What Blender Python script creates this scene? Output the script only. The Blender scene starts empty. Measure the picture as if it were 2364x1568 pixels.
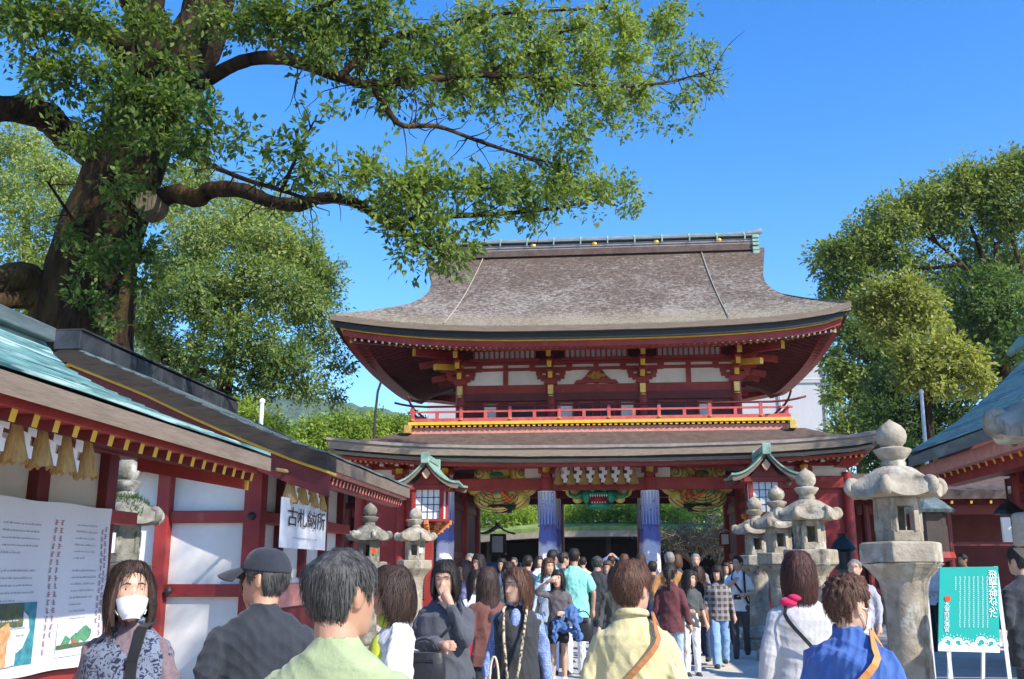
import bpy, math, random
import numpy as np
from mathutils import Vector, Matrix
R = math.radians
scene = bpy.context.scene
COL = scene.collection

# ------------------------------------------------------------------ camera
PITCH, YAW, EYE = R(13.23), R(5.5), 1.56
cd = bpy.data.cameras.new('camera'); cam = bpy.data.objects.new('camera', cd); COL.objects.link(cam)
cam.location = (0, 0, EYE); cam.rotation_euler = (math.pi/2 + PITCH, 0, YAW)
cd.sensor_width = 36; cd.lens = 36*2262.4/2364; cd.clip_start = .05; cd.clip_end = 6000
scene.camera = cam

# ------------------------------------------------------------------ sky, sun, exposure
SUN_EL, SUN_AZ = R(37), R(128)                       # azimuth clockwise from +Y
world = bpy.data.worlds.new('World'); scene.world = world; world.use_nodes = True
wn = world.node_tree; bg = wn.nodes['Background']
sky = wn.nodes.new('ShaderNodeTexSky'); sky.sky_type = 'NISHITA'; sky.sun_disc = False
sky.sun_elevation = SUN_EL; sky.sun_rotation = SUN_AZ; sky.altitude = 100
sky.air_density = 1.05; sky.dust_density = 0.05; sky.ozone_density = 3.2
hs = wn.nodes.new('ShaderNodeHueSaturation'); hs.inputs['Saturation'].default_value = 1.36; hs.inputs['Value'].default_value = .86; hs.inputs['Hue'].default_value = .508
wn.links.new(sky.outputs[0], hs.inputs['Color']); wn.links.new(hs.outputs[0], bg.inputs['Color'])
bg.inputs['Strength'].default_value = 0.15
sd = bpy.data.lights.new('sun', 'SUN'); sd.energy = 3.5; sd.angle = R(.53); sd.color = (1, .93, .82)
sun = bpy.data.objects.new('sun', sd); COL.objects.link(sun)
SUNV = Vector((math.sin(SUN_AZ)*math.cos(SUN_EL), math.cos(SUN_AZ)*math.cos(SUN_EL), math.sin(SUN_EL)))
sun.rotation_euler = SUNV.to_track_quat('Z', 'Y').to_euler(); sun.location = (20, -20, 30)
vs = scene.view_settings; vs.view_transform = 'Standard'; vs.look = 'None'; vs.gamma = 1; vs.exposure = 1.25; vs.use_curve_mapping = False
scene.cycles.max_bounces = 6; scene.cycles.transparent_max_bounces = 8

# ------------------------------------------------------------------ survey helper: picture measurements at a known distance -> metres
def ray(x, y):
    r, fw, up = (x-1182)/2262.4, 1.0, -(y-784)/2262.4
    fy, uz = fw*math.cos(PITCH)-up*math.sin(PITCH), fw*math.sin(PITCH)+up*math.cos(PITCH)
    return Vector((r*math.cos(YAW)-fy*math.sin(YAW), r*math.sin(YAW)+fy*math.cos(YAW), uz))
def atY(x, y, Y): d = ray(x, y); return Vector((0, 0, EYE)) + d*(Y/d.y)
def atX(x, y, X): d = ray(x, y); return Vector((0, 0, EYE)) + d*(X/d.x)

# ------------------------------------------------------------------ object helpers
ORG = {}
def props(o, label=None, cat=None, group=None, kind=None):
    for k, v in (('label', label), ('category', cat), ('group', group), ('kind', kind)):
        if v: o[k] = v
    return o
def thing(name, label, cat, loc=(0, 0, 0), group=None, rz=0):
    o = bpy.data.objects.new(name, None); COL.objects.link(o); o.location = loc; o.rotation_euler = (0, 0, rz)
    o.empty_display_size = .1; ORG[o.name] = Vector(loc)
    return props(o, label, cat, group)
def link(name, me, parent=None, loc=None, mtx=None):
    o = bpy.data.objects.new(name, me); COL.objects.link(o)
    if parent is not None: o.parent = parent; ORG[o.name] = ORG.get(parent.name, Vector())
    if mtx is not None: o.matrix_local = mtx
    if loc is not None: o.location = Vector(loc) - (ORG.get(parent.name, Vector()) if parent is not None else Vector())
    return o
def copy_tree(o, parent=None):
    c = o.copy(); COL.objects.link(c)
    if parent is not None: c.parent = parent
    for ch in list(o.children): copy_tree(ch, c)
    return c

class MB:
    def __init__(s): s.v = []; s.f = []; s.mi = []
    def add(s, vs, fs, mi=0):
        b = len(s.v); s.v.extend([tuple(p) for p in vs]); s.f.extend([tuple(i+b for i in f) for f in fs]); s.mi.extend([mi]*len(fs)); return s
    def box(s, c, d, rz=0, mi=0, mtx=None, top=1.0):
        x, y, z = d[0]/2, d[1]/2, d[2]/2
        vs = [Vector((sx*x*(top if sz > 0 else 1), sy*y*(top if sz > 0 else 1), sz*z)) for sz in (-1, 1) for sx, sy in ((-1, -1), (1, -1), (1, 1), (-1, 1))]
        m = mtx if mtx is not None else Matrix.Rotation(rz, 4, 'Z')
        vs = [m @ v + Vector(c) for v in vs]
        return s.add(vs, [(3, 2, 1, 0), (4, 5, 6, 7), (0, 1, 5, 4), (1, 2, 6, 5), (2, 3, 7, 6), (3, 0, 4, 7)], mi)
    def bb(s, x0, x1, y0, y1, z0, z1, mi=0): return s.box(((x0+x1)/2, (y0+y1)/2, (z0+z1)/2), (abs(x1-x0), abs(y1-y0), abs(z1-z0)), mi=mi)
    def bar(s, p0, p1, w, h, mi=0, up=(0, 0, 1), cap=None):
        p0, p1 = Vector(p0), Vector(p1); d = (p1-p0).normalized(); r = d.cross(Vector(up))
        if r.length < 1e-4: r = d.cross(Vector((1, 0, 0)))
        r.normalize(); u = r.cross(d)
        vs = [p + r*(a*w/2) + u*(b*h/2) for p in (p0, p1) for a, b in ((-1, -1), (1, -1), (1, 1), (-1, 1))]
        s.add(vs, [(0, 1, 2, 3), (0, 4, 5, 1), (1, 5, 6, 2), (2, 6, 7, 3), (3, 7, 4, 0)], mi)
        b = len(s.v)-8; s.f.append((b+7, b+6, b+5, b+4)); s.mi.append(mi if cap is None else cap); return s
    def tube(s, pts, rad, n=8, mi=0, caps=True, sec=None):
        pts = [Vector(p) for p in pts]; k = len(pts)
        if not hasattr(rad, '__len__'): rad = [rad]*k
        vs = []; ref = None
        for i, p in enumerate(pts):
            t = (pts[min(i+1, k-1)]-pts[max(i-1, 0)]).normalized()
            if ref is None: ref = t.cross(Vector((0, 0, 1)) if abs(t.z) < .9 else Vector((0, 1, 0))).normalized()
            ref = (ref - t*ref.dot(t)).normalized(); bi = t.cross(ref)
            for j in range(n):
                a = 2*math.pi*j/n; ca, sa = math.cos(a), math.sin(a)
                vs.append(p + ref*(rad[i]*ca) + bi*(rad[i]*sa*(1 if sec is None else sec)))
        fs = [(i*n+j, i*n+(j+1) % n, (i+1)*n+(j+1) % n, (i+1)*n+j) for i in range(k-1) for j in range(n)]
        if caps: fs += [tuple(range(n-1, -1, -1)), tuple((k-1)*n+j for j in range(n))]
        return s.add(vs, fs, mi)
    def lathe(s, prof, n=16, c=(0, 0, 0), mi=0, ph=0, sx=1, sy=1, lobes=0, amp=0):
        vs = []
        for r, z in prof:
            for j in range(n):
                a = 2*math.pi*j/n + ph; rr = r*(1+amp*math.cos(lobes*a))
                vs.append((c[0]+rr*math.cos(a)*sx, c[1]+rr*math.sin(a)*sy, c[2]+z))
        k = len(prof)
        fs = [(i*n+j, i*n+(j+1) % n, (i+1)*n+(j+1) % n, (i+1)*n+j) for i in range(k-1) for j in range(n)]
        fs += [tuple(range(n-1, -1, -1)), tuple((k-1)*n+j for j in range(n))]
        return s.add(vs, fs, mi)
    def grid(s, P, mi=0, flip=False):
        k, n = len(P), len(P[0]); vs = [p for row in P for p in row]
        fs = [(i*n+j, i*n+j+1, (i+1)*n+j+1, (i+1)*n+j) for i in range(k-1) for j in range(n-1)]
        if flip: fs = [f[::-1] for f in fs]
        return s.add(vs, fs, mi)
    def slab(s, P, th, mi=0):
        """grid surface P given real thickness th downwards, closed round the rim"""
        k, n = len(P), len(P[0])
        Q = [[(p[0], p[1], p[2]-th) for p in row] for row in P]
        s.grid(P, mi); s.grid(Q, mi, True)
        rim = [(i, 0) for i in range(k)] + [(k-1, j) for j in range(1, n)] + [(i, n-1) for i in range(k-2, -1, -1)] + [(0, j) for j in range(n-2, 0, -1)]
        b = len(s.v); L = len(rim)
        vs = [P[i][j] for i, j in rim] + [Q[i][j] for i, j in rim]
        return s.add(vs, [(a, (a+1) % L, L+(a+1) % L, L+a) for a in range(L)], mi)
    def prism(s, poly, y0, y1, mi=0, fn=None):
        """polygon in (x,z) extruded along y; fn maps each point"""
        n = len(poly); vs = [(x, y, z) for y in (y0, y1) for x, z in poly]
        if fn: vs = [fn(v) for v in vs]
        fs = [tuple(range(n)), tuple(range(2*n-1, n-1, -1))] + [(i, n+i, n+(i+1) % n, (i+1) % n) for i in range(n)]
        return s.add(vs, fs, mi)
    def mesh(s, name, mats, org=None, smooth=False):
        v = np.array(s.v, dtype=np.float32).reshape(-1, 3)
        if org is not None: v = v - np.array(org, dtype=np.float32)
        me = bpy.data.meshes.new(name); me.from_pydata(v.tolist(), [], s.f)
        for m in (mats if isinstance(mats, (list, tuple)) else [mats]): me.materials.append(m)
        me.polygons.foreach_set('material_index', s.mi)
        if smooth: me.polygons.foreach_set('use_smooth', [True]*len(s.f))
        me.update(); return me
    def obj(s, name, mats, parent=None, smooth=False, local=False, bevel=0, auto=None):
        org = None if (local or parent is None) else ORG.get(parent.name)
        o = link(name, s.mesh(name, mats, org, smooth), parent)
        if bevel: b = o.modifiers.new('edge', 'BEVEL'); b.width = bevel; b.segments = 2; b.limit_method = 'ANGLE'; b.angle_limit = R(40)
        if auto: o.data.set_sharp_from_angle(angle=R(auto))
        return o
UNIT = {}
def unit_box(mats, cap=False):
    """shared 1 m box along +Y (end face may take the second material)"""
    key = (tuple(m.name for m in mats), cap)
    if key not in UNIT:
        b = MB(); b.bar((0, 0, 0), (0, 1, 0), 1, 1, 0, cap=1 if cap else None); UNIT[key] = b.mesh('piece', mats)
    return UNIT[key]
def piece(name, p0, p1, w, h, mats, parent, cap=False, up=(0, 0, 1)):
    p0, p1 = Vector(p0), Vector(p1); d = p1-p0; L = d.length; d.normalize(); r = d.cross(Vector(up)).normalized(); u = r.cross(d)
    o = p0 - ORG.get(parent.name, Vector())
    m = Matrix(((r.x*w, d.x*L, u.x*h, o.x), (r.y*w, d.y*L, u.y*h, o.y), (r.z*w, d.z*L, u.z*h, o.z), (0, 0, 0, 1)))
    return link(name, unit_box(mats, cap), parent, mtx=m)

# ------------------------------------------------------------------ materials
def mat(name, c, c2=None, rough=.6, ns=4, lo=.35, hi=.65, bump=0, bs=40, stretch=(1, 1, 1), spec=.4, metal=0, c3=None, s3=1.5, t3=(.55, .68), coord='pos', detail=6, sheen=0, bdist=.02):
    m = bpy.data.materials.new(name); m.use_nodes = True; nt = m.node_tree; N, L = nt.nodes, nt.links
    p = N['Principled BSDF']; p.inputs['Roughness'].default_value = rough; p.inputs['Metallic'].default_value = metal
    p.inputs['Specular IOR Level'].default_value = spec; p.inputs['Base Color'].default_value = (*c, 1)
    if sheen: p.inputs['Sheen Weight'].default_value = sheen
    if coord == 'pos': src = N.new('ShaderNodeNewGeometry').outputs['Position']
    else: src = N.new('ShaderNodeTexCoord').outputs['Object']
    mp = N.new('ShaderNodeMapping'); mp.inputs['Scale'].default_value = stretch; L.new(src, mp.inputs['Vector'])
    def noi(s, d=detail, r=.6):
        n = N.new('ShaderNodeTexNoise'); n.inputs['Scale'].default_value = s; n.inputs['Detail'].default_value = d; n.inputs['Roughness'].default_value = r
        L.new(mp.outputs[0], n.inputs['Vector']); return n
    colour = None
    if c2 is not None:
        n = noi(ns); cr = N.new('ShaderNodeValToRGB'); cr.color_ramp.elements[0].position = lo; cr.color_ramp.elements[1].position = hi
        cr.color_ramp.elements[0].color = (*c, 1); cr.color_ramp.elements[1].color = (*c2, 1); L.new(n.outputs['Fac'], cr.inputs['Fac']); colour = cr.outputs[0]
        if c3 is not None:
            n3 = noi(s3); r3 = N.new('ShaderNodeValToRGB'); r3.color_ramp.elements[0].position, r3.color_ramp.elements[1].position = t3
            r3.color_ramp.elements[0].color = (0, 0, 0, 1); r3.color_ramp.elements[1].color = (1, 1, 1, 1); L.new(n3.outputs['Fac'], r3.inputs['Fac'])
            mx = N.new('ShaderNodeMix'); mx.data_type = 'RGBA'; L.new(r3.outputs[0], mx.inputs['Factor']); L.new(colour, mx.inputs['A']); mx.inputs['B'].default_value = (*c3, 1); colour = mx.outputs['Result']
        L.new(colour, p.inputs['Base Color'])
    if bump:
        n = noi(bs, 5); b = N.new('ShaderNodeBump'); b.inputs['Strength'].default_value = bump; b.inputs['Distance'].default_value = bdist
        L.new(n.outputs['Fac'], b.inputs['Height']); L.new(b.outputs[0], p.inputs['Normal'])
    return m
def ncol(m): return m.node_tree.nodes['Principled BSDF'].inputs['Base Color']

M = {}
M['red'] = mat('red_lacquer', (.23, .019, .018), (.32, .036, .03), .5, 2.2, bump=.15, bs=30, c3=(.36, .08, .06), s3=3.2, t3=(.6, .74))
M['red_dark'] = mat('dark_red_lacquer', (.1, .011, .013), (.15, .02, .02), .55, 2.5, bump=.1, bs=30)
M['maroon'] = mat('shaded_red_paint', (.11, .02, .02), (.16, .032, .03), .65, 3, bump=.12, bs=30)  # darker red with the upper eave's shade put into it
M['yellow'] = mat('yellow_paint', (.62, .36, .03), (.72, .46, .06), .5, 6, bump=.1, bs=40)
M['gold'] = mat('gold_fitting', (.75, .5, .16), (.6, .36, .08), .35, 8, metal=.6)
M['plaster'] = mat('white_plaster', (.62, .6, .56), (.78, .76, .73), .8, 1.4, bump=.1, bs=60, c3=(.66, .63, .57), s3=.8)
M['plaster_dim'] = mat('cream_plaster', (.56, .52, .44), (.64, .6, .52), .85, 1.6, bump=.1, bs=60)
M['black'] = mat('black_lacquer', (.012, .012, .014), (.025, .022, .022), .5, 3)
M['dark_wood'] = mat('dark_timber', (.035, .025, .02), (.07, .05, .04), .7, 4, bump=.2, bs=25)
M['shingle_edge'] = mat('bark_shingle_edge', (.19, .145, .11), (.3, .235, .18), .9, 14, stretch=(.35, .35, 6), bump=.6, bs=18)
M['fascia'] = mat('brown_fascia', (.15, .115, .085), (.2, .155, .12), .8, 7, stretch=(.4, .4, 3), bump=.35, bs=20)
M['pink'] = mat('faded_red_paint', (.5, .17, .14), (.6, .28, .22), .6, 9, bump=.15, bs=30)
M['straw'] = mat('straw', (.36, .21, .07), (.5, .33, .13), .85, 60, stretch=(1, 1, .06), bump=.8, bs=90)
M['paper'] = mat('white_paper', (.8, .8, .8), rough=.7)
M['iron'] = mat('dark_iron', (.03, .03, .032), (.05, .05, .05), .5, 5, metal=.5)
M['grey_metal'] = mat('grey_metal', (.42, .44, .47), (.5, .52, .55), .5, 3)
M['white_frame'] = mat('white_steel', (.78, .78, .78), (.7, .7, .7), .4, 5)
# bark roof: brown cypress bark with grey-white lichen flecks, denser low down where the bark is older
def bark_roof():
    m = mat('cypress_bark_roof', (.066, .045, .032), (.14, .1, .074), .9, 7, stretch=(1, 1, 1), bump=.9, bs=16, bdist=.05)
    nt = m.node_tree; N, L = nt.nodes, nt.links; base = ncol(m).links[0].from_socket
    g = N.new('ShaderNodeNewGeometry'); sep = N.new('ShaderNodeSeparateXYZ'); L.new(g.outputs['Position'], sep.inputs[0])
    mr = N.new('ShaderNodeMapRange'); mr.inputs[1].default_value = 11.3; mr.inputs[2].default_value = 8.0; L.new(sep.outputs['Z'], mr.inputs[0])
    mp = N.new('ShaderNodeMapping'); mp.inputs['Scale'].default_value = (1.5, 1.6, 1.7); L.new(g.outputs['Position'], mp.inputs[0])
    def noi(s, d):
        n = N.new('ShaderNodeTexNoise'); n.inputs['Scale'].default_value = s; n.inputs['Detail'].default_value = d; n.inputs['Roughness'].default_value = .65; L.new(mp.outputs[0], n.inputs['Vector']); return n.outputs['Fac']
    a = N.new('ShaderNodeMath'); a.operation = 'MULTIPLY_ADD'; L.new(noi(.5, 3), a.inputs[0]); a.inputs[1].default_value = .42; a.inputs[2].default_value = -.2
    b = N.new('ShaderNodeMath'); b.operation = 'MULTIPLY_ADD'; L.new(mr.outputs[0], b.inputs[0]); b.inputs[1].default_value = .16; L.new(a.outputs[0], b.inputs[2])
    c = N.new('ShaderNodeMath'); c.operation = 'ADD'; L.new(noi(5.5, 7), c.inputs[0]); L.new(b.outputs[0], c.inputs[1])
    r = N.new('ShaderNodeValToRGB'); r.color_ramp.elements[0].position = .56; r.color_ramp.elements[1].position = .78; L.new(c.outputs[0], r.inputs[0])
    mx = N.new('ShaderNodeMix'); mx.data_type = 'RGBA'; L.new(r.outputs[0], mx.inputs['Factor']); L.new(base, mx.inputs['A']); mx.inputs['B'].default_value = (.285, .255, .22, 1)
    # moss-tan band towards the eave
    m2 = N.new('ShaderNodeMapRange'); m2.inputs[1].default_value = 8.45; m2.inputs[2].default_value = 7.9; L.new(sep.outputs['Z'], m2.inputs[0])
    mu = N.new('ShaderNodeMath'); mu.operation = 'MULTIPLY'; L.new(m2.outputs[0], mu.inputs[0]); mu.inputs[1].default_value = .6
    m3 = N.new('ShaderNodeMix'); m3.data_type = 'RGBA'; L.new(mu.outputs[0], m3.inputs['Factor']); L.new(mx.outputs['Result'], m3.inputs['A']); m3.inputs['B'].default_value = (.27, .225, .14, 1)
    L.new(m3.outputs['Result'], ncol(m)); return m
M['bark_roof'] = bark_roof()
M['bark_roof_low'] = mat('lower_bark_roof', (.075, .05, .042), (.12, .085, .07), .9, 5, bump=.5, bs=25)
M['roof_lip'] = mat('pale_roof_lip', (.3, .255, .235), (.22, .18, .16), .9, 4, bump=.4, bs=14)
M['copper'] = mat('green_copper', (.02, .07, .08), (.16, .33, .33), .5, 3.2, lo=.36, hi=.62, stretch=(9, .5, 9), bump=.15, bs=20, c3=(.34, .47, .45), s3=2.2, t3=(.52, .62))
M['cable'] = mat('roof_cable', (.3, .27, .21), (.38, .34, .27), .8, 8)
M['copper_dark'] = mat('weathered_copper', (.055, .075, .08), (.13, .17, .17), .5, 2.5, stretch=(2.5, .4, 2.5), bump=.2, bs=16, c3=(.2, .27, .27), s3=2, t3=(.55, .68))
M['copper_pale'] = mat('pale_copper', (.15, .27, .22), (.28, .4, .33), .7, 5, bump=.2, bs=24)
M['ridge'] = mat('ridge_metal', (.12, .15, .155), (.2, .235, .24), .7, 4, bump=.1, bs=20)
M['ridge_wood'] = mat('ridge_board', (.22, .17, .17), (.3, .24, .24), .7, 5)
def stone(name, c, c2, lich=(.42, .42, .38), dark=(.05, .05, .045)):
    m = mat(name, c, c2, .92, 6, bump=.8, bs=22, c3=lich, s3=3.5, t3=(.56, .66), bdist=.015)
    nt = m.node_tree; N, L = nt.nodes, nt.links; base = ncol(m).links[0].from_socket
    g = N.new('ShaderNodeNewGeometry'); n = N.new('ShaderNodeTexNoise'); n.inputs['Scale'].default_value = 2.1; n.inputs['Detail'].default_value = 8; n.inputs['Roughness'].default_value = .7; mp = N.new('ShaderNodeMapping'); mp.inputs['Scale'].default_value = (1.7, 1.7, .55); L.new(g.outputs['Position'], mp.inputs[0]); L.new(mp.outputs[0], n.inputs['Vector'])
    r = N.new('ShaderNodeValToRGB'); r.color_ramp.elements[0].position = .54; r.color_ramp.elements[1].position = .68; L.new(n.outputs['Fac'], r.inputs[0])
    mx = N.new('ShaderNodeMix'); mx.data_type = 'RGBA'; L.new(r.outputs[0], mx.inputs['Factor']); L.new(base, mx.inputs['A']); mx.inputs['B'].default_value = (*dark, 1); L.new(mx.outputs['Result'], ncol(m)); return m
M['stone'] = stone('lantern_stone', (.24, .205, .155), (.38, .335, .265), lich=(.46, .44, .38), dark=(.06, .055, .045))
M['stone_dark'] = stone('mossy_stone', (.12, .115, .09), (.25, .24, .2), dark=(.03, .035, .025))
M['paving'] = mat('paving_stone', (.42, .41, .4), (.52, .5, .48), .85, 1.2, bump=.3, bs=40)
M['sand'] = mat('sandy_ground', (.55, .49, .4), (.64, .58, .49), .95, 2, bump=.5, bs=90)
def bark(name, c, c2, c3):
    return mat(name, c, c2, 1.0, 7, stretch=(1, 1, .28), bump=1.0, bs=7, spec=.08, c3=c3, s3=1.3, t3=(.52, .62), bdist=.14)
M['bark'] = bark('camphor_bark', (.007, .005, .0035), (.045, .03, .019), (.07, .048, .02))
M['bark_pale'] = bark('pale_bark', (.06, .05, .04), (.16, .13, .1), (.11, .1, .06))
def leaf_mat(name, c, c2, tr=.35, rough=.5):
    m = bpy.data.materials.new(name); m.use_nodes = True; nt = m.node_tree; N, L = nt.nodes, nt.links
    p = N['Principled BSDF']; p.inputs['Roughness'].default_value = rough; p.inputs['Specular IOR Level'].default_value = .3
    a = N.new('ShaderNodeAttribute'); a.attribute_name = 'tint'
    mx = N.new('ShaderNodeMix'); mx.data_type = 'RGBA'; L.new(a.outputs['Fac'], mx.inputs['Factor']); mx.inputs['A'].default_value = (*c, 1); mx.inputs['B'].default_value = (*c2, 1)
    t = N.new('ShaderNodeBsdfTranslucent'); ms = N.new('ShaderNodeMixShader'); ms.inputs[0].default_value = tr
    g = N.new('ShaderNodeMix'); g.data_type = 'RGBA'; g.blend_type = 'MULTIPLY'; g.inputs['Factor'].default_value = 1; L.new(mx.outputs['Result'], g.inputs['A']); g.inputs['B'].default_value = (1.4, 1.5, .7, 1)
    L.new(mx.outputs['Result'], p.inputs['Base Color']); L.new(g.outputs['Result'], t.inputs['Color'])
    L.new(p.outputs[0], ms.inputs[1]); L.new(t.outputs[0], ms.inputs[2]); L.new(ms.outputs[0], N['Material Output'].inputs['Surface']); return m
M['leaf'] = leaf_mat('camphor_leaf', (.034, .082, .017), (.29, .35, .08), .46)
M['leaf_far'] = leaf_mat('bright_leaf', (.065, .125, .028), (.33, .38, .12), .44)
M['leaf_olive'] = leaf_mat('olive_leaf', (.07, .125, .028), (.31, .34, .09), .45)
M['leaf_gold'] = leaf_mat('yellow_leaf', (.12, .15, .03), (.4, .4, .11), .45)
M['leaf_deep'] = leaf_mat('deep_green_leaf', (.045, .09, .026), (.17, .24, .065), .44)
M['leaf_bush'] = leaf_mat('bush_leaf', (.09, .16, .022), (.32, .4, .07), .45)
M['twig'] = mat('bare_twig', (.12, .095, .07), (.2, .165, .13), .9, 8)
# ================================================================== GROUND, HILLS
g = MB(); g.grid([[(x, y, 0) for x in (-2600, -60, -20, 0, 20, 60, 2600)] for y in (-400, -20, 0, 10, 20, 40, 80, 3000)], flip=True)
props(g.obj('ground', M['sand']), kind='structure')
path = thing('paved_path', None, None, (-.24, 0, 0)); props(path, kind='structure')
b = MB(); b.bb(-2.0, 1.52, 3, 26.2, -.04, .004); b.obj('bedding', M['sand'], path)
rp = random.Random(3)
for j in range(37):
    for i in range(4):
        y = 3.3 + j*.62 + (.31 if i % 2 else 0); x = -2.0 + .44 + i*.88
        piece('paving_slab', (x, y-.3, .004+rp.uniform(0, .006)), (x, y+.3, .004+rp.uniform(0, .006)), .862, .03, [M['paving']], path)
plinth = MB(); plinth.bb(-8.2, 7.8, 26.2, 33.8, -.02, .12); props(plinth.obj('gate_pavement', M['paving'], bevel=.02), kind='structure')

def hill(name, cx, cy, rx, ry, h, seed, m):
    rr = np.random.RandomState(seed); n = 110
    xs = np.linspace(-1, 1, n); P = []
    ph = rr.rand(12, 3)*6.28
    for a in xs:
        row = []
        for c in xs:
            r2 = a*a*1.0 + c*c
            z = max(0, 1-r2)**1.3*h
            z += sum(math.sin(a*k*2.3+ph[k, 0])*math.cos(c*k*2.7+ph[k, 1]) for k in range(2, 7))*h*.03*max(0, 1-r2)
            z += rr.rand()*h*.05*(1 if r2 < .95 else 0)
            row.append((cx+c*rx, cy+a*ry, z-1))
        P.append(row)
    mb = MB(); mb.grid(P); o = mb.obj(name, m, smooth=False); props(o, kind='structure'); return o
M['hill'] = mat('forest_hill', (.035, .065, .03), (.09, .13, .05), .95, .045, lo=.4, hi=.6, bump=1, bs=.12, bdist=6, c3=(.05, .08, .04), s3=.02)
hill('hill', -330, 1000, 420, 300, 172, 1, M['hill'])
hill('hill', -520, 820, 380, 240, 215, 2, M['hill'])
hill('hill', 420, 1300, 500, 300, 90, 5, M['hill'])

# ================================================================== GATE
GX, GY = -.24, 30.0
gate = thing('shrine_gate', 'two-storey red shrine gate with brown bark roof at the end of the path', 'gate', (GX, GY, 0))
def G(u, v, z):
    if z > 7.0 and abs(u) > 5: u = 5+(u-5)*.79 if u > 0 else -5-(-u-5)*1.06
    return Vector((GX+u, GY+v, z))
def gbox(mb, u0, u1, v0, v1, z0, z1, mi=0): mb.bb(GX+u0, GX+u1, GY+v0, GY+v1, z0, z1, mi)
UC = (-4.19, -1.4, 1.39, 4.18)
# --- lower storey columns
for v in (-3, 0, 3):
    for u in UC:
        c = MB(); p = G(u, v, 0); c.lathe([(.3, .12), (.32, .2), (.24, .26)], 16, (p.x, p.y, 0), mi=1); c.lathe([(.2, .25), (.205, 2), (.195, 4.0)], 18, (p.x, p.y, 0))
        c.obj('column', [M['red'], M['stone']], gate, auto=35)
for u in (-6.6, -5.45, 5.45, 6.6):
    for v in (-3, 3):
        c = MB(); p = G(u, v, 0); c.lathe([(.19, .12), (.17, .2)], 12, (p.x, p.y, 0), mi=1); c.lathe([(.14, .19), (.14, 4.1)], 12, (p.x, p.y, 0)); c.obj('column', [M['red'], M['stone']], gate, auto=35)
# --- tie beams
for v in (-3, 0, 3):
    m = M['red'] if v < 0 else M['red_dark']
    c = MB(); gbox(c, -6.75, 6.75, v-.09, v+.09, 3.68, 4.0); c.obj('tie_beam', m, gate, bevel=.012)
    c = MB(); gbox(c, -6.9, 6.9, v-.13, v+.13, 4.27, 4.43); c.obj('head_beam', m, gate, bevel=.012)
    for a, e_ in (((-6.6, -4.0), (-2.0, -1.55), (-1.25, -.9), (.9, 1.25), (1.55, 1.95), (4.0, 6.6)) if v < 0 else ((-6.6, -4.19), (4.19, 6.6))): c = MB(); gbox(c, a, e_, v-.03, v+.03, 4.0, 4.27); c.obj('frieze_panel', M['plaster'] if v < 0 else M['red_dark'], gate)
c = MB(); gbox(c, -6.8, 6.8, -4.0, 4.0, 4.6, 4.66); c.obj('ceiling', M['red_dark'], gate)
# passage side walls with plank doors
for s in (-1, 1):
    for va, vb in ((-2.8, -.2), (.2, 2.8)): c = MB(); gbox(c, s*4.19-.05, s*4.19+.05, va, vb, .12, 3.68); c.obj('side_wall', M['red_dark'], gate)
    for z in (.5, 1.9, 3.3):
        c = MB(); gbox(c, s*4.19-.09, s*4.19+.09, -2.8, 2.8, z, z+.16); c.obj('side_rail', M['red'], gate)
    # guardian bays: red boarding and a green lattice window beside the passage
    for za, zb in ((.12, .75), (2.75, 3.68)): c = MB(); gbox(c, s*5.45-s*.14, s*4.39, -2.97, -2.9, za, zb); c.obj('bay_panel', M['red'], gate)
    c = MB(); gbox(c, s*5.59, s*6.46, -2.97, -2.9, .12, 3.68); c.obj('bay_panel', M['red'], gate)
    c = MB(); gbox(c, s*4.4, s*5.3, -2.7, -2.66, .75, 2.75); c.obj('bay_backing', M['black'], gate)
    M.setdefault('lattice', mat('green_lattice', (.03, .1, .08), (.05, .16, .12), .5, 6))
    lat = MB(); x0, x1 = sorted((s*4.4, s*5.3)); k = 0
    for a in np.arange(-2.0, 1.0, .17):
        for sg in (1, -1):
            pts = []
            for t in np.linspace(0, 1, 2):
                pts.append((x0 + (x1-x0)*t, (a + t*.95) if sg > 0 else (a + (1-t)*.95)))
            (xa, za), (xb, zb) = pts; za, zb = za+1.75, zb+1.75
            lo, hi = .78, 2.72
            if max(za, zb) < lo or min(za, zb) > hi: continue
            lat.bar(G(xa, -2.93+.01*sg, min(max(za, lo), hi)), G(xb, -2.93+.01*sg, min(max(zb, lo), hi)), .018, .022)
    lat.obj('lattice', M['lattice'], gate)
# --- brackets on the lower head beam
def bracket(u, v, z, n=1, s=1.0, tip=True):
    """stepped bracket arms on a bearing block"""
    mb = MB()
    gbox(mb, u-.16*s, u+.16*s, v-.16*s, v+.16*s, z, z+.14*s)
    for k in range(n):
        zz = z+(.14+.2*k)*s; L = (.34+.17*k)*s; F = (.35+.33*k)*s
        gbox(mb, u-L, u+L, v-.06, v+.06, zz, zz+.1*s); gbox(mb, u-.055, u+.055, v-F, v+.2, zz+.002, zz+.102*s)
        for q in (-L+.06, 0, L-.06): gbox(mb, u+q-.075*s, u+q+.075*s, v-.08, v+.08, zz+.1*s, zz+.19*s)
        gbox(mb, u-.075*s, u+.075*s, v-F, v-F+.15, zz+.104*s, zz+.19*s)
        # rounded ends of the arms
        gbox(mb, u-L*.72, u+L*.72, v-.057, v+.057, zz-.05*s, zz)
        if tip:
            gbox(mb, u-.062, u+.062, v-F-.02, v-F-.002, zz-.03, zz+.13*s, 1)
    return mb
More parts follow.
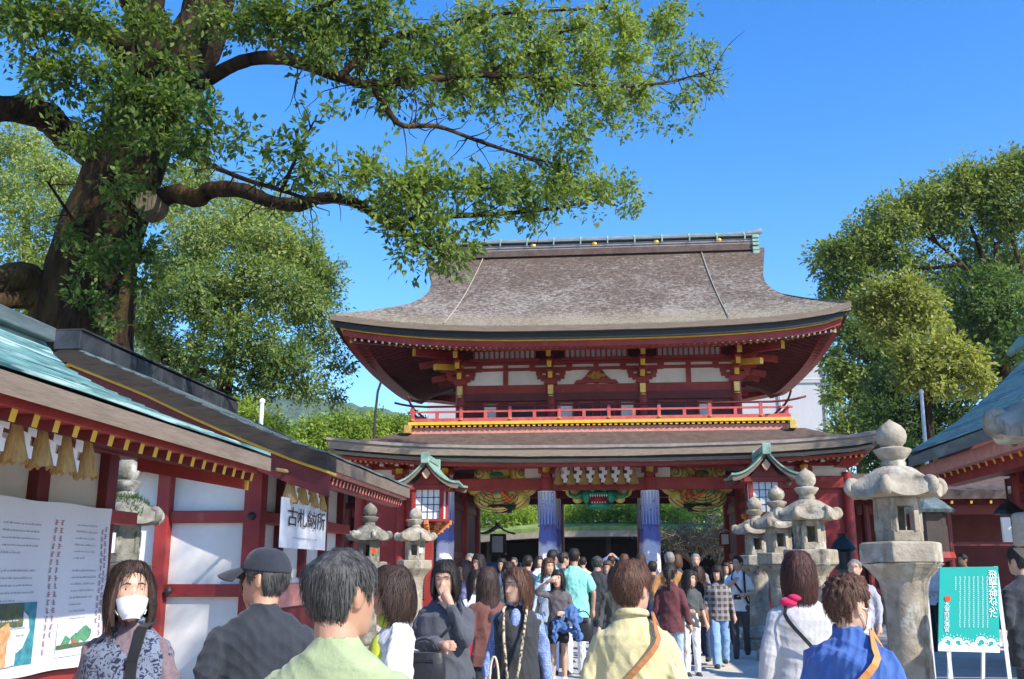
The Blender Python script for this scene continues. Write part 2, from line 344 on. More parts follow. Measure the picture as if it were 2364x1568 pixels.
for u in UC + (-5.45, 5.45):
    mb = MB()
    mb.lathe([(.03, 0), (.06, .03), (.055, .1), (.1, .17), (.105, .27), (.06, .3)], 10, G(u, -3.3, 4.0), mi=1)
    gbox(mb, u-.22, u+.22, -3.28, -2.86, 4.12, 4.24); gbox(mb, u-.1, u+.1, -3.45, -2.8, 4.0, 4.1)
    mb.obj('column_bracket', [M['red'], M['yellow']], gate)
for i in range(31):
    u = -6.3 + i*.42
    if min(abs(u-q) for q in UC) < .2: continue
    mb = MB(); gbox(mb, u-.05, u+.05, -3.62, -3.0, 4.32, 4.42); gbox(mb, u-.055, u+.055, -3.64, -3.62, 4.315, 4.425, 1); mb.obj('beam_end', [M['red'], M['paper']], gate)
# --- eaves: closed bands that follow the lifted eave line
def lift_at(t, L): return L*abs(t)**3*(.84 if t > 0 else 1)
def ring_pts(hu, hv, L, n=24):
    P = []
    for k in range(n): t = -1+2*k/n; P.append((t*hu, -hv, lift_at(t, L)))
    for k in range(n): t = -1+2*k/n; P.append((hu, t*hv, lift_at(t, L)))
    for k in range(n): t = 1-2*k/n; P.append((t*hu, hv, lift_at(t, L)))
    for k in range(n): t = 1-2*k/n; P.append((-hu, t*hv, lift_at(t, L)))
    return P
def band(hu, hv, o0, o1, z0, z1, L, mi=0, mb=None, jit=0, seed=0):
    """box-section band: outer face inset o0 from the eave, inner face inset o1"""
    mb = mb or MB(); rj = random.Random(seed)
    A = ring_pts(hu-o0, hv-o0, L); B = ring_pts(hu-o1, hv-o1, L); n = len(A)
    vs = [G(u, v, z1+l) for u, v, l in A] + [G(u, v, z0+l+rj.uniform(-jit, jit)) for u, v, l in A] + [G(u, v, z0+l) for u, v, l in B] + [G(u, v, z1+l) for u, v, l in B]
    fs = []
    for i in range(n):
        j = (i+1) % n
        for a, c in ((0, 1), (1, 2), (2, 3), (3, 0)): fs.append((a*n+i, c*n+i, c*n+j, a*n+j))
    return mb.add(vs, fs, mi)
def skirt(hu, hv, hu2, hv2, z0, z1, L, power=1.25, rows=10, mi=0, cols=24):
    """four roof slopes from the eave rectangle up to the inner rectangle"""
    mb = MB()
    for side in range(4):
        P = []
        for i in range(rows+1):
            s = i/rows; a, c = hu+(hu2-hu)*s, hv+(hv2-hv)*s; row = []
            for k in range(cols+1):
                t = -1+2*k/cols; z = z0+(z1-z0)*s**power+lift_at(t, L)*(1-s)**2
                row.append(G(*((t*a, -c), (a, t*c), (-t*a, c), (-a, -t*c))[side], z))
            P.append(row)
        mb.grid(P, mi)
    return mb
# lower pent roof
HU, HV = 7.0, 5.2
skirt(HU-.05, HV-.05, 5.45, 3.8, 4.62, 5.19, .28).obj('pent_roof', M['bark_roof_low'], gate, smooth=True)
band(HU, HV, 0, .3, 4.57, 4.645, .28, jit=.01).obj('roof_lip', M['roof_lip'], gate)
band(HU, HV, .04, .5, 4.37, 4.57, .28, jit=.012, seed=4).obj('thatch_edge', M['shingle_edge'], gate)
band(HU, HV, .2, .7, 4.32, 4.37, .28).obj('dark_board', M['black'], gate)
band(HU, HV, .16, .6, 4.235, 4.315, .28, jit=.01, seed=7).obj('second_edge', M['shingle_edge'], gate)
band(HU, HV, .32, .7, 4.15, 4.232, .24).obj('eave_board', M['red'], gate)
mb = MB(); A = ring_pts(HU-.5, HV-.5, .22); B = ring_pts(6.6, 3.6, 0); n = len(A)
mb.add([G(u, v, 4.2+l) for u, v, l in A]+[G(u, v, 4.5) for u, v, l in B], [(i, n+i, n+(i+1) % n, (i+1) % n) for i in range(n)]); mb.obj('soffit', M['red_dark'], gate)
for i in range(96):
    u = -6.6 + 13.2*i/95; l = lift_at(u/HU, .22)
    piece('rafter', G(u, -3.1, 4.44), G(u, -4.75, 4.19+l), .055, .07, [M['red'], M['yellow']], gate, cap=True)
# --- balcony
BU, BV = 5.1, 4.0
mb = MB(); gbox(mb, -BU+.1, BU-.1, -BV+.12, BV-.12, 5.1, 5.31); mb.obj('balcony_base', M['pink'], gate)
mb = MB(); gbox(mb, -BU+.3, BU-.3, -BV+.3, BV-.3, 5.31, 5.37); mb.obj('balcony_core', M['black'], gate)
mb = MB(); gbox(mb, -BU, BU, -BV, BV, 5.37, 5.46); mb.obj('balcony_edge', M['yellow'], gate, bevel=.01)
for i in range(70):
    u = -BU+.08+(2*BU-.16)*i/69
    piece('joist_end', G(u, -BV+.6, 5.342), G(u, -BV+.03, 5.342), .075, .05, [M['red'], M['yellow']], gate, cap=True)
mb = MB(); gbox(mb, -BU+.05, BU-.05, -BV+.05, BV-.05, 5.46, 5.475); mb.obj('balcony_floor', M['red'], gate)
for s in (-1, 1):
    mb = MB(); gbox(mb, s*BU-.09, s*BU+.09, -BV-.1, -BV+.16, 5.15, 5.375); mb.obj('corner_fitting', M['gold'], gate, bevel=.01)
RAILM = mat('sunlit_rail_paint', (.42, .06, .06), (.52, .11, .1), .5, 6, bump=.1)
for z, w, h, e in ((5.51, .1, .09, .0), (5.735, .06, .05, .1)):
    for s in (-1, 1):
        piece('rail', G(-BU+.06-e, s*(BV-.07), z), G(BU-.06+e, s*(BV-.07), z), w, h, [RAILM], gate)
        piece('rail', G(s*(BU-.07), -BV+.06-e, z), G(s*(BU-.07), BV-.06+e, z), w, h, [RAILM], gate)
for v in (-BV+.07, BV-.07):                                            # handrail with up-curved ends
    mb = MB(); mb.tube([G(u, v, 5.88+(.0 if abs(u) < 4.6 else .13*((abs(u)-4.6)/.9)**2)) for u in (-5.5, -5.3, -5.05, -4.6, -2, 0, 2, 4.6, 5.05, 5.3, 5.5)], .03, 8); mb.obj('handrail', M['red_dark'], gate, smooth=True)
for s in (-1, 1):
    mb = MB(); mb.tube([G(s*(BU-.07), v, 5.88+(.0 if abs(v) < 3.5 else .2*((abs(v)-3.5)/.95)**2)) for v in (-4.45, -4.2, -3.95, -3.5, 0, 3.5, 3.95, 4.2, 4.45)], .03, 8); mb.obj('handrail', M['red_dark'], gate, smooth=True)
nb = 16
for k in range(nb):
    u = -BU+.12+(2*BU-.24)*k/(nb-1)
    for v in (-BV+.07, BV-.07):
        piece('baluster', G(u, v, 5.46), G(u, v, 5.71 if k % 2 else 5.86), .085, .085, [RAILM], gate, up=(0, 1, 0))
        if v < 0 and k % 2 == 0:
            mb = MB(); mb.lathe([(.045, 0), (.05, .025), (.02, .05)], 8, G(u, v-.055, 5.5)); mb.obj('rail_boss', M['gold'], gate)
for k in range(1, 11):
    for s in (-1, 1):
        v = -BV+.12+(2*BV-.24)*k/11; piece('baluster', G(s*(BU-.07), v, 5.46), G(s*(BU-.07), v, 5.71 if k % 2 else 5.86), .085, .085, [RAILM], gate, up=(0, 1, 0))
# --- upper storey
UU = (-3.85, -1.28, 1.29, 3.86); VV = 2.7
for u in UU:
    for v in (-VV, VV):
        mb = MB(); mb.lathe([(.15, 5.47), (.15, 7.1)], 16, (GX+u, GY+v, 0)); mb.obj('upper_column', M['red'], gate, auto=35)
def wall_band(z0, z1, m, name, d=.0, inset=0):
    mb = MB(); gbox(mb, -3.85+inset, 3.85-inset, -VV-.05-d, -VV+.05, z0, z1); gbox(mb, -3.85+inset, 3.85-inset, VV-.05, VV+.05+d, z0, z1)
    for s in (-1, 1): gbox(mb, s*3.85-.05-(d if s < 0 else 0), s*3.85+.05+(d if s > 0 else 0), -VV+.05, VV-.05, z0, z1)
    return mb.obj(name, m, gate)
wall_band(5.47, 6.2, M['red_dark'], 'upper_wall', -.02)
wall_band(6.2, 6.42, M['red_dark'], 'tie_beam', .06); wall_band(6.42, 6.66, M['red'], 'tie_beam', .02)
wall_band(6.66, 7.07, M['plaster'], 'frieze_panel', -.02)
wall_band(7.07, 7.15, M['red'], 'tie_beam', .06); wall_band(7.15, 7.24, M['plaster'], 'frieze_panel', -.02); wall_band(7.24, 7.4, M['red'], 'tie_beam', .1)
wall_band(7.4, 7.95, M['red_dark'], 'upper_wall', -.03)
for k, u in enumerate((-3.0, -2.1, -.85, .85, 2.1, 3.0, -.3, .3)):                          # windows behind the railing
    w = .42 if k not in (1, 4) else .75
    mb = MB(); gbox(mb, u-w/2, u+w/2, -VV-.08, -VV-.03, 5.55, 6.15); f = mb.obj('window', M['plaster'] if k in (0, 2, 3, 5) else M['black'], gate)
    mb = MB()
    for q in (-w/2, w/2-.04): gbox(mb, u+q, u+q+.04, -VV-.1, -VV-.082, 5.55, 6.15)
    gbox(mb, u-w/2+.04, u+w/2-.04, -VV-.1, -VV-.082, 6.11, 6.15); mb.obj('window_frame', M['red'], f)
for a, c in zip(UU[:-1], UU[1:]):                                                           # struts and rib windows of each bay
    mid = (a+c)/2
    mb = MB(); gbox(mb, mid-.07, mid+.07, -VV-.07, -VV-.02, 6.66, 7.24); mb.obj('strut', M['red'], gate)
    n = 12
    mb = MB(); gbox(mb, a+.4, c-.4, -VV-.36, -VV-.3, 7.36, 7.58); mb.obj('rib_panel', M['plaster'], gate)
    for k in range(n+1):
        u = a+.42+(c-a-.84)*k/n
        piece('rib', G(u, -VV-.36, 7.36), G(u, -VV-.42, 7.58), .05, .06, [M['red']], gate, up=(0, 1, 0))
    mb = MB(); gbox(mb, a+.3, c-.3, -VV-.44, -VV-.28, 7.28, 7.36); gbox(mb, a+.2, c-.2, -VV-.5, -VV-.34, 7.58, 7.64); mb.obj('purlin', M['red'], gate)
for u in UU:
    bracket(u, -VV, 6.66, 3, 1.15).obj('bracket_set', [M['red'], M['yellow']], gate)
    mb = MB(); gbox(mb, u-.075, u+.075, -VV-.26, -VV-.2, 6.36, 6.62, 0); mb.lathe([(.08, 0), (.08, .02), (.03, .05)], 10, G(u, -VV-.2, 6.3)); mb.obj('beam_fitting', M['gold'], gate)
for s in (-1, 1):                                                                            # corner bracket tails running out to the sides
    for (v, z, L) in ((-2.7, 7.35, 1.25), (-2.3, 7.0, .95), (-1.2, 7.1, .95), (1.2, 7.1, .95)):
        piece('tail_rafter', G(s*3.8, v, z+.1), G(s*(3.8+L), v-(.1 if v < -2 else 0), z-.1), .15, .17, [M['red'], M['yellow']], gate, cap=True)
    piece('corner_arm', G(s*3.8, -VV, 7.5), G(s*5.0, -VV-1.2, 7.42), .16, .2, [M['red'], M['yellow']], gate, cap=True)
    piece('corner_arm', G(s*3.8, -VV, 7.2), G(s*4.5, -VV-.7, 7.1), .14, .16, [M['yellow'], M['gold']], gate, cap=True)
    piece('hip_rafter', G(s*3.7, -VV+.1, 7.85), G(s*6.42, -4.97, 7.6), .17, .24, [M['red_dark'], M['gold']], gate, cap=True)
    for k in range(5):                                                                      # stepped side brackets
        v = -2.4+1.2*k; mb = MB()
        for q in range(3): gbox(mb, s*(3.9+.3*q)-.17, s*(3.9+.3*q)+.17, v-.1, v+.1, 6.75+.22*q, 6.86+.22*q)
        mb.obj('side_bracket', M['red_dark'], gate)
# carved frog-leg strut with gilt crest
frog = [(-.62, 0), (-.55, .09), (-.42, .1), (-.3, .2), (-.2, .34), (-.12, .4), (.12, .4), (.2, .34), (.3, .2), (.42, .1), (.55, .09), (.62, 0), (.35, -.01), (.2, .02), (-.2, .02), (-.35, -.01)]
mb = MB(); mb.prism([(x, z) for x, z in frog], -.09, 0, fn=lambda p: G(p[0], -VV-.05+p[1], 6.67+p[2])); fg = mb.obj('frog_leg_strut', M['red'], gate)
mb = MB(); rr = random.Random(5)
for k in range(26):
    a = rr.uniform(0, 6.28); q = rr.uniform(0, 1)**.5; mb.lathe([(.015, 0), (.05, .03), (.045, .06), (.01, .08)], 6, G(math.cos(a)*q*.24, -VV-.2, 6.74+.1+math.sin(a)*q*.09))
mb.obj('gilt_carving', M['gold'], fg)
# --- upper roof
RU, RV = 6.85, 5.4
ZP = [(0, 11.42), (.9, 10.22), (1.8, 9.22), (2.6, 8.62), (3.4, 8.2), (4.2, 7.96), (4.8, 7.84), (5.4, 7.74)]
def zprof(v):
    v = abs(v)
    return float(np.interp(v, np.linspace(0, 5.4, 55), ZS))
ZS = [7.74+.55*(5.4-v)+.0243*(5.4-v)**2 for v in np.linspace(0, 5.4, 55)]
RL = .44
def verge(v): return float(np.interp(abs(v), (0, .4, .9, 1.8, 2.6, 3.2, 3.7, 4.1, 5.4), (5.42, 5.3, 5.16, 4.93, 4.86, 4.94, 5.12, 5.5, RU)))
mb = MB(); P = []
vr = np.linspace(-5.4, 5.4, 73)
for v in vr:
    w = verge(v); P.append([G(t*w, v, zprof(v)+lift_at(t, RL)*(abs(v)/5.4)**3+.03*abs(t)**6*(abs(v) < 3.7)) for t in np.linspace(-1, 1, 33)])
mb.slab(P, .16); mb.obj('bark_roof', M['bark_roof'], gate, smooth=True, auto=50)
for s in (-1, 1):
    mb = MB(); P = []
    for d in np.linspace(0, 2.0, 11):
        hv = 5.4-d; P.append([G(s*(RU-d), t*hv, zprof(5.4-d)+lift_at(t, RL)*(1-d/5.4)**3+.004) for t in np.linspace(-1, 1, 29)])
    if s > 0: P = P[::-1]
    mb.slab(P, .14); mb.obj('side_roof', M['bark_roof'], gate, smooth=True)
    mb = MB(); q = 4.55                                                                     # gable wall and its barge boards
    mb.prism([(v, z) for v, z in [(-3.6, 8.0)]+[(v, zprof(v)-.2) for v in np.linspace(-3.4, 3.4, 15)]+[(3.6, 8.0)]], s*q-.05, s*q+.05, fn=lambda p: G(p[1], p[0], p[2])); mb.obj('gable_wall', M['red_dark'], gate)
    mb = MB(); vs = np.linspace(-3.4, 3.4, 25)
    mb.prism([(v, zprof(v)-.17) for v in vs]+[(v, zprof(v)-.55) for v in vs[::-1]], s*4.7-.04, s*4.7+.04, fn=lambda p: G(p[1], p[0], p[2])); mb.obj('barge_board', M['red'], gate)
mb = band(RU, RV, -.02, .3, 7.575, 7.715, RL, jit=.006); mb.obj('thatch_edge', M['fascia'], gate)
band(RU, RV, .1, .5, 7.4, 7.572, RL).obj('dark_board', M['black'], gate)
band(RU, RV, .2, .5, 7.365, 7.4, RL).obj('gilt_line', M['yellow'], gate)
band(RU, RV, .26, .7, 7.22, 7.362, RL*.95).obj('eave_board', M['red'], gate)
mb = MB(); A = ring_pts(RU-.45, RV-.45, RL*.9); B = ring_pts(3.9, 2.75, 0); n = len(A)
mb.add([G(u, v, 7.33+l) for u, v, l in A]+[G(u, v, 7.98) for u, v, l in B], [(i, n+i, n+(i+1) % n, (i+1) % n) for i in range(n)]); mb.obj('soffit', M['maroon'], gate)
RM = [M['maroon'], M['yellow']]
for i in range(78):
    u = -6.2+12.4*i/77; l = lift_at(u/RU, RL*.8); k = max(0, abs(u)-3.9)
    piece('rafter', G(u, -2.8-k*.8, 7.84-k*.02+l*.4), G(u, -4.25-k*.08, 7.36+l), .06, .085, RM, gate, cap=True)
for i in range(72):
    u = -6.3+12.6*i/71; l = lift_at(u/RU, RL*.9); k = max(0, abs(u)-5)
    piece('flying_rafter', G(u, -3.6-k*.8, 7.5+l*.7), G(u, -5.02, 7.245+l), .05, .06, [M['maroon'], M['paper']], gate, cap=True)
for s in (-1, 1):
    for i in range(44):
        v = -5.0+10.0*i/43; l = lift_at(v/RV, RL*.8); k = max(0, abs(v)-2.75)
        piece('side_rafter', G(s*(3.9+k*.85), v, 7.86-k*.02+l*.4), G(s*6.4, v, 7.26+l), .055, .075, RM, gate, cap=True)
# ridge
mb = MB(); gbox(mb, -5.0, 5.0, -.28, .28, 11.3, 11.5); mb.obj('ridge_base', M['bark_roof_low'], gate)
for k, (z0, z1, w, m) in enumerate(((11.48, 11.56, .27, 'ridge_wood'), (11.56, 11.59, .3, 'ridge'), (11.59, 11.69, .24, 'ridge_wood'), (11.69, 11.74, .22, 'black'), (11.74, 11.78, .34, 'ridge'))):
    mb = MB(); gbox(mb, -4.95, 4.95, -w, w, z0, z1); mb.obj('ridge_course', M[m], gate, bevel=.008)
mb = MB(); mb.tube([G(u, 0, 11.86+.12*max(0, (abs(u)-4.2)/1.1)**2) for u in (-5.35, -5.0, -4.6, -4.2, -2, 0, 2, 4.2, 4.6, 5.0, 5.35)], [.12, .13]+[.14]*7+[.13, .12], 12, sec=.7); mb.obj('ridge_cap', M['ridge'], gate, smooth=True)
for k in range(12):
    u = -4.7+9.4*k/11; mb = MB(); mb.tube([G(u-.025, 0, 11.86), G(u+.025, 0, 11.86)], .16, 12, sec=.75); mb.obj('ridge_strap', M['copper_pale'], gate); mb = MB(); gbox(mb, u-.02, u+.02, -.36, -.34, 11.62, 11.8); mb.obj('strap_tail', M['copper_pale'], gate)
for k in range(5):
    mb = MB(); u = -3.9+1.95*k; mb.lathe([(.075, 0), (.08, .03), (.03, .06)], 12); o = mb.obj('ridge_crest', M['gold'], gate, local=True); o.rotation_euler = (R(90), 0, 0); o.location = (u, -.25, 11.645)
for s in (-1, 1):
    mb = MB()
    for k, (w, h) in enumerate(((.36, .12), (.33, .1), (.36, .1), (.33, .12), (.35, .16))): gbox(mb, s*5.02-.1, s*5.02+.1, -w, w, 11.78-.13*k-h, 11.78-.13*k-.01)
    mb.obj('ridge_end', M['copper_pale'], gate, bevel=.015)
for s, du in ((-1, .42), (1, .1)):                                                          # lightning cables laid down the roof
    mb = MB(); mb.tube([G(s*(3.55 if s < 0 else 3.35)+s*du*t*.9, -5.38*t-.02, zprof(5.38*t)+.035+lift_at((3.6+du*t)/RU, RL)*t**5) for t in np.linspace(.03, 1, 30)], .015, 6); mb.obj('roof_cable', M['cable'], gate)

# --- things hung on the gate
sh = thing('shimenawa', 'straw sacred rope with seven tassels and white zigzag papers over the gate centre', 'sacred rope', tuple(G(0, -3.5, 4.22)))
mb = MB(); mb.tube([G(-1.2+2.4*t, -3.5, 4.3-.05*math.sin(math.pi*t)) for t in np.linspace(0, 1, 13)], .03, 8); mb.obj('rope', M['straw'], sh, smooth=True)
TAS = {}
def tassel(p, L, W, parent, key='t', seed=0):
    if key not in TAS:
        rt = random.Random(seed); m = MB(); n = 26; prof = [(.28, 0), (.2, -.1), (.34, -.25), (.6, -.6), (.95, -1.0)]
        vs = []
        for r, z in prof:
            for j in range(n): a = 6.283*j/n; q = r*(1+(rt.uniform(-.12, .12) if z < -.2 else 0)); vs.append((q*math.cos(a)*.5, q*math.sin(a)*.5, z+(rt.uniform(-.07, .04) if z < -.9 else 0)))
        m.add(vs, [(i*n+j, i*n+(j+1) % n, (i+1)*n+(j+1) % n, (i+1)*n+j) for i in range(4) for j in range(n)]); m.tube([(0, 0, -.08), (0, 0, -.15)], .13, 10); TAS[key] = m.mesh('straw_tassel', M['straw'], smooth=True)
    o = link('straw_tassel', TAS[key], parent, loc=p); o.scale = (W, W, L); return o
def shide(p, s, parent, face=0, m='paper'):
    mb = MB(); x = 0; z = 0
    for k in range(4):
        w, h = .4, .34; mb.bb(x-w/2, x+w/2, -.012+.02*k, .008+.02*k, z-h, z); x += (.2 if k % 2 == 0 else -.2)*1.0; z -= h*.86
    o = link('paper_streamer', mb.mesh('paper_streamer', M[m]), parent, loc=p); o.scale = (s, s, s); o.rotation_euler = (0, R(6), face); return o
for k in range(7): tassel(G(-1.05+.335*k, -3.55, 4.28), .48, .27, sh)
for k in range(6): shide(G(-.88+.335*k, -3.6, 4.27), .36, sh)
# column cloths: figured white and pink below, pleats above with eave shade painted blue
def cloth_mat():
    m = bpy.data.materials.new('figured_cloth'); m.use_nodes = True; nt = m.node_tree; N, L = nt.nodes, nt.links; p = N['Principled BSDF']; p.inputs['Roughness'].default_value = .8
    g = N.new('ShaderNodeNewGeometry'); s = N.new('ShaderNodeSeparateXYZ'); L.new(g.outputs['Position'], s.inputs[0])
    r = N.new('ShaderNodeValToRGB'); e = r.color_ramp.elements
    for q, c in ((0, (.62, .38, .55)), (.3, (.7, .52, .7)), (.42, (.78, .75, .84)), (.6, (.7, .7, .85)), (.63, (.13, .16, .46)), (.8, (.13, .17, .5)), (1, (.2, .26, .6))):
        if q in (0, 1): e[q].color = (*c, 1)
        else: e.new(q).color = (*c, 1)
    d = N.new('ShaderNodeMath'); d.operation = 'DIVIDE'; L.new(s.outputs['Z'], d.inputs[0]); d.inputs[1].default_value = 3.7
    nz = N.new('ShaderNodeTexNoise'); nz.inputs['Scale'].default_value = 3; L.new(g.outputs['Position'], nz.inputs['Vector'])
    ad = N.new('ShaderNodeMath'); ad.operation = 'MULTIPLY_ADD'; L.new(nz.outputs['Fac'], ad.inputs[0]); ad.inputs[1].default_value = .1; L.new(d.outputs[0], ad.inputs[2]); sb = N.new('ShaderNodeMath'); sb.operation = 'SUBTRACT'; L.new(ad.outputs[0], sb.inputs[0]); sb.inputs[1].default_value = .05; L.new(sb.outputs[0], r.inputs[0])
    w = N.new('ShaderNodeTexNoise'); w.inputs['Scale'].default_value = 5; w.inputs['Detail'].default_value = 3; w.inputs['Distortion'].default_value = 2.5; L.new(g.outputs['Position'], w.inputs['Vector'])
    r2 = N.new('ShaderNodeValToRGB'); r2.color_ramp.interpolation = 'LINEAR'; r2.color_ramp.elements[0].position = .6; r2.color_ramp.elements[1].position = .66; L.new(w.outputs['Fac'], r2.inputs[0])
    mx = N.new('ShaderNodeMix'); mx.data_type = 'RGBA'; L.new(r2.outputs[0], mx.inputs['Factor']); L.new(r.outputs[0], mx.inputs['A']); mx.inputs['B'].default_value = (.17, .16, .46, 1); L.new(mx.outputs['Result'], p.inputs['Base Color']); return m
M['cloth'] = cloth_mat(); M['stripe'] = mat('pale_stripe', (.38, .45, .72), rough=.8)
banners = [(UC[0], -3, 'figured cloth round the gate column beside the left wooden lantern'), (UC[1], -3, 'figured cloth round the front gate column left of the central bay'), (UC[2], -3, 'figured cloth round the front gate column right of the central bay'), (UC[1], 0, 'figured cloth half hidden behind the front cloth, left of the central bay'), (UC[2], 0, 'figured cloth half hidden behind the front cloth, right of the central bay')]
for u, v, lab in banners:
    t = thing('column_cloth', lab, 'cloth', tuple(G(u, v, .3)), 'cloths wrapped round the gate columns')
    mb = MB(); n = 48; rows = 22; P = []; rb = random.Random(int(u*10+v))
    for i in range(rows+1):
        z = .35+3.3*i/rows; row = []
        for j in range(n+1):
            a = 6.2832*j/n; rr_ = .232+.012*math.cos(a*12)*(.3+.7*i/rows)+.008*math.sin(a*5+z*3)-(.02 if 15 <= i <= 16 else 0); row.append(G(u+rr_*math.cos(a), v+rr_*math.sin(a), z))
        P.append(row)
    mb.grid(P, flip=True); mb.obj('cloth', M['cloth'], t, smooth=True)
    mb = MB()
    for j in range(8):
        a = -math.pi/2+(j-3.5)*.36; mb.bar(G(u+.246*math.cos(a), v+.246*math.sin(a), 2.75), G(u+.25*math.cos(a), v+.25*math.sin(a), 3.62), .03, .006)
    mb.obj('stripe', M['stripe'], t)
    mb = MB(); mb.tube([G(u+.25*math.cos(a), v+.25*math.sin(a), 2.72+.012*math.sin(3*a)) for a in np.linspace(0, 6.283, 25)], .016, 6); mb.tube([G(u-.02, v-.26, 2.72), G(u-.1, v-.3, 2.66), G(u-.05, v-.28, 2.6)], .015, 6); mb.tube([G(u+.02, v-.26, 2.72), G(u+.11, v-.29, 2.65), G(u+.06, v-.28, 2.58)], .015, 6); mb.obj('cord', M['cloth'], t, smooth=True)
# ================================================================== DRAGON FLOAT hung inside the gate
M['cloud'] = mat('yellow_cloud_paint', (.86, .62, .12), (.9, .76, .3), .6, 3); M['green_paint'] = mat('green_paint', (.02, .26, .14), (.06, .42, .26), .5, 7)
M['red_paint'] = mat('flame_red_paint', (.7, .06, .02), (.75, .2, .03), .5, 6); M['ink'] = mat('ink_line', (.06, .05, .02), rough=.6); M['mouth'] = mat('mouth_red', (.4, .012, .02), rough=.5)
dr = thing('dragon_float', 'painted green dragon float with yellow scroll clouds hung behind the gate beam', 'festival float', tuple(G(0, -2.0, 3.2)))
def ball(mb, c, r, mi=0, n=14, k=9, noise=0, rs=None):
    pr = [(max(.02, math.sin(math.pi*i/k)), -math.cos(math.pi*i/k)) for i in range(k+1)]
    vs = []
    for q, z in pr:
        for j in range(n):
            a = 6.2832*j/n; f = 1+(rs.uniform(-noise, noise) if rs else 0); vs.append((c[0]+r[0]*q*math.cos(a)*f, c[1]+r[1]*q*math.sin(a)*f, c[2]+r[2]*z*f))
    return mb.add(vs, [(i*n+j, i*n+(j+1) % n, (i+1)*n+(j+1) % n, (i+1)*n+j) for i in range(k) for j in range(n)]+[tuple(range(n-1, -1, -1)), tuple(k*n+j for j in range(n))], mi)
def spiral(mb, c, r, turns, w, a0=0, sg=1, mi=0, n=26):
    pts = [G(c[0]+sg*r*(1-t)**.8*math.cos(a0+6.283*turns*t), c[1], c[2]+r*(1-t)**.8*math.sin(a0+6.283*turns*t)) for t in np.linspace(0, .93, n)]
    mb.tube(pts, w, 5, mi)
for cu, rs, sg in ((-2.75, 11, 1), (2.75, 12, -1)):
    rr = random.Random(rs); mb = MB()
    blobs = [(0, -.1, .75, .5)] + [(.72*math.cos(a), .1+.5*math.sin(a), .3, .28) for a in np.linspace(0, 6.283, 9)[:-1]]
    for x, z, w, h in blobs: ball(mb, G(cu+x, -1.95, 3.78+z), (w, .42, h))
    o = mb.obj('cloud', M['cloud'], dr, smooth=True)
    mb = MB()
    for x, z, r, tu, a0 in ((-.6, .45, .24, 2, 0), (.3, -.2, .3, 2.2, 1), (.62, .42, .22, 1.8, 2), (-.35, -.3, .25, 1.6, 3), (.75, .05, .2, 1.7, 2)): spiral(mb, (cu+sg*x, -2.4-.02*rr.random(), 3.78+z), r, tu, .011, a0, sg)
    for k in range(6):
        r = .35+.11*k; mb.tube([G(cu+sg*(-.1+r*1.05*math.cos(a)), -2.42+.12*(r*math.cos(a))**2*2, 3.75+r*.72*math.sin(a)) for a in np.linspace(3.4, 5.9, 14)], .01, 5)
    mb.obj('scroll_line', M['ink'], o)
    mb = MB()
    for k in range(8):
        a = rr.uniform(.2, 2.6); x0, z0 = rr.uniform(-.3, .5), rr.uniform(-.35, .3); L = rr.uniform(.25, .6)
        mb.tube([G(cu+sg*(x0+L*t*math.cos(a)+.05*math.sin(9*t)), -2.46, 3.75+z0+L*t*math.sin(a)) for t in np.linspace(0, 1, 7)], [.05, .055, .045, .04, .03, .02, .006], 6)
    mb.obj('flame', M['red_paint'], o, smooth=True)
    mb = MB()
    for k in range(4): ball(mb, G(cu+sg*(-.35+.1*k), -2.42, 3.72+.07*math.sin(k*2)), (.1, .05, .07))
    ball(mb, G(cu+sg*-.1, -2.4, 4.15), (.2, .06, .1)); mb.obj('claw', M['green_paint'], o, smooth=True)
    mb = MB(); mb.lathe([(.5, 0), (.3, -.1), (.24, -.12), (.24, -.2)], 20, G(cu+sg*.05, -1.95, 3.34)); mb.obj('lamp_base', M['black'], dr)
hd = MB()
ball(hd, G(0, -2.0, 3.8), (.48, .4, .22), 0); ball(hd, G(0, -2.15, 3.62), (.36, .36, .12), 0)
for s in (-1, 1):
    ball(hd, G(s*.33, -2.25, 3.56), (.14, .16, .2), 0); ball(hd, G(s*.16, -2.42, 3.75), (.1, .1, .07), 0); ball(hd, G(s*.36, -2.3, 3.92), (.12, .1, .08), 0)
    hd.tube([G(s*.4, -2.1, 3.7), G(s*.62, -2.15, 3.55), G(s*.8, -2.1, 3.62), G(s*.85, -2.1, 3.8)], [.07, .06, .045, .02], 8)
    hd.tube([G(s*.45, -2.1, 3.8), G(s*.7, -2.2, 3.78), G(s*.9, -2.15, 3.95)], [.06, .05, .02], 8)
    hd.tube([G(s*.3, -2.0, 4.0), G(s*.45, -2.0, 4.3), G(s*.7, -1.9, 4.5)], [.07, .05, .015], 8)
ball(hd, G(0, -2.2, 3.3), (.34, .34, .1), 0)
for k in range(7): hd.tube([G(-.3+.1*k, -2.4, 3.3), G(-.32+.107*k, -2.42, 3.2)], [.03, .008], 6)
h = hd.obj('dragon_head', M['green_paint'], dr, smooth=True)
mb = MB(); ball(mb, G(0, -2.22, 3.46), (.27, .34, .17)); mb.obj('mouth', M['mouth'], h, smooth=True)
mb = MB()
for k in range(8): mb.tube([G(-.22+.063*k, -2.52, 3.58), G(-.22+.063*k, -2.54, 3.52)], [.024, .006], 6)
for k in range(6): mb.tube([G(-.18+.072*k, -2.5, 3.36), G(-.18+.072*k, -2.52, 3.41)], [.022, .006], 6)
mb.obj('teeth', M['paper'], h)
mb = MB()
for s in (-1, 1):
    for x, z, r in ((.72, 3.72, .22), (.95, 3.9, .2), (.6, 3.5, .14), (1.05, 4.1, .2)): ball(mb, G(s*x, -1.9, z), (r, .2, r*.8))
cl = mb.obj('cloud', M['cloud'], dr, smooth=True)

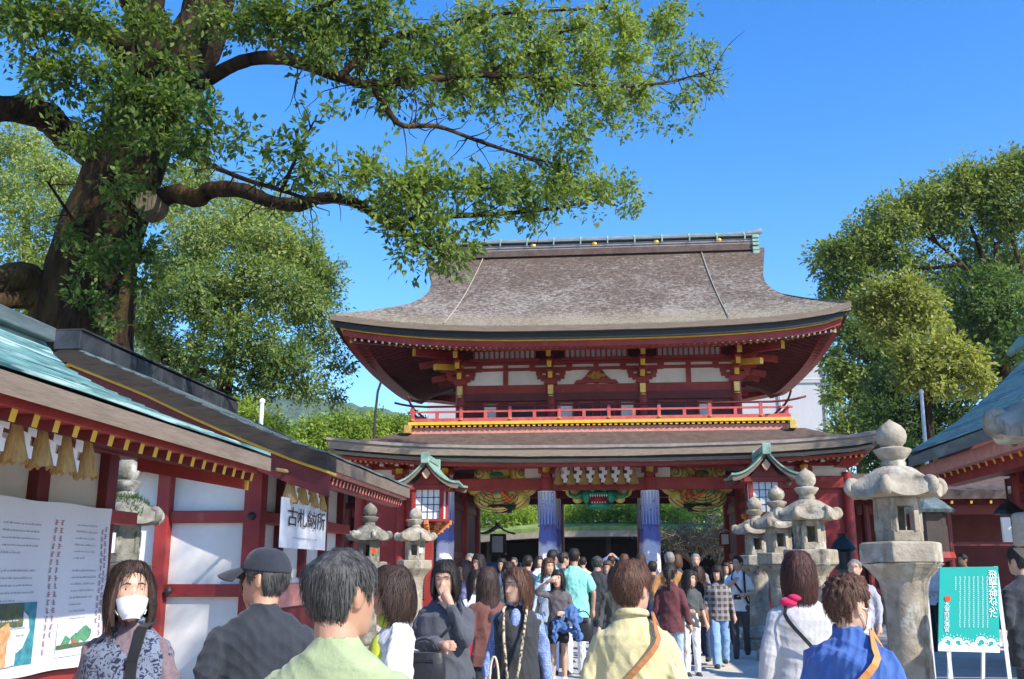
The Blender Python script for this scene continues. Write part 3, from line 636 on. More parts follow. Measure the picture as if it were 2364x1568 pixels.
# ================================================================== CORRIDORS beside the gate
def corridor(x0, x1, label):
    t = thing('shrine_corridor', label, 'corridor', ((x0+x1)/2, 30, 0), 'covered corridors beside the gate')
    mb = MB(); P = [[(x, y, 4.35-.26*abs(y-30.2)) for x in np.linspace(x0, x1, 5)] for y in (27.4, 28.8, 30.2, 31.6, 33)]; mb.slab(P, .22); mb.obj('roof', M['bark_roof_low'], t)
    mb = MB(); mb.bb(x0, x1, 31.8, 31.95, 0, 3.7); mb.obj('back_wall', M['red_dark'], t)
    for za, zb in ((3.05, 3.3), (.9, 1.05), (2.2, 2.3)): mb = MB(); mb.bb(x0, x1, 28.35, 28.5, za, zb); mb.obj('beam', M['red_dark'], t)
    mb = MB(); mb.bb(x0, x1, 28.40, 28.45, .1, .9); mb.obj('dado', M['dark_wood'], t)
    n = max(2, int(abs(x1-x0)/2)+1)
    for k in range(n):
        x = x0+(x1-x0)*(k+.1)/(n-.8); mb = MB(); mb.lathe([(.12, 0), (.12, 3.3)], 12, (x, 28.42, 0)); mb.obj('post', M['red_dark'], t, auto=30)
    for k in range(int(abs(x1-x0)/.5)):
        x = x0+.25+k*.5; piece('rafter', (x, 28.4, 3.55), (x, 27.45, 3.32), .06, .08, [M['red'], M['yellow']], t, cap=True)
corridor(-16, -7.3, 'dark roofed corridor joining the left side of the gate')
corridor(6.9, 16, 'dark roofed corridor joining the right side of the gate')

# ================================================================== BEYOND THE GATE
hall = thing('roof_garden_hall', 'low dark hall with plants growing on its curved roof, seen through the gate', 'hall', (0, 50, 0))
M['moss_roof'] = mat('mossy_roof_edge', (.13, .2, .05), (.27, .33, .1), .95, 3, bump=.8, bs=12); M['tan_edge'] = mat('tan_roof_rim', (.3, .25, .18), (.38, .32, .24), .9, 4, bump=.4, bs=14)
P = []; Q = []
for i in range(13):
    s = i/12; row = []
    for k in range(31):
        t = -1+k/15; row.append((t*9.5, 46.5+s*12+3.5*t*t, 3.55+.75*s**.6-.5*t*t*(1-s)))
    P.append(row)
mb = MB(); mb.slab(P, .22); mb.obj('roof_soil', M['moss_roof'], hall, smooth=True, auto=40)
mb = MB(); P2 = [[(p[0], p[1]-.05+.9*i, p[2]-.2-.28*i*0) for p in P[0]] for i in (0, 1)]; mb.slab(P2, .26); mb.obj('roof_rim', M['tan_edge'], hall, smooth=True, auto=40)
mb = MB(); mb.bb(-9, 9, 58, 58.3, 0, 4.2); mb.bb(-9, -8.8, 51, 58, 0, 3.6); mb.bb(8.8, 9, 51, 58, 0, 3.6); mb.obj('back_wall', M['black'], hall)
mb = MB(); mb.bb(-9, 9, 48.6, 58, 3.1, 3.2); mb.obj('ceiling', M['black'], hall)
for x in (-6, -3, 0, 3, 6):
    mb = MB(); mb.lathe([(.12, 0), (.12, 3.2)], 10, (x, 50.2, 0)); mb.obj('column', M['black'], hall)
    mb = MB(); mb.tube([(x+1.5+1.1*math.cos(a), 51, .6+1.1*math.sin(a)) for a in np.linspace(.4, 2.4, 10)], .03, 6); mb.obj('curved_screen', M['dark_wood'], hall)
M['tarp'] = mat('grey_sheeting', (.36, .36, .38), (.42, .42, .44), .7, .6, stretch=(1, 1, .2), bump=.15, bs=3, bdist=.1)
cov = thing('sheeted_hall', 'tall hall behind the gate wrapped in grey construction sheeting', 'building', (2, 66, 0))
lx, rx = atY(986, 900, 62).x, atY(1905, 900, 62).x
for k in range(9):
    xa = lx+(rx-lx)*k/9; xb = lx+(rx-lx)*(k+1)/9; mb = MB(); mb.bb(xa+.02, xb-.02, 62, 62.12, 0, 15.2); mb.obj('sheet', M['tarp'], cov)
    mb = MB(); mb.tube([(xb, 61.85, 0), (xb, 61.85, 15.4)], .06, 8); mb.obj('scaffold_pole', M['grey_metal'], cov)
mb = MB(); mb.bb(lx, rx, 62.14, 78, 0, 15); mb.obj('frame', M['grey_metal'], cov)
for z in (13.2, 15.0):
    mb = MB(); mb.tube([(lx, 61.78, z), (rx, 61.78, z)], .05, 8); mb.obj('scaffold_rail', M['grey_metal'], cov)
# pale window lantern and dark wooden lantern inside, small red post lantern on the right
def post_lantern(label, p, s, body, roofm, top, legs=True, group=None):
    x, y, z = p; t = thing('post_lantern', label, 'lantern', (x, y, 0), group)
    if legs: mb = MB(); mb.bb(x-.07*s, x+.07*s, y-.07*s, y+.07*s, 0, z); mb.obj('post', body, t)
    mb = MB(); mb.bb(x-.3*s, x+.3*s, y-.3*s, y+.3*s, z-.08*s, z)
    for a in (-1, 1):
        for b_ in (-1, 1): mb.bb(x+a*.25*s-.035*s, x+a*.25*s+.035*s, y+b_*.25*s-.035*s, y+b_*.25*s+.035*s, z, z+.62*s)
    mb.bb(x-.28*s, x+.28*s, y-.28*s, y+.28*s, z+.62*s, z+.7*s); mb.obj('frame', body, t)
    mb = MB(); mb.bb(x-.22*s, x+.22*s, y-.22*s, y+.22*s, z+.02, z+.6*s); mb.obj('paper_pane', M['paper'], t)
    mb = MB(); P = [[(x+u*s*.62*(1-.0*abs(v)), y+v*.5*s, z+.7*s+top*s*(1-abs(u))**1.5+.05*u*u) for u in np.linspace(-1, 1, 13)] for v in (-1, 0, 1)]; mb.slab(P, .06*s); mb.bb(x-.05*s, x+.05*s, y-.55*s, y+.55*s, z+(.7+top)*s-.02, z+(.76+top)*s); mb.obj('roof', roofm, t)
    return t
q = atY(1150, 1270, 36); post_lantern('dark wooden lantern with white panes inside the left opening of the gate', (q.x, 36, q.z-.1), .95, M['dark_wood'], M['dark_wood'], .35)
q = atY(1673, 1258, 31); post_lantern('small red lantern on a post inside the right opening of the gate', (q.x, 31, q.z), .52, M['red'], M['red'], .3)
# bamboo-blue trough cover under the wooden lantern
mb = MB(); q = atY(1153, 1300, 35); mb.bb(q.x-.75, q.x+.75, 34.8, 35.4, 0, q.z+.02); M['blue_cloth'] = mat('blue_cover', (.05, .14, .3), (.08, .2, .38), .7, 4)
bs = thing('covered_stand', 'blue covered stand below the dark wooden lantern in the gate opening', 'stand', (q.x, 35, 0)); mb.obj('cover', M['blue_cloth'], bs, bevel=.03)

# ================================================================== LEFT BUILDING A (near booth, green copper roof)
A = thing('amulet_booth', 'red timber booth with green copper roof and hanging straw tassels on the left', 'booth', (-4.4, 5, 0))
WX = -3.8
mb = MB(); mb.bb(WX-.1, WX-.04, 1.5, 7.2, 0, 2.6); mb.obj('wall_panel', M['plaster_dim'], A)
mb = MB(); mb.bb(-6.5, WX-.1, 7.05, 7.15, 0, 2.6); mb.obj('end_wall', M['plaster_dim'], A)
for y in (2.2, 3.35, 4.5, 5.45, 6.3, 7.22):
    mb = MB(); w = .07 if y < 7 else .075; mb.bb(WX-.12, WX+.04, y-w, y+w, 0, 2.5); mb.obj('post', M['red_dark'], A, bevel=.008)
for z, h in ((2.42, .13), (1.72, .0), (.78, .12)):
    if h: mb = MB(); mb.bb(WX-.06, WX+.07, 1.5, 7.55, z, z+h); mb.obj('beam', M['red_dark'] if z > 1 else M['red'], A, bevel=.008)
mb = MB(); mb.bb(WX-.05, WX+.02, 1.5, 7.1, 0, .78); mb.obj('dado', M['red'], A)
mb = MB(); mb.bb(WX-.03, WX+.02, 6.4, 7.12, .9, 1.86); lw = mb.obj('lattice_window', M['black'], A)
mb = MB()
for z in (.9, 1.22, 1.55, 1.84): mb.bb(WX+.02, WX+.05, 6.4, 7.12, z, z+.035)
for y in (6.4, 6.62, 6.85, 7.08): mb.bb(WX+.022, WX+.047, y, y+.035, .9, 1.86)
mb.obj('window_bar', M['red'], lw)
mb = MB(); mb.bb(WX-.02, WX+.1, 7.0, 7.55, 1.9, 2.0); mb.obj('beam_nose', M['red'], A, bevel=.01)
# roof
EX, EY = -2.6, 7.42
pr = [atY(x, y, EY) for x, y in ((95, 775), (133, 837), (240, 900), (424, 979), (572, 1033), (625, 1051))]
px_ = [p.x for p in pr][::-1]; pz_ = [p.z for p in pr][::-1]
def az(x): return float(np.interp(-x, [-v for v in px_], pz_))
XE, XR = px_[0], px_[-1]
nco = 17
for k in range(nco):                                                                        # copper laid in stepped courses
    mb = MB(); x0 = XE+(XR-XE)*k/nco; x1 = XE+(XR-XE)*(k+1.12)/nco
    ys = np.linspace(1.0, EY, 15); rj = random.Random(k)
    P = [[(x, y, az(x)+e+.004*math.sin(y*3+k)) for y in ys] for x, e in ((x0, .018), (x1, .003))]
    mb.slab(P[::-1], .022); mb.obj('roof_course', M['copper'], A)
mb = MB(); P = [[(x, y, az(x)-.03) for y in (1.0, EY-.04)] for x in np.linspace(XR, XE+.02, 12)]; mb.slab(P, .1); mb.obj('roof_deck', M['fascia'], A)
mb = MB(); mb.add([(XE-.02, y, az(XE)-.015) for y in (1, EY)]+[(XE-.035, y, az(XE)-.075) for y in (1, EY)]+[(XE-.4, y, az(XE)-.075) for y in (1, EY)]+[(XE-.4, y, az(XE)-.02) for y in (1, EY)], [(0, 2, 3, 1), (2, 4, 5, 3), (4, 6, 7, 5), (6, 0, 1, 7), (0, 6, 4, 2), (1, 3, 5, 7)]); mb.obj('fascia', M['fascia'], A)
ZE = az(XE)-.075
mb = MB(); mb.bb(XE-.045, XE-.3, 1, EY-.03, ZE-.022, ZE); mb.obj('yellow_line', M['yellow'], A)
mb = MB(); mb.bb(XE-.065, XE-.28, 1, EY-.1, ZE-.075, ZE-.022); mb.obj('eave_board', M['red'], A)
mb = MB(); mb.prism([(XE-.15, ZE-.032), (XE-.15, ZE-.2), (-3.6, ZE-.05), (-3.6, ZE+.1), (-3.2, ZE+.03)], EY-.16, EY-.12); mb.obj('end_board', M['red'], A)
mb = MB(); mb.prism([(XE-.6, ZE-.01), (XE-.15, ZE-.035), (XE-.15, ZE-.2), (XE-.13, ZE-.2), (XE-.12, ZE-.015), (XE-.6, ZE+.02)], EY-.12, EY-.09); mb.obj('yellow_line', M['yellow'], A)
for i in range(34):
    y = 1.3+i*.182; piece('rafter', (WX, y, ZE+.12), (XE-.1, y, ZE-.105), .05, .06, [M['red_dark'], M['yellow']], A, cap=True)
mb = MB(); mb.add([(WX-.1, 1, ZE+.2), (XE-.16, 1, ZE-.07), (XE-.16, EY-.15, ZE-.07), (WX-.1, EY-.15, ZE+.2)], [(0, 1, 2, 3)]); mb.obj('soffit', M['red_dark'], A)
mb = MB(); mb.bb(XR-.16, XR+.14, 1.0, EY-.02, az(XR)-.06, az(XR)+.055); mb.obj('ridge_box', M['copper_dark'], A, bevel=.01)
mb = MB(); P = [[(2*XR-x, y, az(x)) for y in (1.0, EY)] for x in np.linspace(XE, XR, 8)]; mb.slab(P, .06); mb.obj('back_slope', M['copper_dark'], A)
# tassels and papers under A's eave: each hangs from the eave rope
shA = thing('shimenawa', 'sacred rope with big straw tassels and papers under the eave of the near booth', 'sacred rope', (XE-.12, 4.8, 2.2))
pts = []
for x, y in ((42, 965), (100, 980), (155, 998), (205, 1012)):
    q = atX(x, y, XE-.32); pts.append(q); tassel(q + Vector((0, 0, .04)), .26, .135, shA, 'big', 3)
for x, y in ((8, 950), (72, 972), (130, 992), (180, 1010)):
    q = atX(x, y, XE-.3); shide(q + Vector((0, 0, .05)), .19, shA, R(90))
mb = MB(); mb.tube([atX(x, y, XE-.32)+Vector((0, 0, .03)) for x, y in ((-60, 935), (0, 953), (42, 963), (100, 978), (155, 996), (215, 1013))], .016, 8); mb.obj('rope', M['straw'], shA, smooth=True)

# poster
M['poster'] = mat('glossy_banner_vinyl', (.66, .66, .7), (.7, .7, .73), .28, 2, bump=.35, bs=3.5, bdist=.02, spec=.5)
M['print'] = mat('grey_print', (.4, .4, .44), rough=.6); M['print_red'] = mat('red_print', (.45, .2, .24), (.25, .2, .24), .6, 30)
po = thing('banner_poster', 'large white vinyl banner with printed columns and two pictures on the booth wall', 'banner', (WX+.12, 6.2, 1))
PX = WX+.12; y0, y1, z0, z1 = 4.6, 7.1, .91, 2.0
def wob(y, z): return .006*math.sin(y*7+z*3)+.004*math.sin(z*11-y*4)
mb = MB(); P = [[(PX+wob(y, z), y, z+(.004*math.sin(y*9) if k in (0, 12) else 0)) for y in np.linspace(y0, y1, 31)] for k, z in enumerate(np.linspace(z1, z0, 13))]; mb.slab([[(p[1], p[2], p[0]) for p in r] for r in P], .006); mb.v = [(p[2], p[0], p[1]) for p in mb.v]; mb.obj('sheet', M['poster'], po, smooth=True)
def ptext(mb, y, z, w, h, mi=0): 
    n = max(1, int(w/.05))
    ys = np.linspace(y, y+w, n+1)
    mb.grid([[(PX+wob(a, zz)+.005, a, zz) for a in ys] for zz in (z+h, z)], mi, flip=True)
rt = random.Random(8); mb = MB()
def para(y, w, z, lines, lh=.045, last=.5):
    for k in range(lines):
        W = w*(last if k == lines-1 else 1)*rt.uniform(.93, 1); yy = y
        while yy < y+W:
            d = rt.uniform(.012, .035); ptext(mb, yy, z-k*lh, d, rt.uniform(.006, .012)); yy += d+rt.uniform(.004, .012)
para(6.6, .3, 1.86, 6); para(6.6, .3, 1.55, 6); para(6.62, .2, 1.28, 4); para(6.62, .2, 1.1, 3)
para(5.75, .42, 1.84, 5); para(5.75, .42, 1.55, 5); para(5.75, .34, 1.25, 4)
mb.obj('printed_text', M['print'], po)
mb = MB()
for yc, n, zt in ((6.33, 17, 1.88), (6.4, 15, 1.88), (7.02, 16, 1.86), (6.97, 13, 1.84)):
    for k in range(n):
        z = zt-k*.052
        for q in range(3): ptext(mb, yc+rt.uniform(0, .012), z-q*.013, rt.uniform(.018, .034), .007)
        ptext(mb, yc+.014, z-.028, .008, .036)
mb.obj('printed_title', M['print_red'], po)
def pic(name, ya, yb, za, zb, bands):
    for k, (nm, poly, m) in enumerate(bands):
        mb = MB(); c = [(ya+(yb-ya)*a, za+(zb-za)*b_) for a, b_ in poly]
        mb.add([(PX+wob(y, z)+.006+.0015*k, y, z) for y, z in c], [tuple(range(len(c)))]); mb.obj(nm, m, po)
cm = lambda n, c, c2=None: mat(n, c, c2, .4, 22)
M['p_sky'] = cm('pale_blue_print', (.55, .72, .76), (.66, .76, .78)); M['p_green'] = cm('green_print', (.05, .2, .12), (.12, .32, .16)); M['p_teal'] = cm('teal_print', (.03, .16, .2), (.06, .3, .36)); M['p_orange'] = cm('orange_print', (.6, .22, .08), (.62, .4, .22))
M['p_red'] = cm('roof_red_print', (.4, .12, .08)); M['p_olive'] = cm('olive_print', (.14, .15, .06), (.05, .09, .07))
sq = [(0, 0), (1, 0), (1, 1), (0, 1)]
tree_ = lambda cx, cy, r: [(cx+r*math.cos(a)*(1+.12*math.sin(5*a)), cy+r*1.1*math.sin(a)*(1+.1*math.cos(4*a))) for a in np.linspace(0, 6.2, 18)]
pic('landscape_picture', 6.5, 6.92, .99, 1.22, [('picture_ground', sq, M['p_sky']), ('picture_grove', tree_(.82, .6, .2), M['p_green']), ('picture_grove', tree_(.25, .42, .15), M['p_green']), ('picture_grove', tree_(.55, .48, .14), M['p_green']), ('picture_roof', [(.38, .3), (.5, .5), (.62, .3)], M['p_red']), ('picture_strip', [(0, .22), (1, .26), (1, .36), (0, .34)], M['p_olive'])])
pic('photo_picture', 5.45, 6.22, .98, 1.36, [('picture_ground', sq, M['p_teal']), ('picture_grove', [(0, .55), (.8, .62), (.8, 1), (0, 1)], M['p_olive']), ('picture_figure', [(.35, 0), (.68, 0), (.7, .3), (.6, .7), (.5, .62), (.4, .4)], M['p_orange']), ('picture_figure', [(.62, 0), (.74, .02), (.73, .42), (.66, .6), (.6, .4)], M['poster'])])

# ================================================================== LEFT BUILDING B (gabled, white panels)
B = thing('gabled_office', 'gabled red and white shrine building with weathered copper roof behind the near booth', 'building', (-6.5, 13.5, 0))
BX = -4.37; BYf, BYb = 12.0, 16.0
mb = MB(); mb.bb(-9.0, BX-.06, BYf+.03, BYf+.1, 0, 3.1); mb.obj('front_wall', M['plaster'], B)
mb = MB(); mb.bb(BX-.12, BX-.05, BYf+.12, BYb, 0, 3.0); mb.obj('side_wall', M['plaster'], B)
for x, w in ((-8.6, .16), (-7.5, .16), (-6.45, .16), (atY(381, 1200, 12).x, .17), (BX, .22)):
    mb = MB(); mb.bb(x-w/2, x+w/2, BYf-.1, BYf+.12, 0, 3.05); mb.obj('post', M['red'], B, bevel=.01)
for z, h in ((2.13, .15), (1.24, .15), (2.82, .2), (.0, .1)):
    mb = MB(); mb.bb(-9.0, BX-.11, BYf-.05, BYf+.04, z, z+h); mb.obj('rail', M['red'], B, bevel=.01)
for x in (BX, -5.36):
    mb = MB(); mb.lathe([(.05, 0), (.045, .03), (.015, .05)], 12); o = mb.obj('nail_cover', M['iron'], B, local=True); o.rotation_euler = (R(90), 0, 0); o.location = Vector((x, BYf-.1, 2.205 if x == BX else 1.31)) - ORG[B.name]
mb = MB(); mb.lathe([(.05, 0), (.045, .03), (.015, .05)], 12); o = mb.obj('nail_cover', M['iron'], B, local=True); o.rotation_euler = (R(90), 0, 0); o.location = Vector((BX, BYf-.1, 1.31)) - ORG[B.name]
for y, w in ((12.95, .1), (14.0, .1), (15.0, .12), (16.0, .14)):
    mb = MB(); mb.bb(BX-.1, BX+.06, y-w/2, y+w/2, 0, 3.0); mb.obj('post', M['red_dark'], B, bevel=.008)
for z in (2.13, 1.24):
    mb = MB(); mb.bb(BX-.06, BX+.1, BYf+.12, BYb+.25, z, z+.15); mb.obj('rail', M['red'], B, bevel=.01)
mb = MB(); mb.bb(BX-.06, BX+.12, BYf+.12, BYb+.3, 2.8, 2.95); mb.obj('head_beam', M['red_dark'], B, bevel=.01)
M['barge_shaded'] = mat('shaded_barge_edge', (.018, .013, .01), (.036, .027, .02), .8, 7, stretch=(.5, .5, 3), bump=.3, bs=20)  # shade of the branches overhead is put into this dark colour
M['shaded_ridge'] = mat('shaded_ridge', (.014, .016, .02), (.04, .046, .052), .55, 4, bump=.15, bs=12)  # ridge darkened to carry the canopy's shade in its colour
# roof profile on the near verge
GYv = 11.2
bp = [atY(x, y, GYv) for x, y in ((158, 800), (330, 868), (450, 925), (572, 978), (680, 1021), (756, 1046))]
bx_ = [p.x for p in bp]; bz_ = [p.z for p in bp]
def bz(x): return float(np.interp(x, bx_, bz_))
XA, XC = bx_[0], bx_[-1]; YF = atX(949, 1127, XC).y
for k in range(15):
    x0 = XC+(XA-XC)*k/15; x1 = XC+(XA-XC)*(k+1.1)/15; mb = MB()
    P = [[(x, y, bz(x)+e+.004*math.sin(y*4+k)) for y in np.linspace(GYv, YF, 13)] for x, e in ((x0, .02), (x1, .003))]; mb.slab(P[::-1], .024); mb.obj('roof_course', M['copper_dark'], B)
mb = MB(); P = [[(2*XA-x, y, bz(x)) for y in (GYv, YF)] for x in np.linspace(XC, XA, 8)]; mb.slab(P, .1); mb.obj('back_slope', M['copper_dark'], B)
xs = list(np.linspace(XA, XC, 17))
for nm, o0, o1, ya, yb, m in (('barge_edge', .012, .2, GYv-.03, GYv+.4, M['barge_shaded']), ('barge_line', .2, .232, GYv+.03, GYv+.42, M['yellow']), ('barge_board', .232, .5, GYv+.1, GYv+.16, M['red_dark'])):
    mb = MB(); full = [2*XA-x for x in xs[::-1]][:-1]+xs
    f = lambda x: bz(x if x >= XA else 2*XA-x)
    mb.prism([(x, f(x)-o0) for x in full]+[(x, f(x)-o1) for x in full[::-1]], ya, yb); mb.obj(nm, m, B)
mb = MB(); mb.prism([(x, bz(x)-.3) for x in xs]+[(XC-.75, 2.75), (XA, 2.75)], BYf-.3, BYf-.2); mb.obj('gable_wall', M['red_dark'], B)
mb = MB(); mb.prism([(2*XA-x, bz(x)-.3) for x in xs]+[(2*XA-XC+.75, 2.75), (XA, 2.75)], BYf-.3, BYf-.2); mb.obj('gable_wall', M['red_dark'], B)
mb = MB(); mb.bb(XC-.3, XC-.02, GYv+.4, YF, bz(XC)-.17, bz(XC)-.015); mb.obj('eave_fascia', M['fascia'], B)
mb = MB(); mb.bb(XC-.3, XC-.06, GYv+.42, YF-.04, bz(XC)-.205, bz(XC)-.17); mb.obj('eave_line', M['pink'], B)
mb = MB(); mb.bb(XC-.28, XC-.14, GYv+.45, YF-.2, bz(XC)-.33, bz(XC)-.205); mb.obj('eave_board', M['red_dark'], B)
for i in range(26):
    y = GYv+.55+i*.17; piece('rafter', (BX, y, bz(XC)-.02), (XC-.12, y, bz(XC)-.27), .06, .08, [M['red_dark'], M['pink']], B, cap=True)
mb = MB(); mb.add([(BX-.1, GYv+.3, bz(XC)+.1), (XC-.15, GYv+.3, bz(XC)-.2), (XC-.15, YF-.05, bz(XC)-.2), (BX-.1, YF-.05, bz(XC)+.1)], [(0, 1, 2, 3)]); mb.obj('soffit', M['red_dark'], B)
for k in range(7):
    ya = GYv-.05+(YF-GYv+.3)*k/7; yb = GYv-.05+(YF-GYv+.3)*(k+1)/7
    mb = MB(); mb.bb(XA-.17, XA+.17, ya+.006, yb-.006, bz(XA)-.04, bz(XA)+.17+.02*(k == 0)); mb.bb(XA-.2, XA+.2, ya+.006, yb-.006, bz(XA)+.19, bz(XA)+.215); mb.obj('ridge_panel', M['shaded_ridge'], B, bevel=.008)
# rope, tassels and sign on B's side
shB = thing('shimenawa', 'sacred rope with tassels and papers above the white kanji sign', 'sacred rope', (-3.9, 12.6, 2.5))
SX = -3.75
for k, (x, y) in enumerate(((672, 1090), (698, 1096), (722, 1105), (741, 1115))):
    q = atX(x, y, SX); tassel(q, .36, .2, shB, 'big', 3)
    if k < 3: q = atX(x+14, y+3, SX+.05); shide(q, .25, shB, R(80))
mb = MB(); mb.tube([atX(x, y, SX) for x, y in ((640, 1084), (672, 1090), (698, 1096), (722, 1105), (755, 1118))], .022, 8); mb.obj('rope', M['straw'], shB, smooth=True)
M['sign_white'] = mat('white_sign_board', (.66, .66, .68), (.7, .7, .72), .5, 3, bump=.1, bs=8)
q0, q1 = atX(650, 1147, SX), atX(752, 1168, SX); q2 = atX(642, 1268, SX)
sg = thing('kanji_sign', 'white hanging sign with brushed black kanji under the tassels', 'sign', (SX, (q0.y+q1.y)/2, q2.z))
zb_, zt_ = q2.z+.02, q0.z
mb = MB(); P = [[(SX+.02+.012*math.sin(y*9), y, z) for y in np.linspace(q0.y, q1.y, 9)] for z in np.linspace(zt_, zb_, 7)]; mb.slab([[(p[1], p[2], p[0]) for p in r] for r in P], .02); mb.v = [(p[2], p[0], p[1]) for p in mb.v]; mb.obj('board', M['sign_white'], sg)
def text(s, size, name, m, parent, pos, rot, sx=1, ext=.002):
    cu = bpy.data.curves.new(name, 'FONT'); cu.body = s; cu.size = size; cu.align_x = 'CENTER'; cu.align_y = 'CENTER'; cu.extrude = ext; cu.resolution_u = 3
    cu.materials.append(m); o = link(name, cu, parent, loc=pos); o.rotation_euler = rot; o.scale = (sx, 1, 1); TEXTS.append(o); return o
TEXTS = []
M['ink_black'] = mat('black_ink', (.015, .015, .017), rough=.7)
w = (q1.y-q0.y); hgt = zt_-zb_
for k, ch in enumerate('古札納所'):
    text(ch, hgt*.42, 'lettering', M['ink_black'], sg, (SX+.045, q0.y+w*(.17+.215*k), zb_+hgt*.6), (R(90), 0, R(90)), sx=w*.21/(hgt*.42))
mb = MB()
for k in range(16): y = q0.y+w*(.2+.036*k); mb.bb(SX+.034, SX+.037, y, y+w*.024*rt.uniform(.6, 1.2), zb_+hgt*.2, zb_+hgt*.225)
mb.obj('small_print', M['print'], sg)
qa, qb = atX(690, 1345, SX), atX(745, 1392, SX)
bx = thing('offering_box', 'low faded red offering box below the kanji sign', 'box', (SX-.2, qa.y, 0))
mb = MB(); mb.bb(SX-.3, SX, q0.y-.1, q1.y, qb.z, qa.z); mb.obj('bin', M['pink'], bx, bevel=.01)
mb = MB(); mb.bb(SX-.32, SX+.02, q0.y-.12, q1.y+.02, qa.z, qa.z+.05); mb.obj('lid', M['grey_metal'], bx, bevel=.006)
mb = MB(); mb.bb(SX-.27, SX-.04, q0.y-.05, q1.y-.05, 0, qb.z); mb.obj('stand', M['red_dark'], bx)
# ================================================================== RIGHT BUILDING C
Cb = thing('copper_roofed_hall', 'red hall with sweeping pale green copper roof on the right', 'building', (9, 15, 0))
tip = atX(2092, 1056, 6.0); CYf = tip.y
cp = [atY(x, y, CYf) for x, y in ((2092, 1056), (2150, 1020), (2210, 980), (2270, 928), (2320, 880), (2364, 832), (2420, 770))]
cx_ = [p.x for p in cp]; cz_ = [p.z for p in cp]
def cz(x): return float(np.interp(x, cx_, cz_))
for k in range(14):
    x0 = cx_[0]+(cx_[-1]-cx_[0])*k/14; x1 = cx_[0]+(cx_[-1]-cx_[0])*(k+1.1)/14; mb = MB()
    P = [[(x, y, cz(x)+e+lift_at((y-14)/6.5, .08)*(1-k/14)) for y in np.linspace(12.8, CYf, 25)] for x, e in ((x0, .03), (x1, .004))]; mb.slab(P, .03); mb.obj('roof_course', M['copper_pale'] if k % 3 else M['copper'], Cb)
mb = MB(); X0 = cx_[0]; P = [[(X0+d, y, cz(X0+d)-e) for y in (12.8, CYf-.03)] for d, e in ((0, .02), (.25, .03), (.5, .04), (1, .1))]; mb.slab(P, .2); mb.obj('eave_edge', M['copper_dark'], Cb)
mb = MB(); mb.bb(X0+.2, X0+.5, 12.9, CYf-.15, cz(X0)-.42, cz(X0)-.2); mb.obj('eave_board', M['pink'], Cb)
mb = MB(); mb.bb(X0+.5, X0+.8, 12.9, CYf-.4, cz(X0)-.62, cz(X0)-.3); mb.obj('eave_beam', M['red'], Cb)
for i in range(21):
    y = 13.0+i*.35; piece('rafter', (X0+2.4, y, cz(X0)+.15), (X0+.35, y, cz(X0)-.45), .09, .11, [M['red'], M['yellow']], Cb, cap=True)
mb = MB(); mb.prism([(x, cz(x)-.12) for x in cx_]+[(cx_[-1], cz(X0)-.6), (X0+1.5, cz(X0)-.5)], CYf-1.4, CYf-1.3); mb.obj('gable_wall', M['red_dark'], Cb)
mb = MB(); xs = cx_; mb.prism([(x, cz(x)-.02) for x in xs]+[(x, cz(x)-.3) for x in xs[::-1]], CYf-.12, CYf-.02); mb.obj('barge_board', M['red_dark'], Cb)
mb = MB(); mb.bb(cx_[-1]-.25, cx_[-1]+.25, 12.8, CYf-.1, cz_[-1]-.1, cz_[-1]+.4); mb.obj('ridge_box', M['copper_dark'], Cb)
mb = MB(); mb.tube([(cx_[-2]+.3, CYf-.2, cz(cx_[-2])+.3), (cx_[-2]-.05, CYf-.1, cz(cx_[-2])+.35), (cx_[-2]-.3, CYf, cz(cx_[-2])+.12)], [.12, .14, .06], 10); mb.obj('ridge_ornament', M['copper_pale'], Cb, smooth=True)
for y in (13.2, 16, 19):
    for x in (X0+1.6,):
        mb = MB(); mb.lathe([(.2, 0), (.2, .12)], 14, (x, y, 0), mi=1); mb.lathe([(.15, .1), (.15, 3.4)], 14, (x, y, 0)); mb.obj('column', [M['red'], M['stone']], Cb, auto=35)
        mb = MB(); mb.bb(x-.5, x+.5, y-.08, y+.08, 3.25, 3.4); mb.bb(x-.08, x+.08, y-.5, y+.5, 3.1, 3.24); mb.obj('bracket', M['red_dark'], Cb)
mb = MB(); mb.bb(X0+1.5, X0+1.7, 13, 19.5, 2.75, 2.95); mb.bb(X0+1.52, X0+1.68, 13, 19.5, 3.4, 3.6); mb.obj('beam', M['red_dark'], Cb)
mb = MB(); mb.bb(X0+4, X0+4.1, 13, 19.4, 0, 3.6); mb.bb(X0+1.6, X0+4, 19.4, 19.5, 0, 3.6); mb.obj('inner_wall', M['red_dark'], Cb)
mb = MB(); mb.bb(X0+1.4, X0+4.2, 12.85, 12.95, 0, 3.6); mb.obj('end_wall', M['red_dark'], Cb)  # unseen wall added to keep the sun off the inner wall
mb = MB(); mb.bb(X0+1.4, X0+4.2, 13, 19.6, 3.62, 3.7); mb.obj('ceiling', M['dark_wood'], Cb)
mb = MB(); q = atY(2318, 1160, 15); mb.bb(q.x-.06, q.x+.06, 15, 15.05, 1.95, 2.3); mb.obj('notice_panel', M['plaster'], Cb)
for y in (15.2, 17.9):                                                              # hanging metal lanterns
    t = thing('hanging_lantern', f'bronze lantern hanging under the right hall eave, {dict(((15.2, "before the white notice"), (17.9, "deepest under the eave")))[y]}', 'lantern', (X0+.9, y, 2.3), 'bronze lanterns under the right hall eave')
    mb = MB(); mb.lathe([(.02, 1.0), (.02, .62), (.1, .58), (.24, .46), (.27, .4)], 6, (X0+.9, y, 2.1)); mb.obj('lantern_roof', M['iron'], t)
    mb = MB(); mb.lathe([(.15, .4), (.16, .08), (.2, .04), (.12, 0)], 6, (X0+.9, y, 2.1)); mb.obj('lantern_body', M['copper_dark'], t)
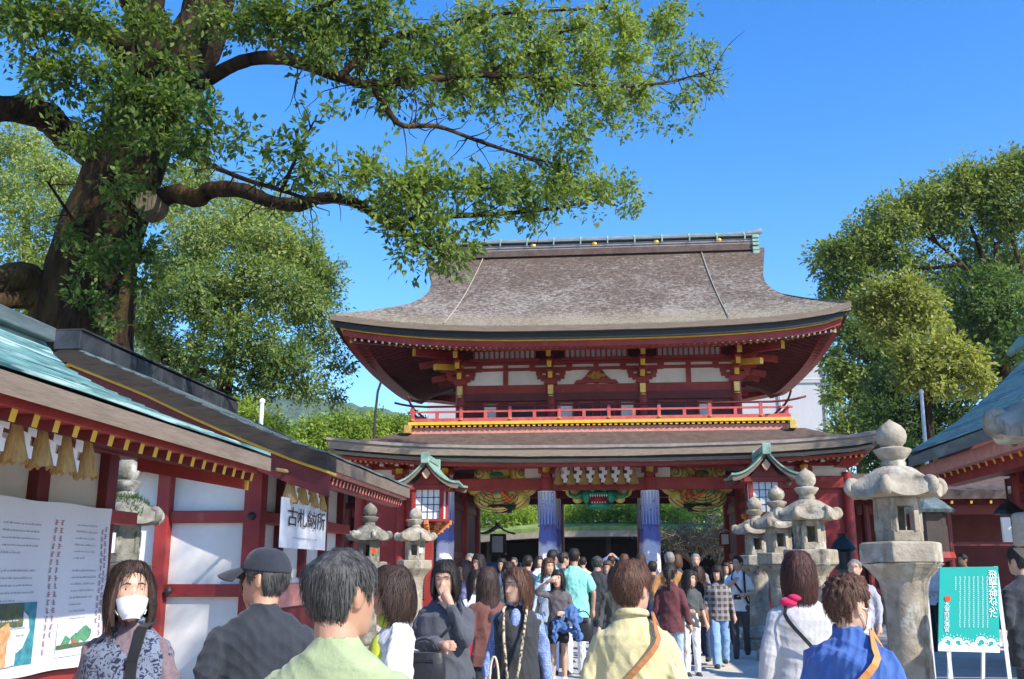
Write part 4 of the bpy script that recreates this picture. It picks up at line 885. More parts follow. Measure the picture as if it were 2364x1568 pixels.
# ================================================================== POLES
def pole(label, x, yb, yt, Y, r, m, name='pole', cat='pole'):
    p = atY(x, yt, Y); q = atY(x, yb, Y); mb = MB(); mb.tube([(q.x, Y, 0), (p.x, Y, p.z)], [r, r*.8], 10); mb.lathe([(r*1.1, 0), (r*1.1, .06), (r*.4, .1)], 10, (p.x, Y, p.z)); o = mb.obj(name, m); return props(o, label, cat)
pole('white pole rising behind the left roofs', 605, 1000, 930, 21, .06, M['white_frame'])
pole('slim grey pole in front of the dark trees on the right', 2127, 1010, 908, 24, .055, M['grey_metal'])
p = [atY(x, y, 38) for x, y in ((862, 1040), (866, 960), (872, 905), (880, 880))]
t = thing('security_arm', 'thin bent pole with two arms against the sky left of the gate', 'pole', (p[0].x, 38, 0))
mb = MB(); mb.tube([(p[0].x, 38, 0)]+p, [.07, .06, .055, .05, .05], 8); mb.obj('mast', M['iron'], t)
mb = MB(); mb.tube([p[3]]+[atY(x, y, 38) for x, y in ((892, 876), (908, 868))], [.05, .07, .06], 8); mb.obj('arm', M['iron'], t)
mb = MB(); mb.tube([p[3]]+[atY(x, y, 38) for x, y in ((874, 868), (866, 864))], [.04, .035, .03], 8); mb.obj('arm', M['iron'], t)

# ================================================================== STONE LANTERNS
def hexring(r, z, n=6, ph=math.pi/6): return [(r*math.cos(ph+6.2832*k/n), r*math.sin(ph+6.2832*k/n), z) for k in range(n)]
def hexprism(mb, prof, n=6, ph=0.0, sub=1):
    mb.lathe(prof, n, ph=ph)
def make_lantern(label, seed, m, square=True, moss=False):
    rs = np.random.RandomState(seed); t = thing('stone_lantern', label, 'stone lantern', group='stone lanterns along the approach')
    def jit(mb, a=.006):
        mb.v = [(x+rs.uniform(-a, a), y+rs.uniform(-a, a), z+rs.uniform(-a, a)) for x, y, z in mb.v]; return mb
    ph = math.pi/6
    mb = MB(); mb.lathe([(.52, 0), (.52, .16), (.48, .2)], 6, ph=ph); mb.lathe([(.4, .2), (.42, .26), (.36, .34), (.27, .4), (.25, .44)], 24); jit(mb).obj('base', m, t, bevel=.02, local=True)
    mb = MB(); mb.lathe([(.215, .42), (.21, .6), (.2, .9), (.205, 1.2), (.225, 1.36), (.24, 1.42)], 28); jit(mb, .003).obj('shaft', m, t, smooth=True, auto=50, local=True)
    mb = MB(); mb.lathe([(.23, 1.4), (.26, 1.45), (.35, 1.56), (.39, 1.6)], 24, lobes=12, amp=.03); mb.lathe([(.4, 1.6), (.415, 1.62), (.415, 1.78), (.395, 1.8)], 6, ph=ph); jit(mb).obj('platform', m, t, bevel=.015, local=True)
    # firebox: six posts with open windows
    mb = MB(); mb.lathe([(.24, 1.8), (.24, 1.9)], 6, ph=ph); mb.lathe([(.24, 2.12), (.24, 2.2)], 6, ph=ph)
    for k in range(6):
        a = ph+k*math.pi/3; c = Vector((.2*math.cos(a), .2*math.sin(a), 2.01)); mb.box(c, (.07, .07, .24), rz=a)
    fb = jit(mb, .003).obj('firebox', m, t, bevel=.01, local=True)
    for k in (1, 3, 5):                                                                         # three sides closed by a panel
        a = k*math.pi/3 + 0; c = Vector((.175*math.cos(a+math.pi/3*0), .175*math.sin(a), 2.01)); mb = MB(); mb.box(c, (.04, .17, .23), rz=a); mb.obj('panel', m, fb, local=True)
    # cap: domed, six corners rising into scrolls
    mb = MB(); n = 60; rad = np.linspace(0.07, .43, 10); P = []
    def cap_z(r, a, under=False):
        c = abs(math.cos(3*(a-ph)))**3 if math.cos(3*(a-ph)) > -2 else 0
        k = (math.cos(6*(a-ph)/1)+1)/2
        base = 2.55-.3*(r/.43)**2.0 if not under else 2.2+.0*r
        return base + (.1 if not under else .05)*max(0, (r-.22)/.21)**2*k**2
    def cap_r(r, a):
        q = ((a-ph) % (math.pi/3))-math.pi/6; hexf = math.cos(math.pi/6)/math.cos(q if abs(q) <= math.pi/6 else 0); f = (r/.43)**2
        return r*((1-f)+f*hexf*1.12)
    for r in rad: P.append([(cap_r(r, a)*math.cos(a), cap_r(r, a)*math.sin(a), cap_z(r, a)+rs.uniform(-.006, .006)) for a in np.linspace(0, 2*math.pi, n+1)[:-1]])
    top = [p for row in P for p in row]; k = len(rad); b0 = 0; mb.v.extend(top)
    P2 = [[(cap_r(r, a)*math.cos(a), cap_r(r, a)*math.sin(a), cap_z(r, a, True)) for a in np.linspace(0, 2*math.pi, n+1)[:-1]] for r in (.43, .4, .24, .08)]
    mb.v.extend([p for row in P2 for p in row]); K = k+4
    for i in range(K-1):
        for j in range(n): mb.f.append((i*n+j, i*n+(j+1) % n, (i+1)*n+(j+1) % n, (i+1)*n+j)); mb.mi.append(0)
    mb.f.append(tuple(range(n-1, -1, -1))); mb.f.append(tuple((K-1)*n+j for j in range(n))); mb.mi += [0, 0]
    cp_ = mb.obj('cap', m, t, smooth=True, auto=60, local=True)
    for k in range(6):
        a = ph+k*math.pi/3; ca, sa = math.cos(a), math.sin(a); mb = MB()
        pts = []; rr_ = []
        for q in np.linspace(0, 1, 11):
            th = -1.8+q*4.9; rho = .068*(1-q*.5); cx0, cz0 = .42, 2.32
            pts.append((( cx0+rho*math.cos(th))*ca, (cx0+rho*math.cos(th))*sa, cz0+rho*math.sin(th))); rr_.append(.056*(1-.3*q))
        mb.tube(pts, rr_, 10, sec=.95); jit(mb, .004); mb.obj('scroll', m, cp_, smooth=True, auto=50, local=True)
    mb = MB(); mb.lathe([(.11, 2.5), (.125, 2.57), (.11, 2.62), (.14, 2.66), (.185, 2.76), (.188, 2.79), (.14, 2.81), (.1, 2.83)], 24)
    mb.lathe([(.1, 2.83), (.14, 2.88), (.155, 2.95), (.14, 3.02), (.1, 3.07), (.06, 3.1), (.02, 3.13), (.005, 3.15)], 24); jit(mb, .004).obj('finial', m, t, smooth=True, auto=50, local=True)
    for o in list(t.children_recursive):
        vs_ = o.data.vertices; a_ = np.empty(len(vs_)*3, dtype=np.float32); vs_.foreach_get('co', a_); a_ = a_.reshape(-1, 3); a_[:, 2] = np.interp(a_[:, 2], [0, 1.4, 1.6, 1.8, 2.2, 2.5, 2.83, 3.15], [0, 1.5, 1.69, 1.9, 2.34, 2.64, 2.86, 3.15]); vs_.foreach_set('co', a_.ravel()); o.data.update()
    return t
P_LAN = [
 ('tall weathered stone lantern beside the green sign, finial against the trees', 2053, 968, 10.0, M['stone'], 1),
 ('pale stone lantern behind the bobbed woman, closest of three in line', 1858, 1080, 15.3, M['stone'], 2),
 ('stone lantern in the middle of the three in line before the gate', 1790, 1120, 18.5, M['stone'], 3),
 ('stone lantern at the far end of the three in line, below the right wooden lantern', 1740, 1145, 21.2, M['stone'], 4),
 ('stone lantern in front of the left wooden lantern, white paper in its firebox', 960, 1170, 22.0, M['stone'], 5),
 ('dark mossy stone lantern with a red patch left of the wooden lantern', 855, 1160, 19.0, M['stone_dark'], 6),
 ('mossy stone lantern between the near booth and the white panels', 296, 1052, 9.6, M['stone_dark'], 7),
 ('huge stone lantern cap and platform cut off by the right edge', 2458, 890, 6.3, M['stone'], 8)]
for lab, x, y, Y, m, sd_ in P_LAN:
    t = make_lantern(lab, sd_, m); p = atY(x, y, Y); s = p.z/3.15 if sd_ != 8 else 1.0; t.location = (p.x, Y, 0); t.scale = (s, s, s); t.rotation_euler = (0, 0, R({1: 33, 2: 28, 3: 31, 4: 27, 5: 33, 6: 26, 7: 22, 8: 30}[sd_])); ORG[t.name] = Vector((p.x, Y, 0))
    if sd_ in (5, 6):
        mb = MB(); mb.box((.04, -.24, 2.12), (.13, .02, .12), rz=R(-27)); mb.obj('notice_patch', M['paper'] if sd_ == 5 else M['red_paint'], t, local=True)
    if sd_ == 7:
        rg = np.random.RandomState(4)
        mb = MB()
        for k in range(900):
            a = rg.uniform(0, 6.28); r = rg.uniform(.03, .4); z = 2.68-.3*(r/.43)**2.0; L = rg.uniform(.03, .09); d = rg.uniform(-.05, .05, 2)
            mb.add([(r*math.cos(a)-.006, r*math.sin(a), z), (r*math.cos(a)+.006, r*math.sin(a), z), (r*math.cos(a)+d[0], r*math.sin(a)+d[1], z+L)], [(0, 1, 2)])
        fm = mb.obj('fern_growth', M['leaf_deep'], t, local=True); fm['kind'] = 'stuff'
# ================================================================== RED WOODEN LANTERNS with copper roofs
def wood_lantern(label, x, y, Y):
    top = atY(x, y, Y); t = thing('wooden_lantern', label, 'lantern', (top.x, Y, 0), 'red wooden lanterns flanking the gate'); z = top.z-1.55
    def bx(mb, a, b_, c, d, e, f, mi=0): mb.bb(top.x+a, top.x+b_, Y+c, Y+d, z+e, z+f, mi)
    mb = MB(); bx(mb, -.09, .09, -.09, .09, -z, -.25); mb.obj('post', M['red'], t)
    mb = MB()
    for k in range(3):
        q = .2+.14*k
        bx(mb, -q, q, -.06, .06, -.3+.11*k, -.22+.11*k); bx(mb, -.06, .06, -q, q, -.3+.11*k, -.221+.11*k)
        for s in (-1, 1):
            for a, c in ((s*q, 0), (0, s*q), (s*q*.6, s*q*.6), (s*q*.6, -s*q*.6)): bx(mb, a-.055, a+.055, c-.055, c+.055, -.23+.11*k, -.12+.11*k)
    mb.obj('bracket', mat('orange_bracket_paint', (.5, .15, .05), (.58, .24, .08), .6, 8) if 'orange_bracket_paint' not in bpy.data.materials else bpy.data.materials['orange_bracket_paint'], t, bevel=.01)
    mb = MB(); bx(mb, -.5, .5, -.5, .5, .06, .12)
    for a in (-1, 1):
        for c in (-1, 1): bx(mb, a*.34-.05, a*.34+.05, c*.34-.05, c*.34+.05, .12, .82)
    bx(mb, -.5, .5, -.44, .44, .82, .94); mb.obj('frame', M['red'], t, bevel=.01)
    mb = MB(); bx(mb, -.29, .29, -.33, .33, .13, .82); bx(mb, -.33, .33, -.285, .285, .131, .819); pn = mb.obj('pane', M['paper'], t)
    mb = MB()
    for k in range(1, 4): bx(mb, -.29+.145*k-.008, -.29+.145*k+.008, -.345, -.331, .13, .82)
    for k in range(1, 4): bx(mb, -.29, .29, -.343, -.333, .12+.17*k, .136+.17*k)
    mb.obj('muntin', M['dark_wood'], pn)
    def rz_(u): u = abs(u); return .95+.6*(1-u)**1.9
    mb = MB(); P = [[(top.x+u*.82, Y+v*.78, z+rz_(u)+.05*abs(v)*abs(u)**2) for u in np.linspace(-1, 1, 21)] for v in np.linspace(-1, 1, 9)]; mb.slab(P, .05); mb.obj('copper_roof', M['copper_pale'], t, smooth=True, auto=50)
    for v in (-1, 1):
        mb = MB(); us = np.linspace(-1, 1, 21); mb.prism([(top.x+u*.8, z+rz_(u)-.05) for u in us]+[(top.x+u*.78, z+rz_(u)-.13) for u in us[::-1]], Y+v*.72-.03, Y+v*.72+.03); mb.obj('barge_board', M['fascia'], t)
        mb = MB(); mb.prism([(top.x+u*.62, z+min(rz_(u)-.12, 1.4)) for u in us]+[(top.x+.5, z+.93), (top.x-.5, z+.93)], Y+v*.4-.02, Y+v*.4+.02); mb.obj('gable_panel', M['red'], t)
        mb = MB(); mb.prism([(top.x, z+1.33), (top.x+.1, z+1.2), (top.x+.06, z+1.12), (top.x, z+1.06), (top.x-.06, z+1.12), (top.x-.1, z+1.2)], Y+v*.62-.03, Y+v*.62+.03); mb.obj('gable_pendant', mat('pink_gilt', (.62, .3, .2), (.7, .5, .3), .5, 12) if 'pink_gilt' not in bpy.data.materials else bpy.data.materials['pink_gilt'], t)
    mb = MB(); bx(mb, -.07, .07, -.8, .8, 1.5, 1.64); bx(mb, -.1, .1, -.84, -.74, 1.42, 1.68); bx(mb, -.1, .1, .74, .84, 1.42, 1.68); mb.obj('ridge', M['copper_pale'], t, bevel=.015)
    for s in (-1, 1):
        mb = MB(); mb.prism([(top.x+s*.66, z+.92), (top.x+s*.78, z+.98), (top.x+s*.52, z+.82)], Y-.5, Y-.42); mb.obj('corner_fitting', M['yellow'], t)
wood_lantern('red wooden lantern with a copper roof left of the passage', 995, 1065, 24)
wood_lantern('red wooden lantern with a copper roof at the right end of the gate', 1757, 1045, 24)
# dark bronze figure-lantern and hanging lantern near the tall stone lantern
q = atY(1944, 1232, 20); t = thing('bronze_lantern', 'small dark bronze lantern standing beside the tall stone lantern', 'lantern', (q.x, 20, 0))
mb = MB(); mb.lathe([(.3, 0), (.28, .5), (.12, .55), (.1, q.z-.75), (.2, q.z-.68)], 12, (q.x, 20, 0)); mb.obj('stem', M['stone_dark'], t, smooth=True, auto=40)
mb = MB(); mb.lathe([(.16, -.68), (.17, -.35), (.26, -.3), (.14, -.12), (.08, -.08), (.1, 0)], 10, (q.x, 20, q.z)); mb.obj('lantern_head', M['iron'], t, smooth=True, auto=40)
q = atY(2142, 1150, 14); t = thing('hanging_lantern', 'dark hanging lantern on a slim pole just right of the tall stone lantern', 'lantern', (q.x, 14, q.z-.8))
mb = MB(); mb.lathe([(.02, .25), (.05, .05), (.2, -.05), (.36, -.16), (.33, -.2)], 6, (q.x, 14, q.z)); mb.obj('lantern_roof', M['copper_dark'], t)
mb = MB(); mb.lathe([(.22, -.2), (.22, -.72)], 6, (q.x, 14, q.z)); mb.obj('lantern_body', M['dark_wood'], t)
mb = MB(); mb.lathe([(.28, -.72), (.3, -.8), (.12, -.86)], 6, (q.x, 14, q.z)); mb.obj('lantern_base', M['red'], t)
mb = MB(); mb.tube([(q.x-.05, 14.3, 0), (q.x-.05, 14.3, q.z)], .03, 8); mb.obj('pole', M['grey_metal'], t)
# ================================================================== GREEN SIGN
M['green_sign'] = mat('teal_sign', (.0, .3, .25), (.0, .33, .28), .45, 2)
M['sign_print'] = mat('white_lettering', (.75, .78, .76), rough=.6); M['sign_pale'] = mat('pale_lettering', (.35, .6, .55), rough=.6)
SY = 9.0
tl, tr, bl, br = [atY(x, y, SY) for x, y in ((2176, 1310), (2312, 1308), (2166, 1503), (2308, 1507))]
sgn = thing('info_sign', 'teal sign board with white vertical lettering and wave pattern on white legs', 'sign', ((bl.x+br.x)/2, SY, 0))
lean = R(6); W = (tr.x-tl.x+br.x-bl.x)/2; x0 = (tl.x+bl.x)/2; zb0, zt0 = (bl.z+br.z)/2, (tl.z+tr.z)/2; H_ = zt0-zb0
def sp(a, b_, d=0): p = bl.lerp(br, a).lerp(tl.lerp(tr, a), b_); return (p.x, SY+b_*H_*math.tan(lean)-d, p.z)
mb = MB(); mb.add([sp(0, 0), sp(1, 0), sp(1, 1), sp(0, 1), sp(0, 0, -.02), sp(1, 0, -.02), sp(1, 1, -.02), sp(0, 1, -.02)], [(0, 1, 2, 3), (7, 6, 5, 4), (0, 4, 5, 1), (1, 5, 6, 2), (2, 6, 7, 3), (3, 7, 4, 0)]); mb.obj('board', M['green_sign'], sgn)
for a in (.02, .98):
    mb = MB(); mb.bar(sp(a, 1.0, -.035), (x0+W*a, SY-zb0*math.tan(lean)*1, 0), .03, .03); mb.obj('leg', M['white_frame'], sgn); mb = MB(); mb.bar(sp(a*.6+.2, .9, -.045), (x0+W*(a*.6+.2), SY+.5, 0), .025, .025); mb.obj('leg', M['white_frame'], sgn)
for k, ch in enumerate('飛龍天神ねぶた'): text(ch, .075, 'lettering', M['sign_print'], sgn, sp(.9, .9-.077*k, .004), (R(90)-lean, 0, 0))
for k, ch in enumerate('太宰府天満宮'): text(ch, .046, 'lettering', M['sign_print'], sgn, sp(.13, .55-.06*k, .004), (R(90)-lean, 0, 0))
mb = MB(); mb.lathe([(.025, 0), (.025, .003)], 14); o = mb.obj('red_seal', M['red_paint'], sgn, local=True); o.location = Vector(sp(.14, .62, .005))-ORG[sgn.name]; o.rotation_euler = (R(90), 0, 0)
mb = MB()
for c in range(8):
    a = .26+.076*c; b_ = .88; end = .28 if c else .72
    while b_ > end:
        d = .02
        for q in range(2): u = a+rt.uniform(-.004, .004); mb.add([sp(u, b_-q*.009, .003), sp(u+.026, b_-q*.009, .003), sp(u+.026, b_-q*.009+.005, .003), sp(u, b_-q*.009+.005, .003)], [(0, 1, 2, 3)])
        u = a+rt.uniform(0, .018); mb.add([sp(u, b_-.012, .0032), sp(u+.007, b_-.012, .0032), sp(u+.007, b_+.008, .0032), sp(u, b_+.008, .0032)], [(0, 1, 2, 3)])
        b_ -= .0245
mb.obj('body_lettering', M['sign_pale'], sgn)
mb = MB()
mb.add([sp(0, 0, .003), sp(1, 0, .003)]+[sp(1-k/24, .06+.035*abs(math.sin(k*.8)), .003) for k in range(25)], [tuple(range(27))])
for cx0, cb, r in ((.15, .1, .1), (.32, .1, .09), (.46, .09, .06), (.7, .11, .1), (.86, .1, .085), (.98, .08, .05), (.06, .07, .06), (.58, .07, .06)):
    for q in (1, .62):
        n = 14; aa = np.linspace(-.4, 3.4, n); ro, ri = r*q, r*q*.72
        vs = [sp(cx0+ro*math.cos(a), cb+ro*math.sin(a)*.72, .004) for a in aa]+[sp(cx0+ri*math.cos(a), cb+ri*math.sin(a)*.72, .004) for a in aa]
        mb.add(vs, [(i, i+1, n+i+1, n+i) for i in range(n-1)])
    for q in range(4): a = .7+q*.5; mb.add([sp(cx0+(r+.015)*math.cos(a)-.006, cb+(r+.02)*math.sin(a)*.75, .004), sp(cx0+(r+.015)*math.cos(a)+.006, cb+(r+.02)*math.sin(a)*.75, .004), sp(cx0+(r+.05)*math.cos(a), cb+(r+.05)*math.sin(a)*.78, .004)], [(0, 1, 2)])
mb.obj('wave_pattern', M['sign_print'], sgn)
# ================================================================== TREES
def foliage(name, blobs, n, L, W, m, parent, seed, spray=9, spread=.16, edge=2.0, droop=.15, coh=0.0):
    """leaf-sized folded faces gathered in sprays; blobs = (centre, (rx, ry, rz), weight, tint)"""
    rs = np.random.RandomState(seed); vol = np.array([b[2]*(b[1][0]*b[1][1]*b[1][2])**(2/3) for b in blobs]); vol /= vol.sum()
    ns = n//spray; pick = rs.choice(len(blobs), ns, p=vol)
    C = np.array([tuple(b[0]) for b in blobs]); Rr = np.array([b[1] for b in blobs]); T = np.array([b[3] for b in blobs])
    d = rs.normal(size=(ns, 3)); d /= np.linalg.norm(d, axis=1)[:, None]
    rad = rs.rand(ns, 1)**(1/edge)
    # ragged outline: push sprays in or out with a lumpy function of direction
    lump = 1+.2*np.sin(d[:, :1]*5+pick[:, None]*1.7)+.2*np.sin(d[:, 2:3]*6+pick[:, None]*2.3)+.14*np.sin(d[:, 1:2]*7+pick[:, None])
    S = C[pick]+d*rad*Rr[pick]*lump
    out = d+np.array([0, 0, .25])+rs.normal(scale=.5, size=(ns, 3)); out /= np.linalg.norm(out, axis=1)[:, None]
    tint = np.clip(T[pick]+rs.normal(scale=.16, size=ns), 0, 1)
    k = spray; S = np.repeat(S, k, 0); O = np.repeat(out, k, 0); tn = np.repeat(tint, k); N = len(S)
    P = S+O*(rs.rand(N, 1)-.4)*spread*1.5+rs.normal(scale=spread*.28, size=(N, 3))
    ax = (P-S)/(spread*.6)*.8+O*.5+rs.normal(scale=.5, size=(N, 3))+np.array([0, 0, -droop*2]); ax /= np.linalg.norm(ax, axis=1)[:, None]
    nr = rs.normal(scale=.65-.25*min(coh, 1), size=(N, 3))+np.array([0, 0, .75])+O*.35+np.repeat(d, k, 0)*coh
    sd_ = np.cross(ax, nr); sd_ /= np.linalg.norm(sd_, axis=1)[:, None]+1e-9; up = np.cross(sd_, ax)
    q_ = rs.uniform(.55, 1.3, (N, 1)); l = L*q_; w = W*q_*rs.uniform(.8, 1.15, (N, 1))
    v = np.empty((N, 4, 3), dtype=np.float32)
    v[:, 0] = P; v[:, 1] = P+ax*l*.45+sd_*w*.5+up*w*.16; v[:, 2] = P+ax*l; v[:, 3] = P+ax*l*.45-sd_*w*.5+up*w*.16
    b = (np.arange(N)*4)[:, None]; f = np.concatenate([b+np.array([0, 1, 2]), b+np.array([0, 2, 3])], 1).reshape(-1, 3).astype(np.int32)
    me = bpy.data.meshes.new(name); me.vertices.add(N*4); org = np.array(ORG.get(parent.name, Vector()), dtype=np.float32)
    me.vertices.foreach_set('co', (v-org).ravel()); me.loops.add(len(f)*3); me.loops.foreach_set('vertex_index', f.ravel())
    me.polygons.add(len(f)); me.polygons.foreach_set('loop_start', np.arange(0, len(f)*3, 3, dtype=np.int32))
    at = me.attributes.new('tint', 'FLOAT', 'POINT'); tv = np.clip(np.repeat(tn+rs.normal(scale=.12, size=N), 4), 0, 1).astype(np.float32); at.data.foreach_set('value', tv)
    me.materials.append(m); me.update(calc_edges=True); return link(name, me, parent)
def blobY(x, y, r, Y, w=1.0, t=.35, flat=.8, dep=1.0):
    p = atY(x, y, Y); q = r*Y/2262.4; return (p, (q, q*dep, q*flat), w, t)
def limb(mb, pts, r0, r1, n=10, seed=0):
    """pts in (x, y, depth); smoothed and slightly knobbly"""
    rs = random.Random(seed); P = [atY(*p) for p in pts]; out = []; m = len(P)
    for i in range(m-1):
        a, b, c, d = P[max(i-1, 0)], P[i], P[i+1], P[min(i+2, m-1)]
        for q in range(5):
            t = q/5; out.append(.5*((2*b)+(c-a)*t+(2*a-5*b+4*c-d)*t*t+(3*b-a-3*c+d)*t**3))
    out.append(P[-1]); k = len(out)
    rad = [(r0+(r1-r0)*(i/(k-1))**.8)*(1+rs.uniform(-.1, .12)) for i in range(k)]
    mb.tube(out, rad, n); return out
def twigs(mb, path, n, L, seed, r=.012):
    rs = random.Random(seed)
    for _ in range(n):
        p = path[rs.randrange(len(path)//3, len(path))]; d = Vector((rs.gauss(0, 1), rs.gauss(0, 1), rs.gauss(.1, .8))).normalized(); q = [p]
        for k in range(4): d = (d+Vector((rs.gauss(0, .35), rs.gauss(0, .35), rs.gauss(0, .3)))).normalized(); q.append(q[-1]+d*L/4*rs.uniform(.7, 1.3))
        mb.tube(q, [r, r*.8, r*.6, r*.45, r*.25], 5)
# --- the great camphor on the left
cam_base = atY(180, 800, 14.5)
camphor = thing('camphor_tree', 'huge old camphor tree leaning over the left roofs with branches reaching across the sky', 'tree', (cam_base.x, 14.5, 0))
tp = [(172, 1300, 14.5), (178, 1000, 14.5), (183, 780, 14.5), (215, 620, 14.4), (262, 480, 14.2), (305, 360, 14.0), (352, 240, 13.8), (392, 140, 13.6)]
mb = MB(); P = [atY(*p) for p in tp]; P[0].z = 0; P[0].x = P[1].x
pts = []; rad = []
R0 = [1.15, .9, .76, .68, .6, .56, .56, .52]
for i in range(len(P)-1):
    for q in range(6): t = q/6; pts.append(P[i].lerp(P[i+1], t)); rad.append(R0[i]+(R0[i+1]-R0[i])*t)
pts.append(P[-1]); rad.append(R0[-1]); n = 40; rs = np.random.RandomState(2); vs = []
for i, (p, r) in enumerate(zip(pts, rad)):
    for j in range(n):
        a = 6.2832*j/n; rr_ = r*(1+.09*math.sin(3*a+i*.12)+.06*math.sin(7*a-i*.2)+.04*math.sin(13*a+i*.5)+rs.uniform(-.02, .02)); vs.append((p.x+rr_*math.cos(a), p.y+rr_*math.sin(a), p.z))
k = len(pts); mb.add(vs, [(i*n+j, i*n+(j+1) % n, (i+1)*n+(j+1) % n, (i+1)*n+j) for i in range(k-1) for j in range(n)]+[tuple((k-1)*n+j for j in range(n))])
mb.obj('trunk', M['bark'], camphor, smooth=True)
mb = MB(); limb(mb, [(385, 190, 13.6), (352, 100, 13.4), (328, 0, 13.2), (300, -120, 13)], .42, .3, 14, 1); limb(mb, [(400, 180, 13.7), (455, 90, 13.9), (490, -20, 14.1), (520, -160, 14.2)], .46, .34, 14, 2); limb(mb, [(330, 250, 13.8), (290, 130, 13.2), (240, 80, 12.6), (120, 40, 12), (-60, 30, 11.5)], .26, .12, 12, 3)
mb.obj('fork', M['bark'], camphor, smooth=True)
BR = {}
def branch(key, pts, r0, r1, tw=0, tl=.6, seed=0):
    mb = MB(); path = limb(mb, pts, r0, r1, 10, seed); BR[key] = path
    if tw: twigs(mb, path, tw, tl, seed)
    return mb.obj('branch', M['bark'], camphor, smooth=True)
branch('L1', [(290, 400, 14.1), (200, 345, 13.8), (140, 300, 13.4), (95, 262, 13), (30, 252, 12.6), (-80, 250, 12.2)], .27, .2, 0, 0, 11)
branch('L2', [(160, 700, 14.4), (90, 660, 14.0), (30, 640, 13.5), (-60, 690, 13)], .3, .2, 0, 0, 12)
branch('L3', [(110, 690, 14.1), (40, 690, 13.6), (-30, 700, 13)], .2, .14, 0, 0, 13)
branch('R1', [(330, 480, 14.1), (400, 448, 13.7), (455, 458, 13.4), (490, 438, 13.2), (560, 440, 13), (620, 464, 12.8), (690, 474, 12.6), (745, 456, 12.5), (820, 468, 12.5), (900, 512, 12.6), (1000, 500, 13.2), (1150, 494, 14.2), (1290, 480, 15.4), (1400, 455, 16.6)], .17, .02, 46, .8, 14)
branch('R1b', [(900, 512, 12.6), (950, 545, 12.6), (1000, 575, 12.7), (1030, 600, 12.8)], .07, .02, 10, .5, 15)
branch('R1c', [(400, 345, 13.7), (470, 375, 12.4), (560, 412, 11.6), (650, 440, 11.2), (740, 470, 11.4)], .05, .02, 14, .6, 16)
branch('R1d', [(650, 440, 11.2), (690, 350, 10.9), (730, 270, 10.7)], .03, .01, 4, .35, 17)
branch('R2', [(420, 240, 13.6), (470, 190, 13.2), (560, 142, 12.8), (640, 134, 12.6), (720, 155, 12.5), (800, 184, 12.6), (860, 196, 12.8), (980, 182, 13.4), (1100, 172, 14.2), (1230, 120, 15.4), (1310, 62, 16.4)], .13, .03, 40, .9, 18)
branch('R2b', [(860, 196, 12.8), (895, 255, 12.9), (930, 290, 13.0), (1010, 292, 13.3), (1100, 324, 13.8), (1210, 360, 14.4), (1290, 380, 15)], .055, .02, 24, .6, 19)
branch('R2c', [(1100, 172, 14.2), (1250, 180, 15.4), (1400, 200, 16.8), (1540, 190, 18.2), (1650, 160, 19.4)], .055, .015, 30, .9, 20)
branch('R2d', [(780, 180, 12.5), (880, 100, 12.8), (1000, 60, 13.6), (1180, 30, 14.8), (1400, 20, 17)], .06, .02, 26, .9, 21)
branch('R3', [(440, 60, 13.8), (560, 40, 13), (660, 45, 12.6), (760, 10, 12.4), (860, -40, 12.2)], .07, .03, 16, .8, 22)
branch('R3b', [(700, 40, 12.5), (720, 90, 12.5), (760, 140, 12.5)], .06, .05, 0, .8, 23)
branch('T1', [(200, 560, 13.6), (150, 480, 12.9), (110, 420, 12.3)], .04, .015, 4, .4, 24)
mb = MB(); q = atY(335, 466, 13.55); mb.tube([q+Vector((0, .3, 0)), q+Vector((.03, -.04, 0))], [.24, .17], 16); o = mb.obj('cut_stub', M['bark_pale'], camphor, smooth=True, auto=40)
b = lambda *a, **k: blobY(*a, **k)
